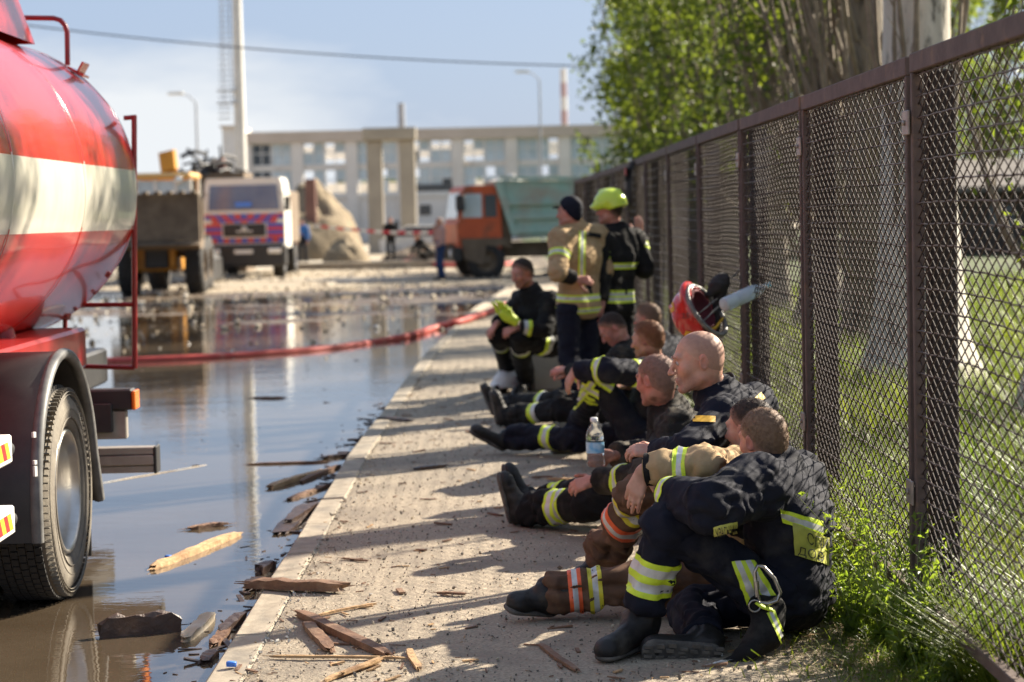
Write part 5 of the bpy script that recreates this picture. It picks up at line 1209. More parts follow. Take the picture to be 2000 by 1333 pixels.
def person(name_label, J, st, group=None):
    """J: joints (world points). st: style dict. Returns the thing and the BVHs of its garments"""
    base = Vector((J['pel'][0], J['pel'][1], st.get('ground', 0.0)))
    t = thing('person', name_label, 'person', tuple(base), group); h = st.get('h', .009); g = lambda k: V3(J[k]); S = st.get('s', 1.0)
    for q in 'LR':
        bo = st.get('boot'+q)
        if bo is not None:          # the ankle sits over the heel of its boot
            hh, tt, uu = V3(bo['heel']), V3(bo['toe']), V3(bo.get('up', (0,0,1))); ff = (tt-hh)/np.linalg.norm(tt-hh); uu = uu - ff*(uu@ff); uu /= np.linalg.norm(uu)
            J['an'+q] = Vector(tuple(hh + ff*.055 + uu*.105))
    allp = np.array([V3(v) for k, v in J.items()]); lo, hi = allp.min(0) - .22, allp.max(0) + .22
    fr = frame_of(st['face'], st.get('hup', (0,0,1))); hd = g('hed'); nk = g('nek')
    # ---- body: one continuous surface under the clothes
    hb = st.get('hb', h); B = Field(lo, hi, hb)
    head_sdf(B, hd, fr, st.get('hs', 1.0)*S, st.get('detail', True))
    hs_ = st.get('hs', 1.0)*S
    B.cone(hd - fr[2]*.05*hs_ - fr[1]*.022*hs_, .054*hs_, nk, .060*S, .03); B.cone(nk, .06*S, g('che'), .10*S, .05); B.cone(g('che'), .10*S, g('pel'), .10*S, .05)
    for q in 'LR':
        B.cone(g('che')*.55+nk*.45, .05*S, g('sh'+q), .036*S, .04); limb(B, g('sh'+q), .045*S, g('el'+q), .036*S, g('wr'+q), .027*S, .02)
        B.cone(g('pel'), .09*S, g('hp'+q), .08*S, .04); limb(B, g('hp'+q), .07*S, g('kn'+q), .05*S, g('an'+q), .038*S, .02)
        if st.get('boot'+q) is None: B.cone(g('an'+q), .036*S, g('an'+q) + (g('to'+q)-g('an'+q))*.6, .03*S, .02)
        hk = st.get('hand'+q)
        if hk: hand_sdf(B, g('wr'+q), s=st.get('hands', 1.0)*S, **hk)
        else: hand_sdf(B, g('wr'+q), g('wr'+q)-g('el'+q), (0,0,1), .5, s=S)
    V, Fc = B.mesh(); V = smooth_mesh(V, Fc, 1, .3); body = emit('body', (V, Fc), st.get('skin', m_skin), t)
    # colour of the skin itself: lips, ears, nose and cheeks redder, a shaven beard darker, soot smears on some
    rel = (V - hd)/hs_; lx_, ly_, lz_ = rel @ fr[0], rel @ fr[1], rel @ fr[2]; nr = np.linalg.norm(rel, axis=1) < .17
    def bl(x, y, z, r): return np.exp(-(((np.abs(lx_)-x)**2 + (ly_-y)**2 + (lz_-z)**2)/(r*r)))*nr
    C_ = np.ones((len(V), 4), np.float32); beard = np.clip((ly_-.005)/.03, 0, 1)*np.clip((-.038-lz_)/.022, 0, 1)*np.clip((lz_+.135)/.02, 0, 1)*nr*(.6+.5*vnoise(V*220)); lips = np.exp(-((lz_+.073)/.010)**2)*np.clip(1-np.abs(lx_)/.026, 0, 1)*(ly_ > .085)*nr
    red = np.clip(bl(.045,.065,-.025,.028)*.6 + bl(0,.112,-.03,.018)*.8 + bl(.085,-.015,0,.035)*.9, 0, 1)
    hands_ = sum(np.exp(-(((V - g('wr'+q) - V3(g('wr'+q)-g('el'+q))/np.linalg.norm(g('wr'+q)-g('el'+q))*.12)**2).sum(1))/.006) for q in 'LR'); red = np.clip(red + hands_*.45*vnoise(V*38), 0, 1)
    for k_, (bc_, lc_, rc_) in enumerate(((.34,.10,.0),(.36,.38,.26),(.33,.36,.28))): C_[:,k_] = (1 - beard*bc_*st.get('beard', 1))*(1 - lips*lc_)*(1 - red*rc_)
    soot = np.clip((fbm(V*16, 3, st.get('seed', 1)) - .50)/.16, 0, 1)*st.get('soot', .28); C_[:,:3] *= (1 - soot)[:,None]
    ca = body.data.color_attributes.new('tint', 'FLOAT_COLOR', 'POINT'); ca.data.foreach_set('color', C_.ravel()); out = {'t': t, 'body': body, 'bvh_body': bvh_of(V, Fc)}
    # ---- hair
    if st.get('hair') is not None:
        hv = hair_mesh(hd, fr, hs_, max(.004, hb*.9), st.get('hair_t', .006), st.get('hl', -.011), st.get('hn', .003), int(abs(hd[0])*100), top=st.get('htop', 0)); fd = HAIR_FADE[len(hv[0])]; ho = emit('hair', hv, st['hair'], t)
        if st.get('detail', True): strands(hv, fd, fr, hs_, st['hair'], ho, st.get('hair_l', .0075))
    # ---- trousers
    T = Field(lo, hi, h); sh_v = g('shR') - g('shL'); ax = sh_v/np.linalg.norm(sh_v); hx = g('hpR') - g('hpL'); hx = hx/np.linalg.norm(hx)
    cut = st.get('cuff', .80); rt = st.get('leg', 1.0)*S
    T.cone(g('pel') - hx*.07, .118*S, g('pel') + hx*.07, .118*S, .04); T.cone(g('pel'), .12*S, g('pel')*.6 + g('che')*.4, .115*S, .05)
    for q in 'LR':
        T.cone(g('hp'+q), .098*rt, g('kn'+q), .079*rt, .05); ct = st.get('cuff'+q, cut); e = g('kn'+q) + (g('an'+q)-g('kn'+q))*ct; T.cone(g('kn'+q), .079*rt, e, .077*rt, .025, cap='b')
    V, Fc = T.mesh(); bo = [(g('kn'+q), .14) for q in 'LR'] + [(g('hp'+q), .16) for q in 'LR'] + [(g('kn'+q)*.3 + g('an'+q)*.7, .14) for q in 'LR']
    V = folds(V, Fc, st.get('fold', .012), st.get('seed', 1), bo); V = smooth_mesh(V, Fc, 1, .35); out['trousers'] = emit('trousers', (V, Fc), st['trousers'], t); out['bvh_t'] = bvh_of(V, Fc)
    # ---- jacket
    K = Field(lo, hi, h); w = st.get('bulk', 1.0)*S; down = (g('pel') - g('che')); dl = np.linalg.norm(down); down /= dl
    fwd = np.cross(ax, down); depth = st.get('depth', 1.18)
    K.cone(g('shL')*.86 + g('shR')*.14 + down*.02, .088*w, g('shR')*.86 + g('shL')*.14 + down*.02, .088*w, .05)
    K.cone(g('che') - ax*.085*w, .122*w, g('che') + ax*.085*w, .122*w, .06, flat=(fwd, depth)); K.cone(g('che') - ax*.075*w, .122*w, g('pel') - ax*.07*w, .118*w, .06, flat=(fwd, depth)); K.cone(g('che') + ax*.075*w, .122*w, g('pel') + ax*.07*w, .118*w, .06, flat=(fwd, depth))
    hem = st.get('hem', .04)
    K.cone(g('pel') - hx*.07, .124*w, g('pel') + hx*.07, .124*w, .06)
    K.half(g('pel') + down*hem, down)
    sl = st.get('sleeve', .90)
    for q in 'LR':
        wl = w*st.get('arm', 1.0); K.cone(nk - V3((0,0,.035)), .070*w, g('sh'+q), .084*wl, .04); K.cone(g('sh'+q), .086*wl, g('el'+q), .070*wl, .045); e = g('el'+q) + (g('wr'+q)-g('el'+q))*st.get('sleeve'+q, sl); K.cone(g('el'+q), .070*wl, e, .060*w, .025, cap='b')
    K.cone(nk - V3((0,0,.012)), .080*S, g('che'), .125*w, .06); K.cone(nk - V3((0,0,.015)), .078*S, g('shL')*.6+g('shR')*.4, .09*w, .05); K.cone(nk - V3((0,0,.015)), .078*S, g('shR')*.6+g('shL')*.4, .09*w, .05)
    V, Fc = K.mesh(); bo = [(g('el'+q), .13) for q in 'LR'] + [(g('sh'+q), .12) for q in 'LR'] + [(g('che')*.5+g('pel')*.5, .16)]
    V = folds(V, Fc, st.get('fold', .012), st.get('seed', 1)+20, bo); V = smooth_mesh(V, Fc, 1, .35); out['jacket'] = emit('jacket', (V, Fc), st['jacket'], t); out['bvh_j'] = bvh_of(V, Fc)
    # collar: a stand-up band of cloth round the neck, lower at the throat
    nd = hd - nk; nd = nd/np.linalg.norm(nd)*.6 + V3((0,0,1))*.4; r1, f1, u1 = frame_of(fr[1], nd); ch = st.get('collar', .045); nseg = 28; cv = []; cf = []
    gap = .07
    for k in range(nseg+1):
        a = math.pi/2 + gap + (2*math.pi - 2*gap)*k/nseg; fl = max(0, math.sin(a)); hg = ch*(1 - .45*fl) + .006*math.sin(a*5+st.get('seed',1)); out_ = 1 + .10*fl + .03*math.sin(a*7+st.get('seed',1))
        for (rr_, zz_) in ((.104,-.060),(.088,-.012),(.078,.4*hg),(.081,hg),(.074,hg+.004),(.068,.4*hg),(.072,-.03)): cv.append(nk + (r1*math.cos(a)*rr_*.98 + f1*(math.sin(a)*rr_ - .004))*S*out_ + u1*zz_)
    for k in range(nseg):
        for i in range(6): cf.append((k*7+i, k*7+i+1, (k+1)*7+i+1, (k+1)*7+i))
    CB = MB(); CB.add(cv, cf, 0, True); CB.add(cv[:7], [tuple(range(7))]); CB.add(cv[-7:], [tuple(range(7))[::-1]]); CB.build('collar', st['jacket'], t)
    # ---- face: brows and eyes
    if st.get('detail', True):
        def HP(x, y, z): return Vector(tuple(hd + (fr[0]*x + fr[1]*y + fr[2]*z)*hs_))
        for q in (-1, 1):
            eb = MB(); eb.tube([HP(.014*q,.0985,.024), HP(.030*q,.0955,.029), HP(.047*q,.080,.024)], [.0035*hs_,.0042*hs_,.002*hs_], 6, flat=.6); eb.build('eyebrow', st.get('hair') or m_hair_b, t)
            ey = MB(); ey.lathe([(.0118*hs_*math.sin(a), .0118*hs_*math.cos(a)) for a in np.linspace(0.02, 1.5, 7)], HP(.031*q,.0805,.005), tuple(fr[1]), 14); eo = ey.build('eye', m_eye, t)
            ir = MB(); ir.lathe([(0,.0128*hs_),(.005*hs_,.0122*hs_),(.0062*hs_,.0112*hs_)], HP(.031*q,.0805,.005), tuple(fr[1]), 12); ir.build('iris', m_iris, eo)
    # ---- boots
    for q in 'LR':
        bo = st.get('boot'+q)
        if bo is None: continue
        shf = None if bo.get('low') else tuple(g('an'+q) + (g('kn'+q) - g('an'+q))*bo.get('sh', .17)); V, Fc, SV, SF, fr_ = boot_mesh(bo['heel'], bo['toe'], bo.get('up', (0,0,1)), S, st.get('hboot', max(.007, h*.8)), shf, bo.get('low', False), tuple(g('an'+q))); V = folds(V, Fc, .006, 7, [(g('an'+q), .12)])
        o = emit('boot', (V, Fc), st.get('boot_mat', m_boot), t); so = emit('sole', (SV, SF), m_sole, o)
        if bo.get('lugs'): sole_lugs(fr_).build('sole_lug', m_lug, o)['kind'] = 'stuff'
    # ---- tape round the limbs: (garment, from joint, to joint, t0, t1, rows, colour set)
    for bd_ in st.get('bands', ()):
        gm, a, c, t0, t1, rows = bd_[:6]; par = out['jacket' if gm == 'j' else 'trousers']; bv = out['bvh_j' if gm == 'j' else 'bvh_t']
        ring('reflective_band', TAPE, par, bv, g(a), g(c), t0, t1, rows, rmax=bd_[6] if len(bd_) > 6 else .13)
    return out
# ------------------------------------------------------------------ the firefighters
def JJ(**k): return {n: at(*v) for n, v in k.items()}
# --- nearest man: seated with his back to us, one knee up, one leg tucked under
J = JJ(pel=(1545,1166,7.97), che=(1540,1015,7.98), nek=(1514,908,7.95), hed=(1490,858,7.94),
       shL=(1478,950,7.74), elL=(1392,985,7.53), wrL=(1304,970,7.80), shR=(1552,942,8.16), elR=(1445,1000,8.34), wrR=(1330,985,8.06),
       hpL=(1505,1165,7.82), knL=(1302,1018,7.72), anL=(1245,1205,7.70), toL=(1185,1280,7.62),
       hpR=(1545,1165,8.12), knR=(1352,1192,8.10), anR=(1392,1272,7.76), toR=(1270,1275,7.62))
A1 = person('nearest firefighter, in dark navy gear with a yellow back panel, sitting with his back turned', J, dict(
    face=(-.55,.83,-.10), hup=(-.12,-.02,1), h=.0085, hb=.006, s=1.0, jacket=m_navy, trousers=m_navy, skin=m_skinr, hair=m_hair_b, hair_t=.005, hl=-.02, seed=3, fold=.016,
    bulk=1.14, arm=1.16, depth=1.05, collar=.065, cuff=.86, sleeve=1.0, boot_mat=m_boot,
    bootL=dict(heel=gnd(1268,1264), toe=gnd(1172,1297), shaft=J['anL'] + Vector((.01,0,.08))), bootR=dict(heel=at(1414,1281,7.62), toe=at(1255,1276,7.60), up=(0,1,.22), shaft=at(1408,1262,7.80), lugs=True),
    handL=dict(d=(-.55,.45,-.70), n=(-.35,-.35,.8), curl=1.15, thumb=1), handR=dict(d=(-.6,.3,-.7), n=(0,.3,1), curl=1.1),
    bands=[('t','knL','anL',.150,.292,YSYSY), ('j','elL','wrL',.245,.29,YSY)]))
jk, bj, tr_, bt = A1['jacket'], A1['bvh_j'], A1['trousers'], A1['bvh_t']
patch('reflective_band', TAPE, jk, bj, ((1521,994),(1606,1019),(1605,1050),(1528,1020)), YSY, nu=14, off=.006)
m_panel = M('yellow_panel', (.50,.50,.10), (.36,.37,.08), 9, .38, bump=.6, bscale=18, c3=(.62,.55,.20), s3=14, p3=(.55,.7), bdist=.01)
patch('back_panel', [m_panel], jk, bj, ((1547,1021),(1617,1050),(1617,1106),(1551,1083)), ((1,0),), nu=16, nv=14, off=.008)
print_on('print', 'СПИ', m_ink, jk, bj, ((1574,1038),(1613,1054),(1613,1076),(1574,1061)), off=.012)
print_on('print', 'ДОВ', m_ink, jk, bj, ((1556,1064),(1604,1081),(1604,1101),(1556,1084)), off=.012)
patch('name_tape', [m_panel], jk, bj, ((1392,1030),(1438,1019),(1440,1040),(1397,1052)), ((1,0),), nu=10, nv=4, off=.006)
print_on('print', 'УВАЛЬНИК', m_ink, jk, bj, ((1397,1033),(1435,1024),(1437,1037),(1400,1047)), off=.0085)
patch('reflective_band', TAPE, tr_, bt, ((1428,1098),(1472,1212),(1522,1172),(1472,1096)), YSYSY, nu=14, off=.006)
patch('thigh_pocket', [m_navy], tr_, bt, ((1322,1062),(1378,1024),(1432,1080),(1392,1120)), ((1,0),), nu=12, nv=10, off=.013)
ring('elbow_seam', [m_blk], jk, bj, J['elL'], J['wrL'], .012, .018, ((1,0),), off=.0045)
# --- second man: tan sleeve, brown trousers
J = JJ(pel=(1462,1125,8.62), che=(1462,1005,8.56), nek=(1462,902,8.52), hed=(1464,838,8.50),
       shL=(1440,925,8.32), elL=(1372,908,8.00), wrL=(1258,918,8.06), shR=(1490,920,8.82), elR=(1400,980,8.95), wrR=(1320,965,8.80),
       hpL=(1440,1135,8.50), knL=(1272,1140,8.42), anL=(1098,1180,8.50), toL=(995,1180,8.40),
       hpR=(1440,1125,8.80), knR=(1248,965,8.74), anR=(1182,1100,8.98), toR=(1120,1140,8.95))
A2 = person('half hidden seated firefighter in tan coat and brown trousers, hand hanging over his raised knee', J, dict(
    face=(-.76,.64,-.06), hup=(0,0,1), h=.0085, hb=.006, jacket=m_tan, trousers=m_brn, skin=m_skin, hair=m_hair_d, hair_t=.010, hl=-.004, seed=9, fold=.023, cuffL=1.0, cuffR=.92, sleeve=.93, bulk=.95,
    bootL=dict(heel=gnd(1078,1204), toe=at(990,1196,8.36), up=(0,-.35,1), shaft=J['anL']), bootR=dict(heel=gnd(1192,1140), toe=gnd(1118,1150), shaft=J['anR']+Vector((0,0,.06))),
    handL=dict(d=(-.40,-.02,-.92), n=(-.38,-.88,.2), curls=(.16,.20,.26,.34), thumb=-1, spread=.16, tcurl=.15), hands=1.02, handR=dict(d=(-.9,0,-.2), n=(0,0,1), curl=.4),
    bands=[('t','knR','anR',.055,.125,((.28,3),(.44,1),(.28,3))), ('t','knR','anR',.165,.245,((.3,2),(.4,1),(.3,2))), ('t','knL','anL',.205,.262,((.3,3),(.4,1),(.3,3))), ('t','knL','anL',.29,.345,((.3,2),(.4,1),(.3,2))),
           ('j','elL','wrL',.055,.11,YSY)]))
b = MB(); e, w = J['elL'], J['wrL']; b.tube([e.lerp(w,.86), e.lerp(w,.96)], [.067,.066], 24, cap=False); b.tube([e.lerp(w,.965), e.lerp(w,.955), e.lerp(w,.90)], [.066,.056,.05], 24, cap=False); b.build('cuff', m_blk, A2['jacket'])
b = MB(); b.tube([e.lerp(w,.93), e.lerp(w,1.0)], [.050,.044], 22, cap=False); b.build('inner_cuff', m_tan, A2['jacket'])
# --- bald man in navy, in profile
J = JJ(pel=(1462,1012,9.10), che=(1440,872,9.04), nek=(1400,768,8.97), hed=(1362,706,8.92),
       shL=(1412,818,8.74), elL=(1345,884,8.50), wrL=(1284,886,8.76), shR=(1474,792,9.24), elR=(1390,890,9.32), wrR=(1290,882,9.02),
       hpL=(1445,1020,8.95), knL=(1330,950,8.92), anL=(1360,1120,8.98), toL=(1310,1150,8.92), hpR=(1450,1015,9.25), knR=(1340,945,9.22), anR=(1365,1110,9.25), toR=(1315,1140,9.2))
A3 = person('bald man in navy work suit with a gold chest tab, seen in profile looking left', J, dict(
    face=(-1,-.06,-.10), hup=(-.10,0,1), h=.0085, hb=.005, hs=1.08, jacket=m_navy, trousers=m_navy, skin=m_skin, seed=14, fold=.013, bulk=1.0, collar=.07, sleeve=.96,
    bootL=dict(heel=gnd(1375,1162), toe=gnd(1310,1175)), bootR=dict(heel=gnd(1380,1148), toe=gnd(1315,1160)),
    handL=dict(d=(-.9,.2,.15), n=(.1,-.5,.85), curl=.7, thumb=1), handR=dict(d=(-.9,-.2,.3), n=(0,.4,.9), curl=.6, thumb=-1), bands=[]))
hv = hair_mesh(J['hed'], frame_of((-1,-.06,-.10), (-.10,0,1)), 1.08, .005, .0012, hl=-.03, noise=.0008, tilt=.86, seed=3); emit('shaved_hair', hv, fading(M('stubble', (.40,.225,.155), (.34,.185,.13), 60, .6), (.58,.33,.235)), A3['t'])
jk, bj = A3['jacket'], A3['bvh_j']
patch('chest_tab', TAPE, jk, bj, ((1353,813),(1397,814),(1396,826),(1354,825)), ((1,4),), nu=8); patch('shoulder_tab', TAPE, jk, bj, ((1473,778),(1486,767),(1494,779),(1480,788)), ((1,4),), nu=5)
# --- man with the bottle
J = JJ(pel=(1312,985,10.68), che=(1312,890,10.58), nek=(1304,796,10.54), hed=(1281,742,10.48),
       shL=(1322,842,10.26), elL=(1262,936,10.06), wrL=(1162,938,10.32), shR=(1330,830,10.80), elR=(1268,893,10.85), wrR=(1196,890,10.55),
       hpL=(1300,992,10.52), knL=(1150,980,10.62), anL=(1008,1004,10.86), toL=(980,930,10.86), hpR=(1300,985,10.86), knR=(1150,968,10.98), anR=(1012,985,11.12), toR=(985,930,11.1))
A4 = person('firefighter in dusty black gear sitting with legs stretched out and holding a water bottle', J, dict(
    face=(-.70,.70,-.12), hup=(-.05,0,1), h=.010, hb=.0065, soot=.5, hs=1.06, jacket=m_blkd, trousers=m_blk, skin=m_skinr, hair=m_hair_s, hair_t=.004, hl=-.02, seed=22, fold=.020, bulk=1.05, collar=.075, cuff=.97,
    bootL=dict(heel=gnd(992,1027), toe=gnd(992,1027)+Vector((-.06,.0,.285)), up=(1,0,.2), shaft=J['anL']+Vector((.14,0,.02))), bootR=dict(heel=gnd(1000,1008), toe=gnd(1000,1008)+Vector((-.06,0,.285)), up=(1,0,.2), shaft=J['anR']+Vector((.14,0,.02))),
    handL=dict(d=(-.85,.1,-.25), n=(.1,-.7,.7), curl=.55), handR=dict(d=(-.80,-.25,.05), n=(.15,-.95,.25), curls=(1.0,1.05,1.1,1.1), thumb=-1, spread=.05),
    bands=[('t','knL','anL',.150,.270,YSYSY), ('t','knR','anR',.19,.275,YSY), ('j','elL','wrL',.135,.188,YSY)]))
patch('pocket_tape', TAPE, A4['jacket'], A4['bvh_j'], ((1222,848),(1242,843),(1242,862),(1228,858)), ((.5,1),(.5,0)), nu=4)
# --- ginger man, striped trousers, one trouser leg pulled up
J = JJ(pel=(1258,850,13.62), che=(1275,778,13.55), nek=(1280,712,13.50), hed=(1264,664,13.46),
       shL=(1258,732,13.22), elL=(1188,722,13.00), wrL=(1124,722,13.22), shR=(1302,726,13.85), elR=(1272,785,13.92), wrR=(1226,752,13.62),
       hpL=(1246,858,13.42), knL=(1166,742,13.32), anL=(1130,842,13.44), toL=(1080,875,13.4), hpR=(1250,852,13.82), knR=(1132,856,13.95), anR=(996,868,14.15), toR=(920,850,14.2))
A5 = person('ginger firefighter with lime striped trousers, one knee up and his arm stretched over it', J, dict(
    face=(-.86,.48,-.12), h=.0125, hb=.009, jacket=m_navy, trousers=m_navy, skin=m_skin, hair=m_hair_g, hair_t=.012, hl=-.005, seed=31, fold=.017, cuffL=.72, cuffR=.94, boot_mat=m_boot,
    bootL=dict(heel=gnd(1144,884), toe=gnd(1078,886), shaft=J['anL']+Vector((.0,0,.02))), bootR=dict(heel=gnd(985,886), toe=at(914,846,14.25), up=(.5,0,.8), low=True),
    handL=dict(d=(-.5,0,-.85), n=(-.7,-.5,.4), curl=.35, thumb=-1), handR=dict(d=(-.8,-.2,-.1), n=(0,-.4,.9), curl=.4),
    bands=[('t','knL','anL',.20,.25,((.2,0),(.6,0),(.2,0))), ('t','knL','anL',.125,.175,((1,0),)), ('t','knR','anR',.20,.285,YSY), ('j','shL','elL',.06,.13,YSY), ('j','elL','wrL',.01,.08,YSY), ('j','elR','wrR',.17,.21,((1,0),))]))
for q in (((1113,792),(1152,742),(1165,752),(1124,802)), ((1130,742),(1170,764),(1170,780),(1128,756)), ((1152,724),(1200,752),(1192,768),(1150,740))):
    patch('reflective_band', TAPE, A5['trousers'], A5['bvh_t'], q, YSY, nu=10, off=.006)
# --- man looking down at his hands
J = JJ(pel=(1222,802,15.70), che=(1236,730,15.62), nek=(1222,678,15.58), hed=(1196,643,15.55),
       shL=(1214,700,15.35), elL=(1158,742,15.20), wrL=(1108,722,15.42), shR=(1258,692,15.92), elR=(1180,730,16.02), wrR=(1116,728,15.72),
       hpL=(1215,810,15.55), knL=(1095,800,15.60), anL=(985,812,15.90), toL=(955,770,15.9), hpR=(1215,800,15.9), knR=(1100,782,16.0), anR=(990,782,16.2), toR=(950,745,16.2))
A6 = person('short haired firefighter bowing his head over his hands, legs stretched towards the road', J, dict(
    face=(-.76,-.10,-.62), hup=(-.5,0,.8), h=.014, hb=.010, jacket=m_blkd, trousers=m_blk, skin=m_skinr, hair=m_hair_d, hair_t=.006, hl=0, seed=41, fold=.016, cuff=.95,
    bootL=dict(heel=gnd(968,833), toe=gnd(968,833)+Vector((-.05,0,.285)), up=(1,0,.2), shaft=J['anL']+Vector((.12,0,.01))), bootR=dict(heel=gnd(960,815), toe=gnd(960,815)+Vector((-.10,0,.27)), up=(1,0,.35), shaft=J['anR']+Vector((.12,0,.01))),
    handL=dict(d=(-.9,.1,-.1), n=(0,-.5,.8), curl=.7), handR=dict(d=(-.9,-.1,0), n=(0,.2,.9), curl=.7),
    bands=[('t','knL','anL',.24,.345,((.5,1),(.5,0))), ('t','knR','anR',.24,.345,((.5,1),(.5,0))), ('j','elL','wrL',.10,.17,((.6,0),(.4,1)))]))
# --- man farthest along the fence, mostly hidden
J = JJ(pel=(1290,780,16.75), che=(1294,715,16.7), nek=(1288,664,16.68), hed=(1264,622,16.65),
       shL=(1272,685,16.45), elL=(1230,735,16.3), wrL=(1190,715,16.5), shR=(1320,680,16.95), elR=(1260,725,17.1), wrR=(1195,712,16.9),
       hpL=(1285,785,16.6), knL=(1210,720,16.6), anL=(1185,800,16.7), toL=(1150,815,16.7), hpR=(1290,780,16.95), knR=(1215,715,17.0), anR=(1190,790,17.05), toR=(1155,805,17.0))
A7 = person('brown haired firefighter behind the ginger man, little more than his head showing', J, dict(
    face=(-.85,.45,-.1), h=.016, hb=.011, jacket=m_navy, trousers=m_navy, skin=m_skin, hair=m_hair_b, hair_t=.010, seed=44, bootL=dict(heel=gnd(1200,808), toe=gnd(1150,810)), bootR=dict(heel=gnd(1205,800), toe=gnd(1155,800))))
# --- man sitting on the block
blk = MB(); p = gnd(1072,766); blk.cbox((p.x-.19,p.y-.02,-.02),(p.x+.17,p.y+.42,.43),.05); blk.v = [(x+.02*math.sin(z*9+y*5), y, z*(1+.04*math.sin(x*11))) for x,y,z in blk.v]
tag(blk.build('stone_block', m_conc), 'rough beige stone block that serves one firefighter as a seat', 'stone')
J = JJ(pel=(1068,668,18.30), che=(1052,612,18.22), nek=(1036,570,18.20), hed=(1019,534,18.12),
       shL=(1078,592,18.05), elL=(1062,646,17.90), wrL=(1010,640,17.85), shR=(1014,590,18.42), elR=(992,626,18.35), wrR=(970,632,18.02),
       hpL=(1074,676,18.15), knL=(1014,662,17.88), anL=(1020,752,18.0), toL=(1000,770,17.8), hpR=(1046,672,18.45), knR=(974,656,18.12), anR=(990,748,18.2), toR=(972,764,18.0))
A8 = person('dark haired firefighter sitting on a stone block with lime gloves in his hands', J, dict(
    face=(-.74,-.62,-.26), h=.016, hb=.009, jacket=m_blk, trousers=m_blk, skin=m_skinr, hair=m_hair_d, hair_t=.012, hl=-.004, seed=51, fold=.014, cuff=.95, collar=.07, depth=1.25,
    bootL=dict(heel=gnd(1030,764), toe=gnd(1004,782)), bootR=dict(heel=gnd(1000,756), toe=gnd(974,770)), handL=dict(d=(-.8,-.3,-.3), n=(0,-.5,.8), curl=.7), handR=dict(d=(-.5,-.4,-.6), n=(-.5,-.5,.5), curl=.6),
    bands=[('t','knL','anL',.235,.345,((.5,1),(.5,0))), ('t','knR','anR',.235,.345,((.5,1),(.5,0))), ('t','hpL','knL',.06,.15,((.5,1),(.5,0)),.16), ('j','elL','wrL',.12,.19,((.5,0),(.5,1)))]))
gl = MB(); c = at(984,612,17.85)
for k in range(5): q = c + Vector((-.05+.03*k, -.02, .03*math.sin(k))); gl.tube([q, q+Vector((-.02,-.01,.06)), q+Vector((-.05,-.02,.10-.015*k))], [.018,.017,.011], 8)
gl.tube([c+Vector((.12,0,-.09)), c+Vector((.02,0,-.02)), c+Vector((-.02,0,.02))], [.04,.055,.045], 10); tag(gl.build('work_gloves', m_lime), 'lime and black work gloves held by the man on the stone block', 'gloves')
# --- standing man in a tan coat
J = JJ(pel=(1130,598,17.22), che=(1132,500,17.20), nek=(1124,446,17.18), hed=(1112,416,17.15),
       shL=(1094,468,17.02), elL=(1090,532,16.86), wrL=(1126,546,16.92), shR=(1166,462,17.42), elR=(1180,530,17.45), wrR=(1176,596,17.3),
       hpL=(1110,606,17.10), knL=(1112,705,17.05), anL=(1118,792,17.15), toL=(1090,812,17.0), hpR=(1150,606,17.32), knR=(1148,705,17.3), anR=(1152,788,17.4), toR=(1128,805,17.3))
A9 = person('standing firefighter in a long tan coat and dark cap, one hand behind his back', J, dict(
    face=(-.86,.48,.02), h=.014, hb=.010, jacket=m_tan, trousers=m_navy, skin=m_skinr, hair=None, seed=61, fold=.010, bulk=1.12, hem=.10, collar=.06, sleeve=.10, cuff=.98,
    bootL=dict(heel=gnd(1128,812), toe=gnd(1085,818)), bootR=dict(heel=gnd(1160,800), toe=gnd(1118,806)), handL=dict(d=(.8,.1,-.1), n=(-.2,-.9,.2), curl=.5), handR=dict(d=(-.1,0,-1), n=(.8,0,0), curl=.4),
    bands=[('j','che','pel',.315,.375,YSY,.33), ('j','che','pel',.425,.475,YSY,.33), ('j','shL','elL',.13,.19,YSY), ('j','shR','elR',.14,.20,YSY)]))
patch('reflective_band', TAPE, A9['jacket'], A9['bvh_j'], ((1130,452),(1128,556),(1141,557),(1143,452)), YSY, nu=14, off=.008)
patch('shoulder_strap', [m_blk], A9['jacket'], A9['bvh_j'], ((1143,453),(1172,458),(1172,466),(1143,461)), ((1,0),), nu=8, off=.012)
E = Field(np.min([V3(J[k]) for k in ('elL','wrL','shL')], 0)-.15, np.max([V3(J[k]) for k in ('elL','wrL','shL')], 0)+.15, .013); s_, e_, w_ = V3(J['shL']), V3(J['elL']), V3(J['wrL'])
E.cone(s_*.38+e_*.62, .074, e_, .072, .02, cap='a'); E.cone(e_, .072, e_*.1+w_*.9, .056, .02, cap='b'); vf = E.mesh(); emit('under_sleeve', (folds(vf[0], vf[1], .010, 5), vf[1]), m_blkd, A9['jacket'])
E = Field(np.min([V3(J[k]) for k in ('elR','wrR','shR')], 0)-.15, np.max([V3(J[k]) for k in ('elR','wrR','shR')], 0)+.15, .013); s_, e_, w_ = V3(J['shR']), V3(J['elR']), V3(J['wrR'])
E.cone(s_*.38+e_*.62, .074, e_, .072, .02, cap='a'); E.cone(e_, .072, e_*.1+w_*.9, .056, .02, cap='b'); vf = E.mesh(); emit('under_sleeve', (folds(vf[0], vf[1], .010, 6), vf[1]), m_blkd, A9['jacket'])
fr = frame_of((-.86,.48,.02), (0,0,1)); vf = hair_mesh(J['hed'], fr, 1.0, .012, .010, hl=-.004, noise=.002, top=.012); cp = emit('cap', vf, m_navy, A9['t'])
b = MB(); c = V3(J['hed']) + fr[2]*.055 + fr[1]*.08
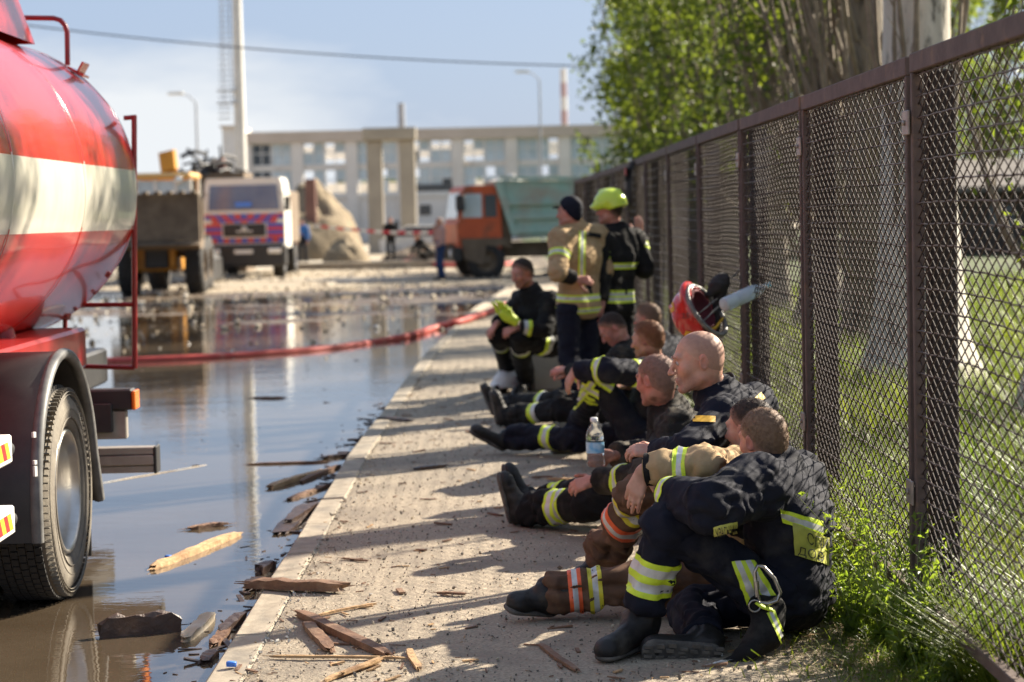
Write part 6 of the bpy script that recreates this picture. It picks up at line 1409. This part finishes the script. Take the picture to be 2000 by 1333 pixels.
b.add([c + fr[0]*math.cos(a)*.075 + fr[1]*math.sin(a)*.07 - fr[2]*(.012*math.sin(a)) for a in np.linspace(0, math.pi, 12)] + [c + fr[0]*math.cos(a)*.075 + fr[1]*math.sin(a)*.07 - fr[2]*(.012*math.sin(a)+.008) for a in np.linspace(0, math.pi, 12)],
      [tuple(range(12))[::-1], tuple(range(12,24))] + [(i,i+1,i+13,i+12) for i in range(11)]); b.build('visor', m_navy, cp)
# --- standing man with the yellow helmet
J = JJ(pel=(1198,598,17.62), che=(1204,500,17.60), nek=(1204,448,17.60), hed=(1190,410,17.58),
       shL=(1170,472,17.42), elL=(1164,535,17.35), wrL=(1172,592,17.40), shR=(1238,468,17.80), elR=(1258,525,17.78), wrR=(1248,458,17.88),
       hpL=(1180,606,17.52), knL=(1182,700,17.5), anL=(1188,782,17.6), toL=(1160,800,17.5), hpR=(1218,606,17.72), knR=(1218,700,17.7), anR=(1220,780,17.8), toR=(1195,795,17.7))
A10 = person('standing firefighter in black gear and bright yellow helmet with one hand on the fence', J, dict(
    face=(-.88,.42,-.02), h=.014, hb=.010, jacket=m_blk, trousers=m_blk, skin=m_skinr, hair=m_hair_d, seed=71, fold=.011, bulk=1.08, hem=.08, collar=.06, cuff=.98,
    bootL=dict(heel=gnd(1198,798), toe=gnd(1156,804)), bootR=dict(heel=gnd(1228,792), toe=gnd(1188,798)), handL=dict(d=(-.1,0,-1), n=(-.8,0,0), curl=.4), handR=dict(d=(0,.1,1), n=(-.3,-.9,0), curl=.3, thumb=-1),
    bands=[('j','che','pel',.05,.105,YSY,.33), ('j','che','pel',.285,.395,((.2,0),(.22,1),(.16,0),(.22,1),(.2,0)),.33), ('j','elR','wrR',.16,.22,YSY), ('t','knL','anL',.22,.30,YSY), ('t','knR','anR',.22,.30,YSY)]))
m_hely = M('helmet_lime', (.58,.72,.03), (.52,.66,.03), 8, .25, coat=.5); m_helr = M('helmet_red', (.55,.025,.02), (.47,.02,.018), 7, .22, coat=.6, c3=(.35,.03,.025), s3=9, p3=(.6,.8))
def helmet_shell(c, fr, s, h):
    r, f, u = fr; c = V3(c); F = Field(c-.22*s, c+.22*s, h)
    def P(x,y,z): return c + (r*x+f*y+u*z)*s
    F.ell(P(0,-.01,.030), (.114*s,.144*s,.118*s), (r,f,u), .02); F.ell(P(0,.095,.005), (.085*s,.072*s,.026*s), (r,f,u), .035); F.ell(P(0,-.075,-.035), (.100*s,.085*s,.075*s), (r,f,u), .04); F.cone(P(0,-.10,.130), .008*s, P(0,.08,.138), .008*s, .035)
    F.ell(P(0,-.01,-.02), (.098*s,.125*s,.115*s), (r,f,u), .006, 'cut'); F.half(P(0,0,-.045), -u - f*.30); return F.mesh()
hc = V3(J['hed']) + np.array([0,0,.028]); fr = frame_of((-.88,.42,-.04), (0,0,1)); hl = emit('helmet', helmet_shell(hc, fr, 1.02, .009), m_hely, A10['t'])
bv = bvh_of(*helmet_shell(hc, fr, 1.02, .012)); ring('red_stripe', [m_cred], hl, bv, hc, hc + fr[2]*.1, .004, .014, ((1,0),), rmax=.26, off=.003); b = MB(); q = hc + fr[1]*.12 + fr[2]*.05; b.obox(q, (fr[0], fr[1], fr[2]), (.055,.02,.014)); b.build('lamp_mount', m_black, hl)

# ------------------------------------------------------------------ people far off
def far_person(label, foot, Y, H, face, jacket, trousers, pose='stand', hair=m_hair_d, bag=False):
    b = gnd(foot, 500); p = at(foot, 500, Y); x = p.x; z = -.1; k = H/1.78; f = Vector(face).normalized(); s = Vector((-f.y, f.x, 0))
    def Q(u, v, w): return Vector((x, Y, z)) + s*u*k + f*v*k + Vector((0,0,w*k))
    if pose == 'fold': hands = dict(elL=Q(.24,.08,1.10), wrL=Q(-.02,.20,1.16), elR=Q(-.24,.08,1.10), wrR=Q(.02,.22,1.12))
    elif pose == 'phone': hands = dict(elL=Q(.24,.0,1.12), wrL=Q(.2,.2,.98), elR=Q(-.25,.05,1.12), wrR=Q(-.12,.10,1.45))
    else: hands = dict(elL=Q(.25,-.03,1.13), wrL=Q(.24,.06,.88), elR=Q(-.25,-.03,1.13), wrR=Q(-.24,.06,.88))
    if pose == 'crouch':
        J = dict(pel=Q(0,-.30,.52), che=Q(0,.05,.80), nek=Q(0,.18,1.0), hed=Q(0,.26,1.10), shL=Q(.18,.14,.93), elL=Q(.22,.30,.68), wrL=Q(.15,.45,.5), shR=Q(-.18,.14,.93), elR=Q(-.22,.3,.68), wrR=Q(-.15,.45,.5),
                 hpL=Q(.10,-.28,.5), knL=Q(.16,.12,.52), anL=Q(.12,-.12,.10), toL=Q(.12,.05,.04), hpR=Q(-.10,-.28,.5), knR=Q(-.2,.05,.48), anR=Q(-.16,-.45,.10), toR=Q(-.16,-.3,.04))
    else:
        J = dict(pel=Q(0,0,.95), che=Q(0,-.01,1.25), nek=Q(0,-.02,1.50), hed=Q(0,.02,1.64), shL=Q(.19,-.02,1.42), shR=Q(-.19,-.02,1.42), hpL=Q(.09,0,.92), knL=Q(.11,.03,.50), anL=Q(.12,-.02,.09), toL=Q(.12,.14,.04), hpR=Q(-.09,0,.92), knR=Q(-.12,.02,.50), anR=Q(-.13,-.02,.09), toR=Q(-.13,.14,.04), **hands)
    bo = {q: dict(heel=J['an'+q] + f*-.07 + Vector((0,0,-.09*k)), toe=J['an'+q] + f*.21 + Vector((0,0,-.09*k)), low=True) for q in 'LR'}
    return person(label, J, dict(face=tuple(f), h=.024, hb=.018, detail=False, ears=False, jacket=jacket, trousers=trousers, hair=hair, hair_t=.012, bulk=.82, leg=.82, fold=.006, collar=.01, cuff=.97, ground=z, bootL=bo['L'], bootR=bo['R'], seed=int(foot)))
far_person('man in black with folded arms standing beyond the rubble before the gateway', 764, 80, 1.80, (.2,-1,0), m_blk, m_blk, 'fold')
far_person('man in pale shirt and blue jeans standing alone on the rubble', 860, 56, 1.74, (-.9,-.4,0), m_pink, m_jean, 'phone', m_hair_s)
far_person('figure in black crouching by the barrier tape between two standing men', 828, 70, 1.75, (-.8,-.5,0), m_blk, m_blk, 'crouch')
far_person('man in grey shirt beside the white truck, left one of a pair', 568, 82, 1.78, (.5,-.9,0), m_shirt, m_jean)
far_person('man in blue shirt and dark trousers, right one of the pair by the white truck', 592, 83, 1.80, (-.3,-1,0), m_bshirt, m_navy)
# ------------------------------------------------------------------ loose things
# red helmet hung on the fence, straps and liner showing
m_visor = M('visor_edge', (.10,.09,.075), (.24,.22,.19), 26, .45); m_strap = M('strap', (.018,.016,.016), (.03,.026,.024), 20, .8); m_dredc = M('maroon_liner', (.12,.012,.02), (.08,.01,.015), 12, .8)
HC = at(1366,608,12.55); hf = frame_of(tuple(C2W @ Vector((-.45,.85,.10))), tuple(C2W @ Vector((-.74,-.36,-.55))))
ht = thing('red_helmet', 'scuffed red fire helmet marked 25 hanging upside down on the wire fence', 'helmet', tuple(HC)); vf = helmet_shell(HC, hf, 1.22, .0085); sh = emit('shell', vf, m_helr, ht); bv = bvh_of(*vf)
r_, f_, u_ = [Vector(a) for a in hf]
rim = [HC + (r_*math.cos(a)*.125 + f_*(math.sin(a)*.158 - .012) + u_*(-.042 + .03*math.sin(a)))*1.1 for a in np.linspace(0, 2*math.pi, 33)]; b = MB(); b.tube(rim, .016, 6, cap=False); b.build('rim_trim', m_visor, sh)
E = Field(V3(HC)-.2, V3(HC)+.2, .01); E.ell(V3(HC) + V3(u_)*.005, (.118,.146,.10), hf, .01); E.ell(V3(HC) - V3(u_)*.035, (.09,.115,.085), hf, .02, 'cut'); E.half(V3(HC)-V3(u_)*.035, -V3(u_)); vf = E.mesh(); emit('liner', vf, m_dredc, ht)
b = MB(); b.tube([HC + r_*.09 - u_*.03, HC - u_*.16 + r_*.03 + f_*.03, HC - r_*.09 - u_*.03], .011, 6, flat=.4); b.tube([HC + r_*.10 - f_*.06 - u_*.02, HC - u_*.13 - f_*.02, HC - r_*.10 - f_*.06 - u_*.02], .010, 6, flat=.4); b.build('chin_strap', m_visor, ht)['kind'] = 'stuff'
E = Field(V3(at(1405,570,12.6))-.25, V3(at(1405,570,12.6))+.25, .011); E.cone(at(1398,556,12.6), .04, at(1412,548,12.62), .036, .03, flat=((0,1,0),1.4)); E.cone(at(1412,548,12.62), .036, at(1402,600,12.66), .036, .03); E.cone(at(1402,600,12.66), .036, at(1398,640,12.64), .026, .03); E.cone(at(1385,575,12.6), .02, at(1402,558,12.6), .03, .03)
vf = E.mesh(); emit('neck_flap', (folds(vf[0], vf[1], .012, 4), vf[1]), m_strap, ht)
b = MB(); b.tube([at(1412,548,12.62), at(1420,552,12.68), at(1418,585,12.7)], .012, 6); b.build('hanging_strap', m_strap, ht)
b = MB(); e_ = at(1414,552,12.62); b.tube([e_, e_.lerp(Vector((1.565,12.75,e_.z+.10)), .6) + Vector((0,0,-.02)), Vector((1.568,12.75,e_.z+.10)), Vector((1.568,12.70,e_.z+.02))], .010, 6, flat=.5); b.build('hanging_strap', m_strap, ht)
b = MB(); b.tube([at(1372,650,12.55), at(1398,640,12.5), at(1412,622,12.6)], .009, 6); b.build('gold_edge', m_gold, ht)
for q in (((1306,597),(1316,590),(1318,606),(1312,612)), ((1340,646),(1352,648),(1350,656),(1336,655))): patch('gold_flash', [m_gold], ht, bv, q, ((1,0),), nu=3, off=.004)
print_on('number', '25', m_ink, ht, bv, ((1332,612),(1346,612),(1346,622),(1332,622)), off=.004)
# black harness hung on the fence far along
hc_ = at(1258,352,21.6); hx_ = fx(21.6) - .06; hn = thing('harness', 'black harness with a red tag hanging from the fence top behind the yellow helmet', 'harness', (hx_, 21.6, hc_.z)); b = MB()
b.tube([Vector((hx_+.01,21.55,2.20)), Vector((hx_-.02,21.5,2.05)), Vector((hx_-.03,21.45,1.92)), Vector((hx_-.03,21.5,1.75)), Vector((hx_-.03,21.75,1.70)), Vector((hx_-.02,21.85,1.85)), Vector((hx_-.02,21.75,2.0)), Vector((hx_+.01,21.6,2.2))], .03, 6, flat=.5); b.build('strap', m_strap, hn)
b = MB(); b.cbox((hx_-.07,21.48,1.98),(hx_-.01,21.66,2.14),.02); b.build('pouch', m_blk, hn); b = MB(); b.cbox((hx_-.08,21.42,2.06),(hx_-.07,21.5,2.13),.003); b.build('tag', m_cred, hn)
# bottles
m_pet = M('bottle_plastic', (.86,.93,.95), rough=.08, trans=.92, ior=1.25); m_petw = M('frosted_bottle', (.82,.90,.92), (.7,.8,.84), 20, .22, trans=.45, ior=1.2); m_label = M('bottle_label', (.10,.42,.72), (.55,.72,.82), 30, .4); m_capb = M('bottle_cap', (.05,.45,.60), rough=.4); m_capw = M('white_cap', (.8,.8,.78), rough=.5); m_wtr = M('bottle_water', (.9,.95,.97), rough=.02, trans=1, ior=1.33)
def bottle(c, axis, Ln, r, label_txt, mat, capm, lab=True):
    t = thing('water_bottle', label_txt, 'bottle', tuple(c)); k = Ln
    pr = [(0,0),(r*.75,0),(r*.95,.02*k),(r,.06*k),(r,.20*k),(r*.93,.225*k),(r,.25*k),(r,.52*k),(r*.95,.55*k),(r,.58*k),(r*.96,.66*k),(r*.72,.78*k),(r*.40,.87*k),(r*.36,.93*k)]
    b = MB(); b.lathe(pr, c, axis, 28); b.build('body', mat, t); a = Vector(axis).normalized()
    b = MB(); b.lathe([(r*.40,.915*k),(r*.42,.92*k),(r*.42,.985*k),(r*.36,1.0*k),(0,1.0*k)], c, axis, 20); b.build('cap', capm, t)
    if lab: b = MB(); b.lathe([(r*1.012,.29*k),(r*1.015,.30*k),(r*1.015,.50*k),(r*1.012,.51*k)], c, axis, 28); b.build('label', m_label, t)
    return t
# bottle in the hand of the dusty man, and the one stuck through the fence
bb, bt_ = at(1164,912,10.42), at(1160,816,10.42); bottle(bb, bt_-bb, (bt_-bb).length, .046, 'clear water bottle with a blue label in the hand of the dusty firefighter', m_pet, m_capw)
ba, bc = at(1413,597,12.02), at(1503,556,12.28); dirb = (bc-ba); bottle(ba, dirb, dirb.length, .043, 'empty bottle with turquoise cap stuck through the wire fence beside the red helmet', m_petw, m_capb, False)
# carabiner on the nearest man's belt, strap, black gloves
m_steel = M('polished_steel', (.42,.40,.37), (.30,.28,.26), 20, .3, metal=.9)
cY = 7.62; cpts = [(1478,1166),(1474,1118),(1480,1105),(1492,1108),(1512,1130),(1524,1158),(1518,1174),(1500,1180),(1484,1178)]
ct = thing('carabiner', 'steel carabiner clipped to the belt of the nearest firefighter', 'carabiner', tuple(at(1500,1150,cY))); b = MB(); b.tube([at(x, y, cY) for x, y in cpts], .0075, 8); b.build('frame', m_steel, ct)
b = MB(); b.tube([at(1484,1178,cY), at(1478,1150,cY-.005), at(1474,1122,cY)], .006, 8); b.build('gate', m_steel, ct); b = MB(); b.tube([at(1478,1152,cY-.005), at(1477,1136,cY-.005)], .0105, 10); b.build('lock_sleeve', m_steel, ct)
b = MB(); rc = at(1474,1184,cY-.01); b.tube([rc + Vector((math.cos(a)*.022, 0, math.sin(a)*.022)) for a in np.linspace(0, 2*math.pi, 17)], .0035, 6, cap=False); b.build('split_ring', m_steel, ct)
G = Field(np.array(at(1470,1260,7.6))-.36, np.array(at(1470,1260,7.6))+.36, .009)
G.cone(at(1508,1190,7.68), .050, at(1492,1245,7.62), .060, .03, flat=((0,1,0),1.3)); G.cone(at(1492,1245,7.62), .058, at(1455,1280,7.57), .046, .03, flat=((0,.3,1),1.2)); G.cone(at(1480,1185,7.66), .04, at(1500,1215,7.66), .05, .03)
for (x, y, r_0) in ((1418,1296,.019),(1420,1305,.018),(1428,1308,.017)): G.cone(at(1455,1282,7.57), .024, at(x, y, 7.55), r_0, .01)
vf = G.mesh(); vf = (folds(vf[0], vf[1], .008, 6), vf[1]); gt_ = thing('work_glove', 'pair of black gloves with lime piping hanging to the ground behind the boot sole', 'gloves', tuple(gnd(1470,1300))); go = emit('glove', vf, m_blk, gt_); gb = bvh_of(*vf)
patch('reflective_band', TAPE, go, gb, ((1497,1198),(1524,1258),(1533,1246),(1512,1192)), YSY, nu=8, off=.005)
for q in (((1466,1268),(1496,1288),(1496,1291),(1466,1271)), ((1452,1286),(1470,1300),(1469,1303),(1451,1289))): patch('piping', TAPE, go, gb, q, ((1,0),), nu=6, off=.004)
b = MB(); b.tube([at(1478,1178,cY), at(1490,1186,7.6), at(1508,1192,7.62)], .012, 6, flat=.5); b.build('loop', m_lime, gt_)
# pale helmet lying by the block
wc = gnd(988,768) + Vector((0,0,.075)); wh = thing('white_helmet', 'white helmet lying on the pavement in front of the stone block', 'helmet', tuple(wc)); vf = helmet_shell(wc, frame_of((-.9,-.3,0),(-.2,-.2,.9)), .95, .012); emit('shell', vf, m_white, wh)
b = MB(); b.obox(wc + Vector((-.10,-.06,-.01)), ((.3,-.9,0),(.9,.3,0),(0,0,1)), (.06,.02,.02)); b.build('visor', m_black, wh)
# fire hose across the flood
hp = [(-60,712),(70,708),(240,706),(430,698),(560,689),(660,680),(740,668),(800,656),(850,641),(900,628),(950,611),(985,596)]
P_ = []
for i, (x, y) in enumerate(hp): P_.append(gnd(x, y, -.055 if x < 800 else (-.03 if x < 880 else .05)))
def spline(P, n=6):
    out = []
    for i in range(len(P)-1):
        p0, p1, p2, p3 = P[max(i-1,0)], P[i], P[i+1], P[min(i+2,len(P)-1)]
        for k in range(n):
            t = k/n; out.append(.5*((2*p1) + (p2-p0)*t + (2*p0-5*p1+4*p2-p3)*t*t + (3*p1-p0-3*p2+p3)*t**3))
    return out + [P[-1]]
m_hose = M('hose_red', (.50,.055,.035), (.40,.04,.03), 7, .6, c3=(.58,.20,.13), s3=4, p3=(.55,.75))
b = MB(); b.tube(spline(P_), .052, 12); tag(b.build('fire_hose', m_hose), 'red fire hose lying across the flooded road to the pavement', 'hose')
b = MB(); b.tube(spline([gnd(x, y, .05) for x, y in ((790,512),(860,517),(940,519),(1010,514))]), .07, 8); tag(b.build('fire_hose', m_hose), 'far red hose stretched over the rubble in front of the orange truck', 'hose')
# splintered timber
def plank(p0, p1, w, th, mat, label, name='wood_plank', seed=0, lift=0, roll=0, jag=.06):
    rr = np.random.default_rng(seed+77); p0, p1 = Vector(p0), Vector(p1); a = (p1-p0); Ln = a.length; a.normalize(); s = a.cross(Vector((0,0,1))).normalized(); u = s.cross(a)
    s, u = s*math.cos(roll) + u*math.sin(roll), u*math.cos(roll) - s*math.sin(roll); n = 9; K = 8; vs = []; fs = []
    sec = [(-.5,-.5),(0,-.5),(.5,-.5),(.5,0),(.5,.5),(.1,.52),(-.5,.5),(-.5,0)]
    for i in range(n+1):
        t = i/n; tw = (1 - .22*abs(2*t-1)**10)*(1+.10*(rr.random()-.5))
        for k, (x, y) in enumerate(sec):
            e = jag*(rr.random()-.4)*(-1 if i == 0 else 1) if i in (0, n) else 0
            vs.append(p0 + a*(Ln*t + e) + s*(x*w*tw*(1+.10*(rr.random()-.5)) + .004*math.sin(t*5+seed)) + u*((y+.5)*th*tw*(1+.2*(rr.random()-.5)) + lift))
    for i in range(n):
        for k in range(K): fs.append((i*K+k, i*K+(k+1)%K, (i+1)*K+(k+1)%K, (i+1)*K+k))
    B = MB(); B.add(vs, fs); B.add(vs[:K] + [p0 + a*.01 + u*th*.5], [(k, (k+1)%K, K)[::-1] for k in range(K)]); B.add(vs[-K:] + [p1 - a*.01 + u*th*.5], [(k, (k+1)%K, K) for k in range(K)])
    for k in range(4):
        e = p1 if k % 2 else p0; d = a if k % 2 else -a; q = e + s*(rr.random()-.5)*w*.8 + u*(th*.5+lift); B.tube([q - d*.05, q + d*(.03+jag*rr.random())], [w*.10, w*.02], 4)
    return tag(B.build(name, mat), label, 'wood')
WZ_ = WATER_Z - .008
W_ = [ # px0, py0, px1, py1, z, width, thick, material, label
 (298,1116,462,1050,WZ_,.055,.035,m_wood_l,'long pale split plank floating in the middle of the flood water'),
 (378,1037,433,1030,WZ_,.045,.03,m_wood_b,'short brown stick floating above the long pale plank'),
 (196,1258,353,1246,WZ_-.02,.03,.11,m_wood_d,'dark wet board floating on its edge near the tanker wheel'),
 (528,957,630,925,WZ_,.06,.035,m_wood_l,'thick orange splinter of timber floating beside the kerb'),
 (590,945,662,914,WZ_,.04,.03,m_wood_b,'brown splinter that points to the kerb from the thick orange one'),
 (566,980,638,953,WZ_,.045,.025,m_wood_b,'narrow brown stick floating just below the thick orange splinter'),
 (548,1046,604,992,WZ_,.11,.03,m_wood_d,'broad dark broken board lying in the water along the kerb'),
 (562,1022,618,988,WZ_+.03,.05,.025,m_wood_d,'dark strip lying on the broad broken board at the kerb'),
 (484,910,640,906,WZ_,.03,.02,m_wood_b,'long thin brown lath floating straight towards the kerb'),
 (632,899,682,893,WZ_,.05,.03,m_wood_d,'short black piece at the kerb end of the long brown lath'),
 (198,947,402,911,WZ_,.018,.012,m_stone,'long thin grey stick floating near the bumper beam'),
 (364,1258,410,1212,WZ_,.055,.04,m_stone,'pale weathered stump of wood standing out of the water near the kerb'),
 (418,1266,444,1236,WZ_,.05,.03,m_wood_b,'small brown board end leaning on the kerb stone near the pale stump'),
 (432,1244,474,1212,WZ_,.05,.04,m_wood_d,'dark chunk of wood wedged along the kerb near the pale stump'),
 (398,1300,420,1282,WZ_,.05,.03,m_wood_d,'dark chip in the water at the bottom end of the kerb'),
 (486,1160,505,1146,WZ_,.06,.05,m_wood_d,'black lump under the plank that lies across the kerb'),
 (508,1125,530,1112,WZ_,.06,.05,m_wood_d,'black lump above the plank that lies across the kerb'),
 (488,1148,666,1154,.008,.07,.042,m_wood_b,'thick brown plank lying across the kerb with one broken end'),
 (586,1203,752,1283,.002,.05,.028,m_wood_b,'long brown plank lying slanted on the pavement near the kerb'),
 (602,1222,642,1272,.002,.05,.022,m_wood_b,'short brown piece lying under the long slanted plank'),
 (532,1284,792,1288,.002,.016,.010,m_wood_l,'long thin pale lath on the pavement at the bottom of the view'),
 (620,1204,732,1181,.002,.016,.010,m_wood_l,'thin pale sliver behind the long slanted plank'),
 (636,1332,738,1294,.002,.022,.012,m_wood_l,'pale splinter at the bottom edge, lower one of two lying side by side'),
 (672,1318,742,1289,.010,.022,.012,m_wood_l,'pale splinter at the bottom edge, upper one of two lying side by side'),
 (1055,1262,1126,1312,.002,.026,.012,m_wood_b,'brown strip of bark alone on the pavement before the nearest boots'),
 (800,1272,816,1308,.002,.028,.012,m_wood_l,'short pale chip standing across the laths on the pavement'),
 (1072,937,1132,939,.002,.030,.014,m_wood_l,'short orange lath beside the hand of the dusty firefighter'),
 (1040,934,1078,932,.002,.018,.010,m_wood_b,'thin brown stick beside the short orange lath'),
 (856,1160,910,1162,.002,.022,.010,m_wood_b,'small dark stick in the middle of the pavement'),
 (814,918,866,912,.002,.05,.018,m_wood_d,'flat dark scrap of wood on the pavement far from the kerb'),
 (668,1092,716,1097,.002,.016,.008,m_wood_b,'thin brown twig on the shaded pavement near the kerb'),
 (496,780,552,780,WZ_,.05,.025,m_wood_b,'small brown board floating far out in front of the hose'),
 (744,818,800,824,.0,.05,.02,m_wood_d,'dark strip of wood on the pavement beside the far kerb'),
 (1392,1298,1420,1292,.002,.012,.006,m_capw,'thin white stick on the ground by the boot sole'),
]
for i, (a, c, d, e, z, w, th, mt, lb) in enumerate(W_): plank(gnd(a, c, z), gnd(d, e, z), w, th, mt, lb, 'wood_splinter' if w < .03 else 'wood_plank', i, jag=.07 if w > .03 else .02)
for (px, py, z, lb) in ((452,1302,.008,'blue bottle cap lying on the kerb at the bottom of the view'), (329,1092,WATER_Z,'blue bottle cap floating beside the long pale plank')):
    c = gnd(px, py, z); b = MB(); b.lathe([(.012,.0),(.0185,.0),(.0185,.017),(.0165,.019),(0,.019)], c, (.1,.1,1), 24)
    for k in range(24): a = 2*math.pi*k/24; b.obox(c+Vector((math.cos(a)*.0187, math.sin(a)*.0187, .009)), ((math.cos(a),math.sin(a),0),(-math.sin(a),math.cos(a),0),(0,0,1)), (.0008,.001,.008))
    tag(b.build('bottle_cap', m_lblue), lb, 'bottle cap')
# chips and clumps too many to count
def scatter_chips(name, n, fn, mat, L0, L1):
    B = MB()
    for k in range(n):
        c, lim = fn(); a = rng.random()*math.pi; Ln = L0 + (L1-L0)*rng.random()**3; d = Vector((math.cos(a), math.sin(a), .0)); s = Vector((-d.y, d.x, 0)); w = Ln*(.08+.22*rng.random()); h = .002+.25*w
        B.obox(Vector(c)+Vector((0,0,h*.5)), (d+Vector((0,0,.1*rng.normal())), s, (0,0,1)), (Ln/2, w/2, h/2))
    o = B.build(name, mat); o['kind'] = 'stuff'; return o
def onwalk():
    y = 7.1 + rng.random()**1.7*14; x = kerb_x(y)+.1 + rng.random()**1.3*(2.3); return (x, y, .0), None
scatter_chips('wood_litter', 330, onwalk, m_wood_b, .02, .11); scatter_chips('pale_litter', 200, onwalk, m_wood_l, .015, .09)
def gutter():
    y = 7.2 + rng.random()*12; return (kerb_x(y) - .02 - abs(rng.normal())*.10, y, WATER_Z), None
scatter_chips('gutter_litter', 190, gutter, m_wood_d, .02, .14)
def onwater():
    y = 8 + rng.random()*22; return (-4.5 + rng.random()*3.4, y, WATER_Z-.001), None
scatter_chips('floating_litter', 90, onwater, m_wood_d, .015, .10)
# groups of like things
for o in list(COL.objects):
    if o.parent is not None or o.get('group') or not o.get('category'): continue
    n = o.name.split('.')[0]
    g_ = {'poplar_tree': 'trees behind the wire fence', 'wood_plank': 'broken timber in the flood and on the pavement', 'wood_splinter': 'broken timber in the flood and on the pavement',
          'street_lamp': 'street lamps of the square', 'chimney': 'chimneys behind the building', 'bottle_cap': 'blue bottle caps', 'water_bottle': 'water bottles', 'earth_heap': 'heaps on the far road', 'rubble_heap': 'heaps on the far road', 'fire_hose': 'red fire hoses'}.get(n)
    if n == 'person': g_ = 'resting firefighters along the fence' if 'firefighter' in o['label'] or 'bald man' in o['label'] else 'people far off on the rubble'
    if g_: o['group'] = g_
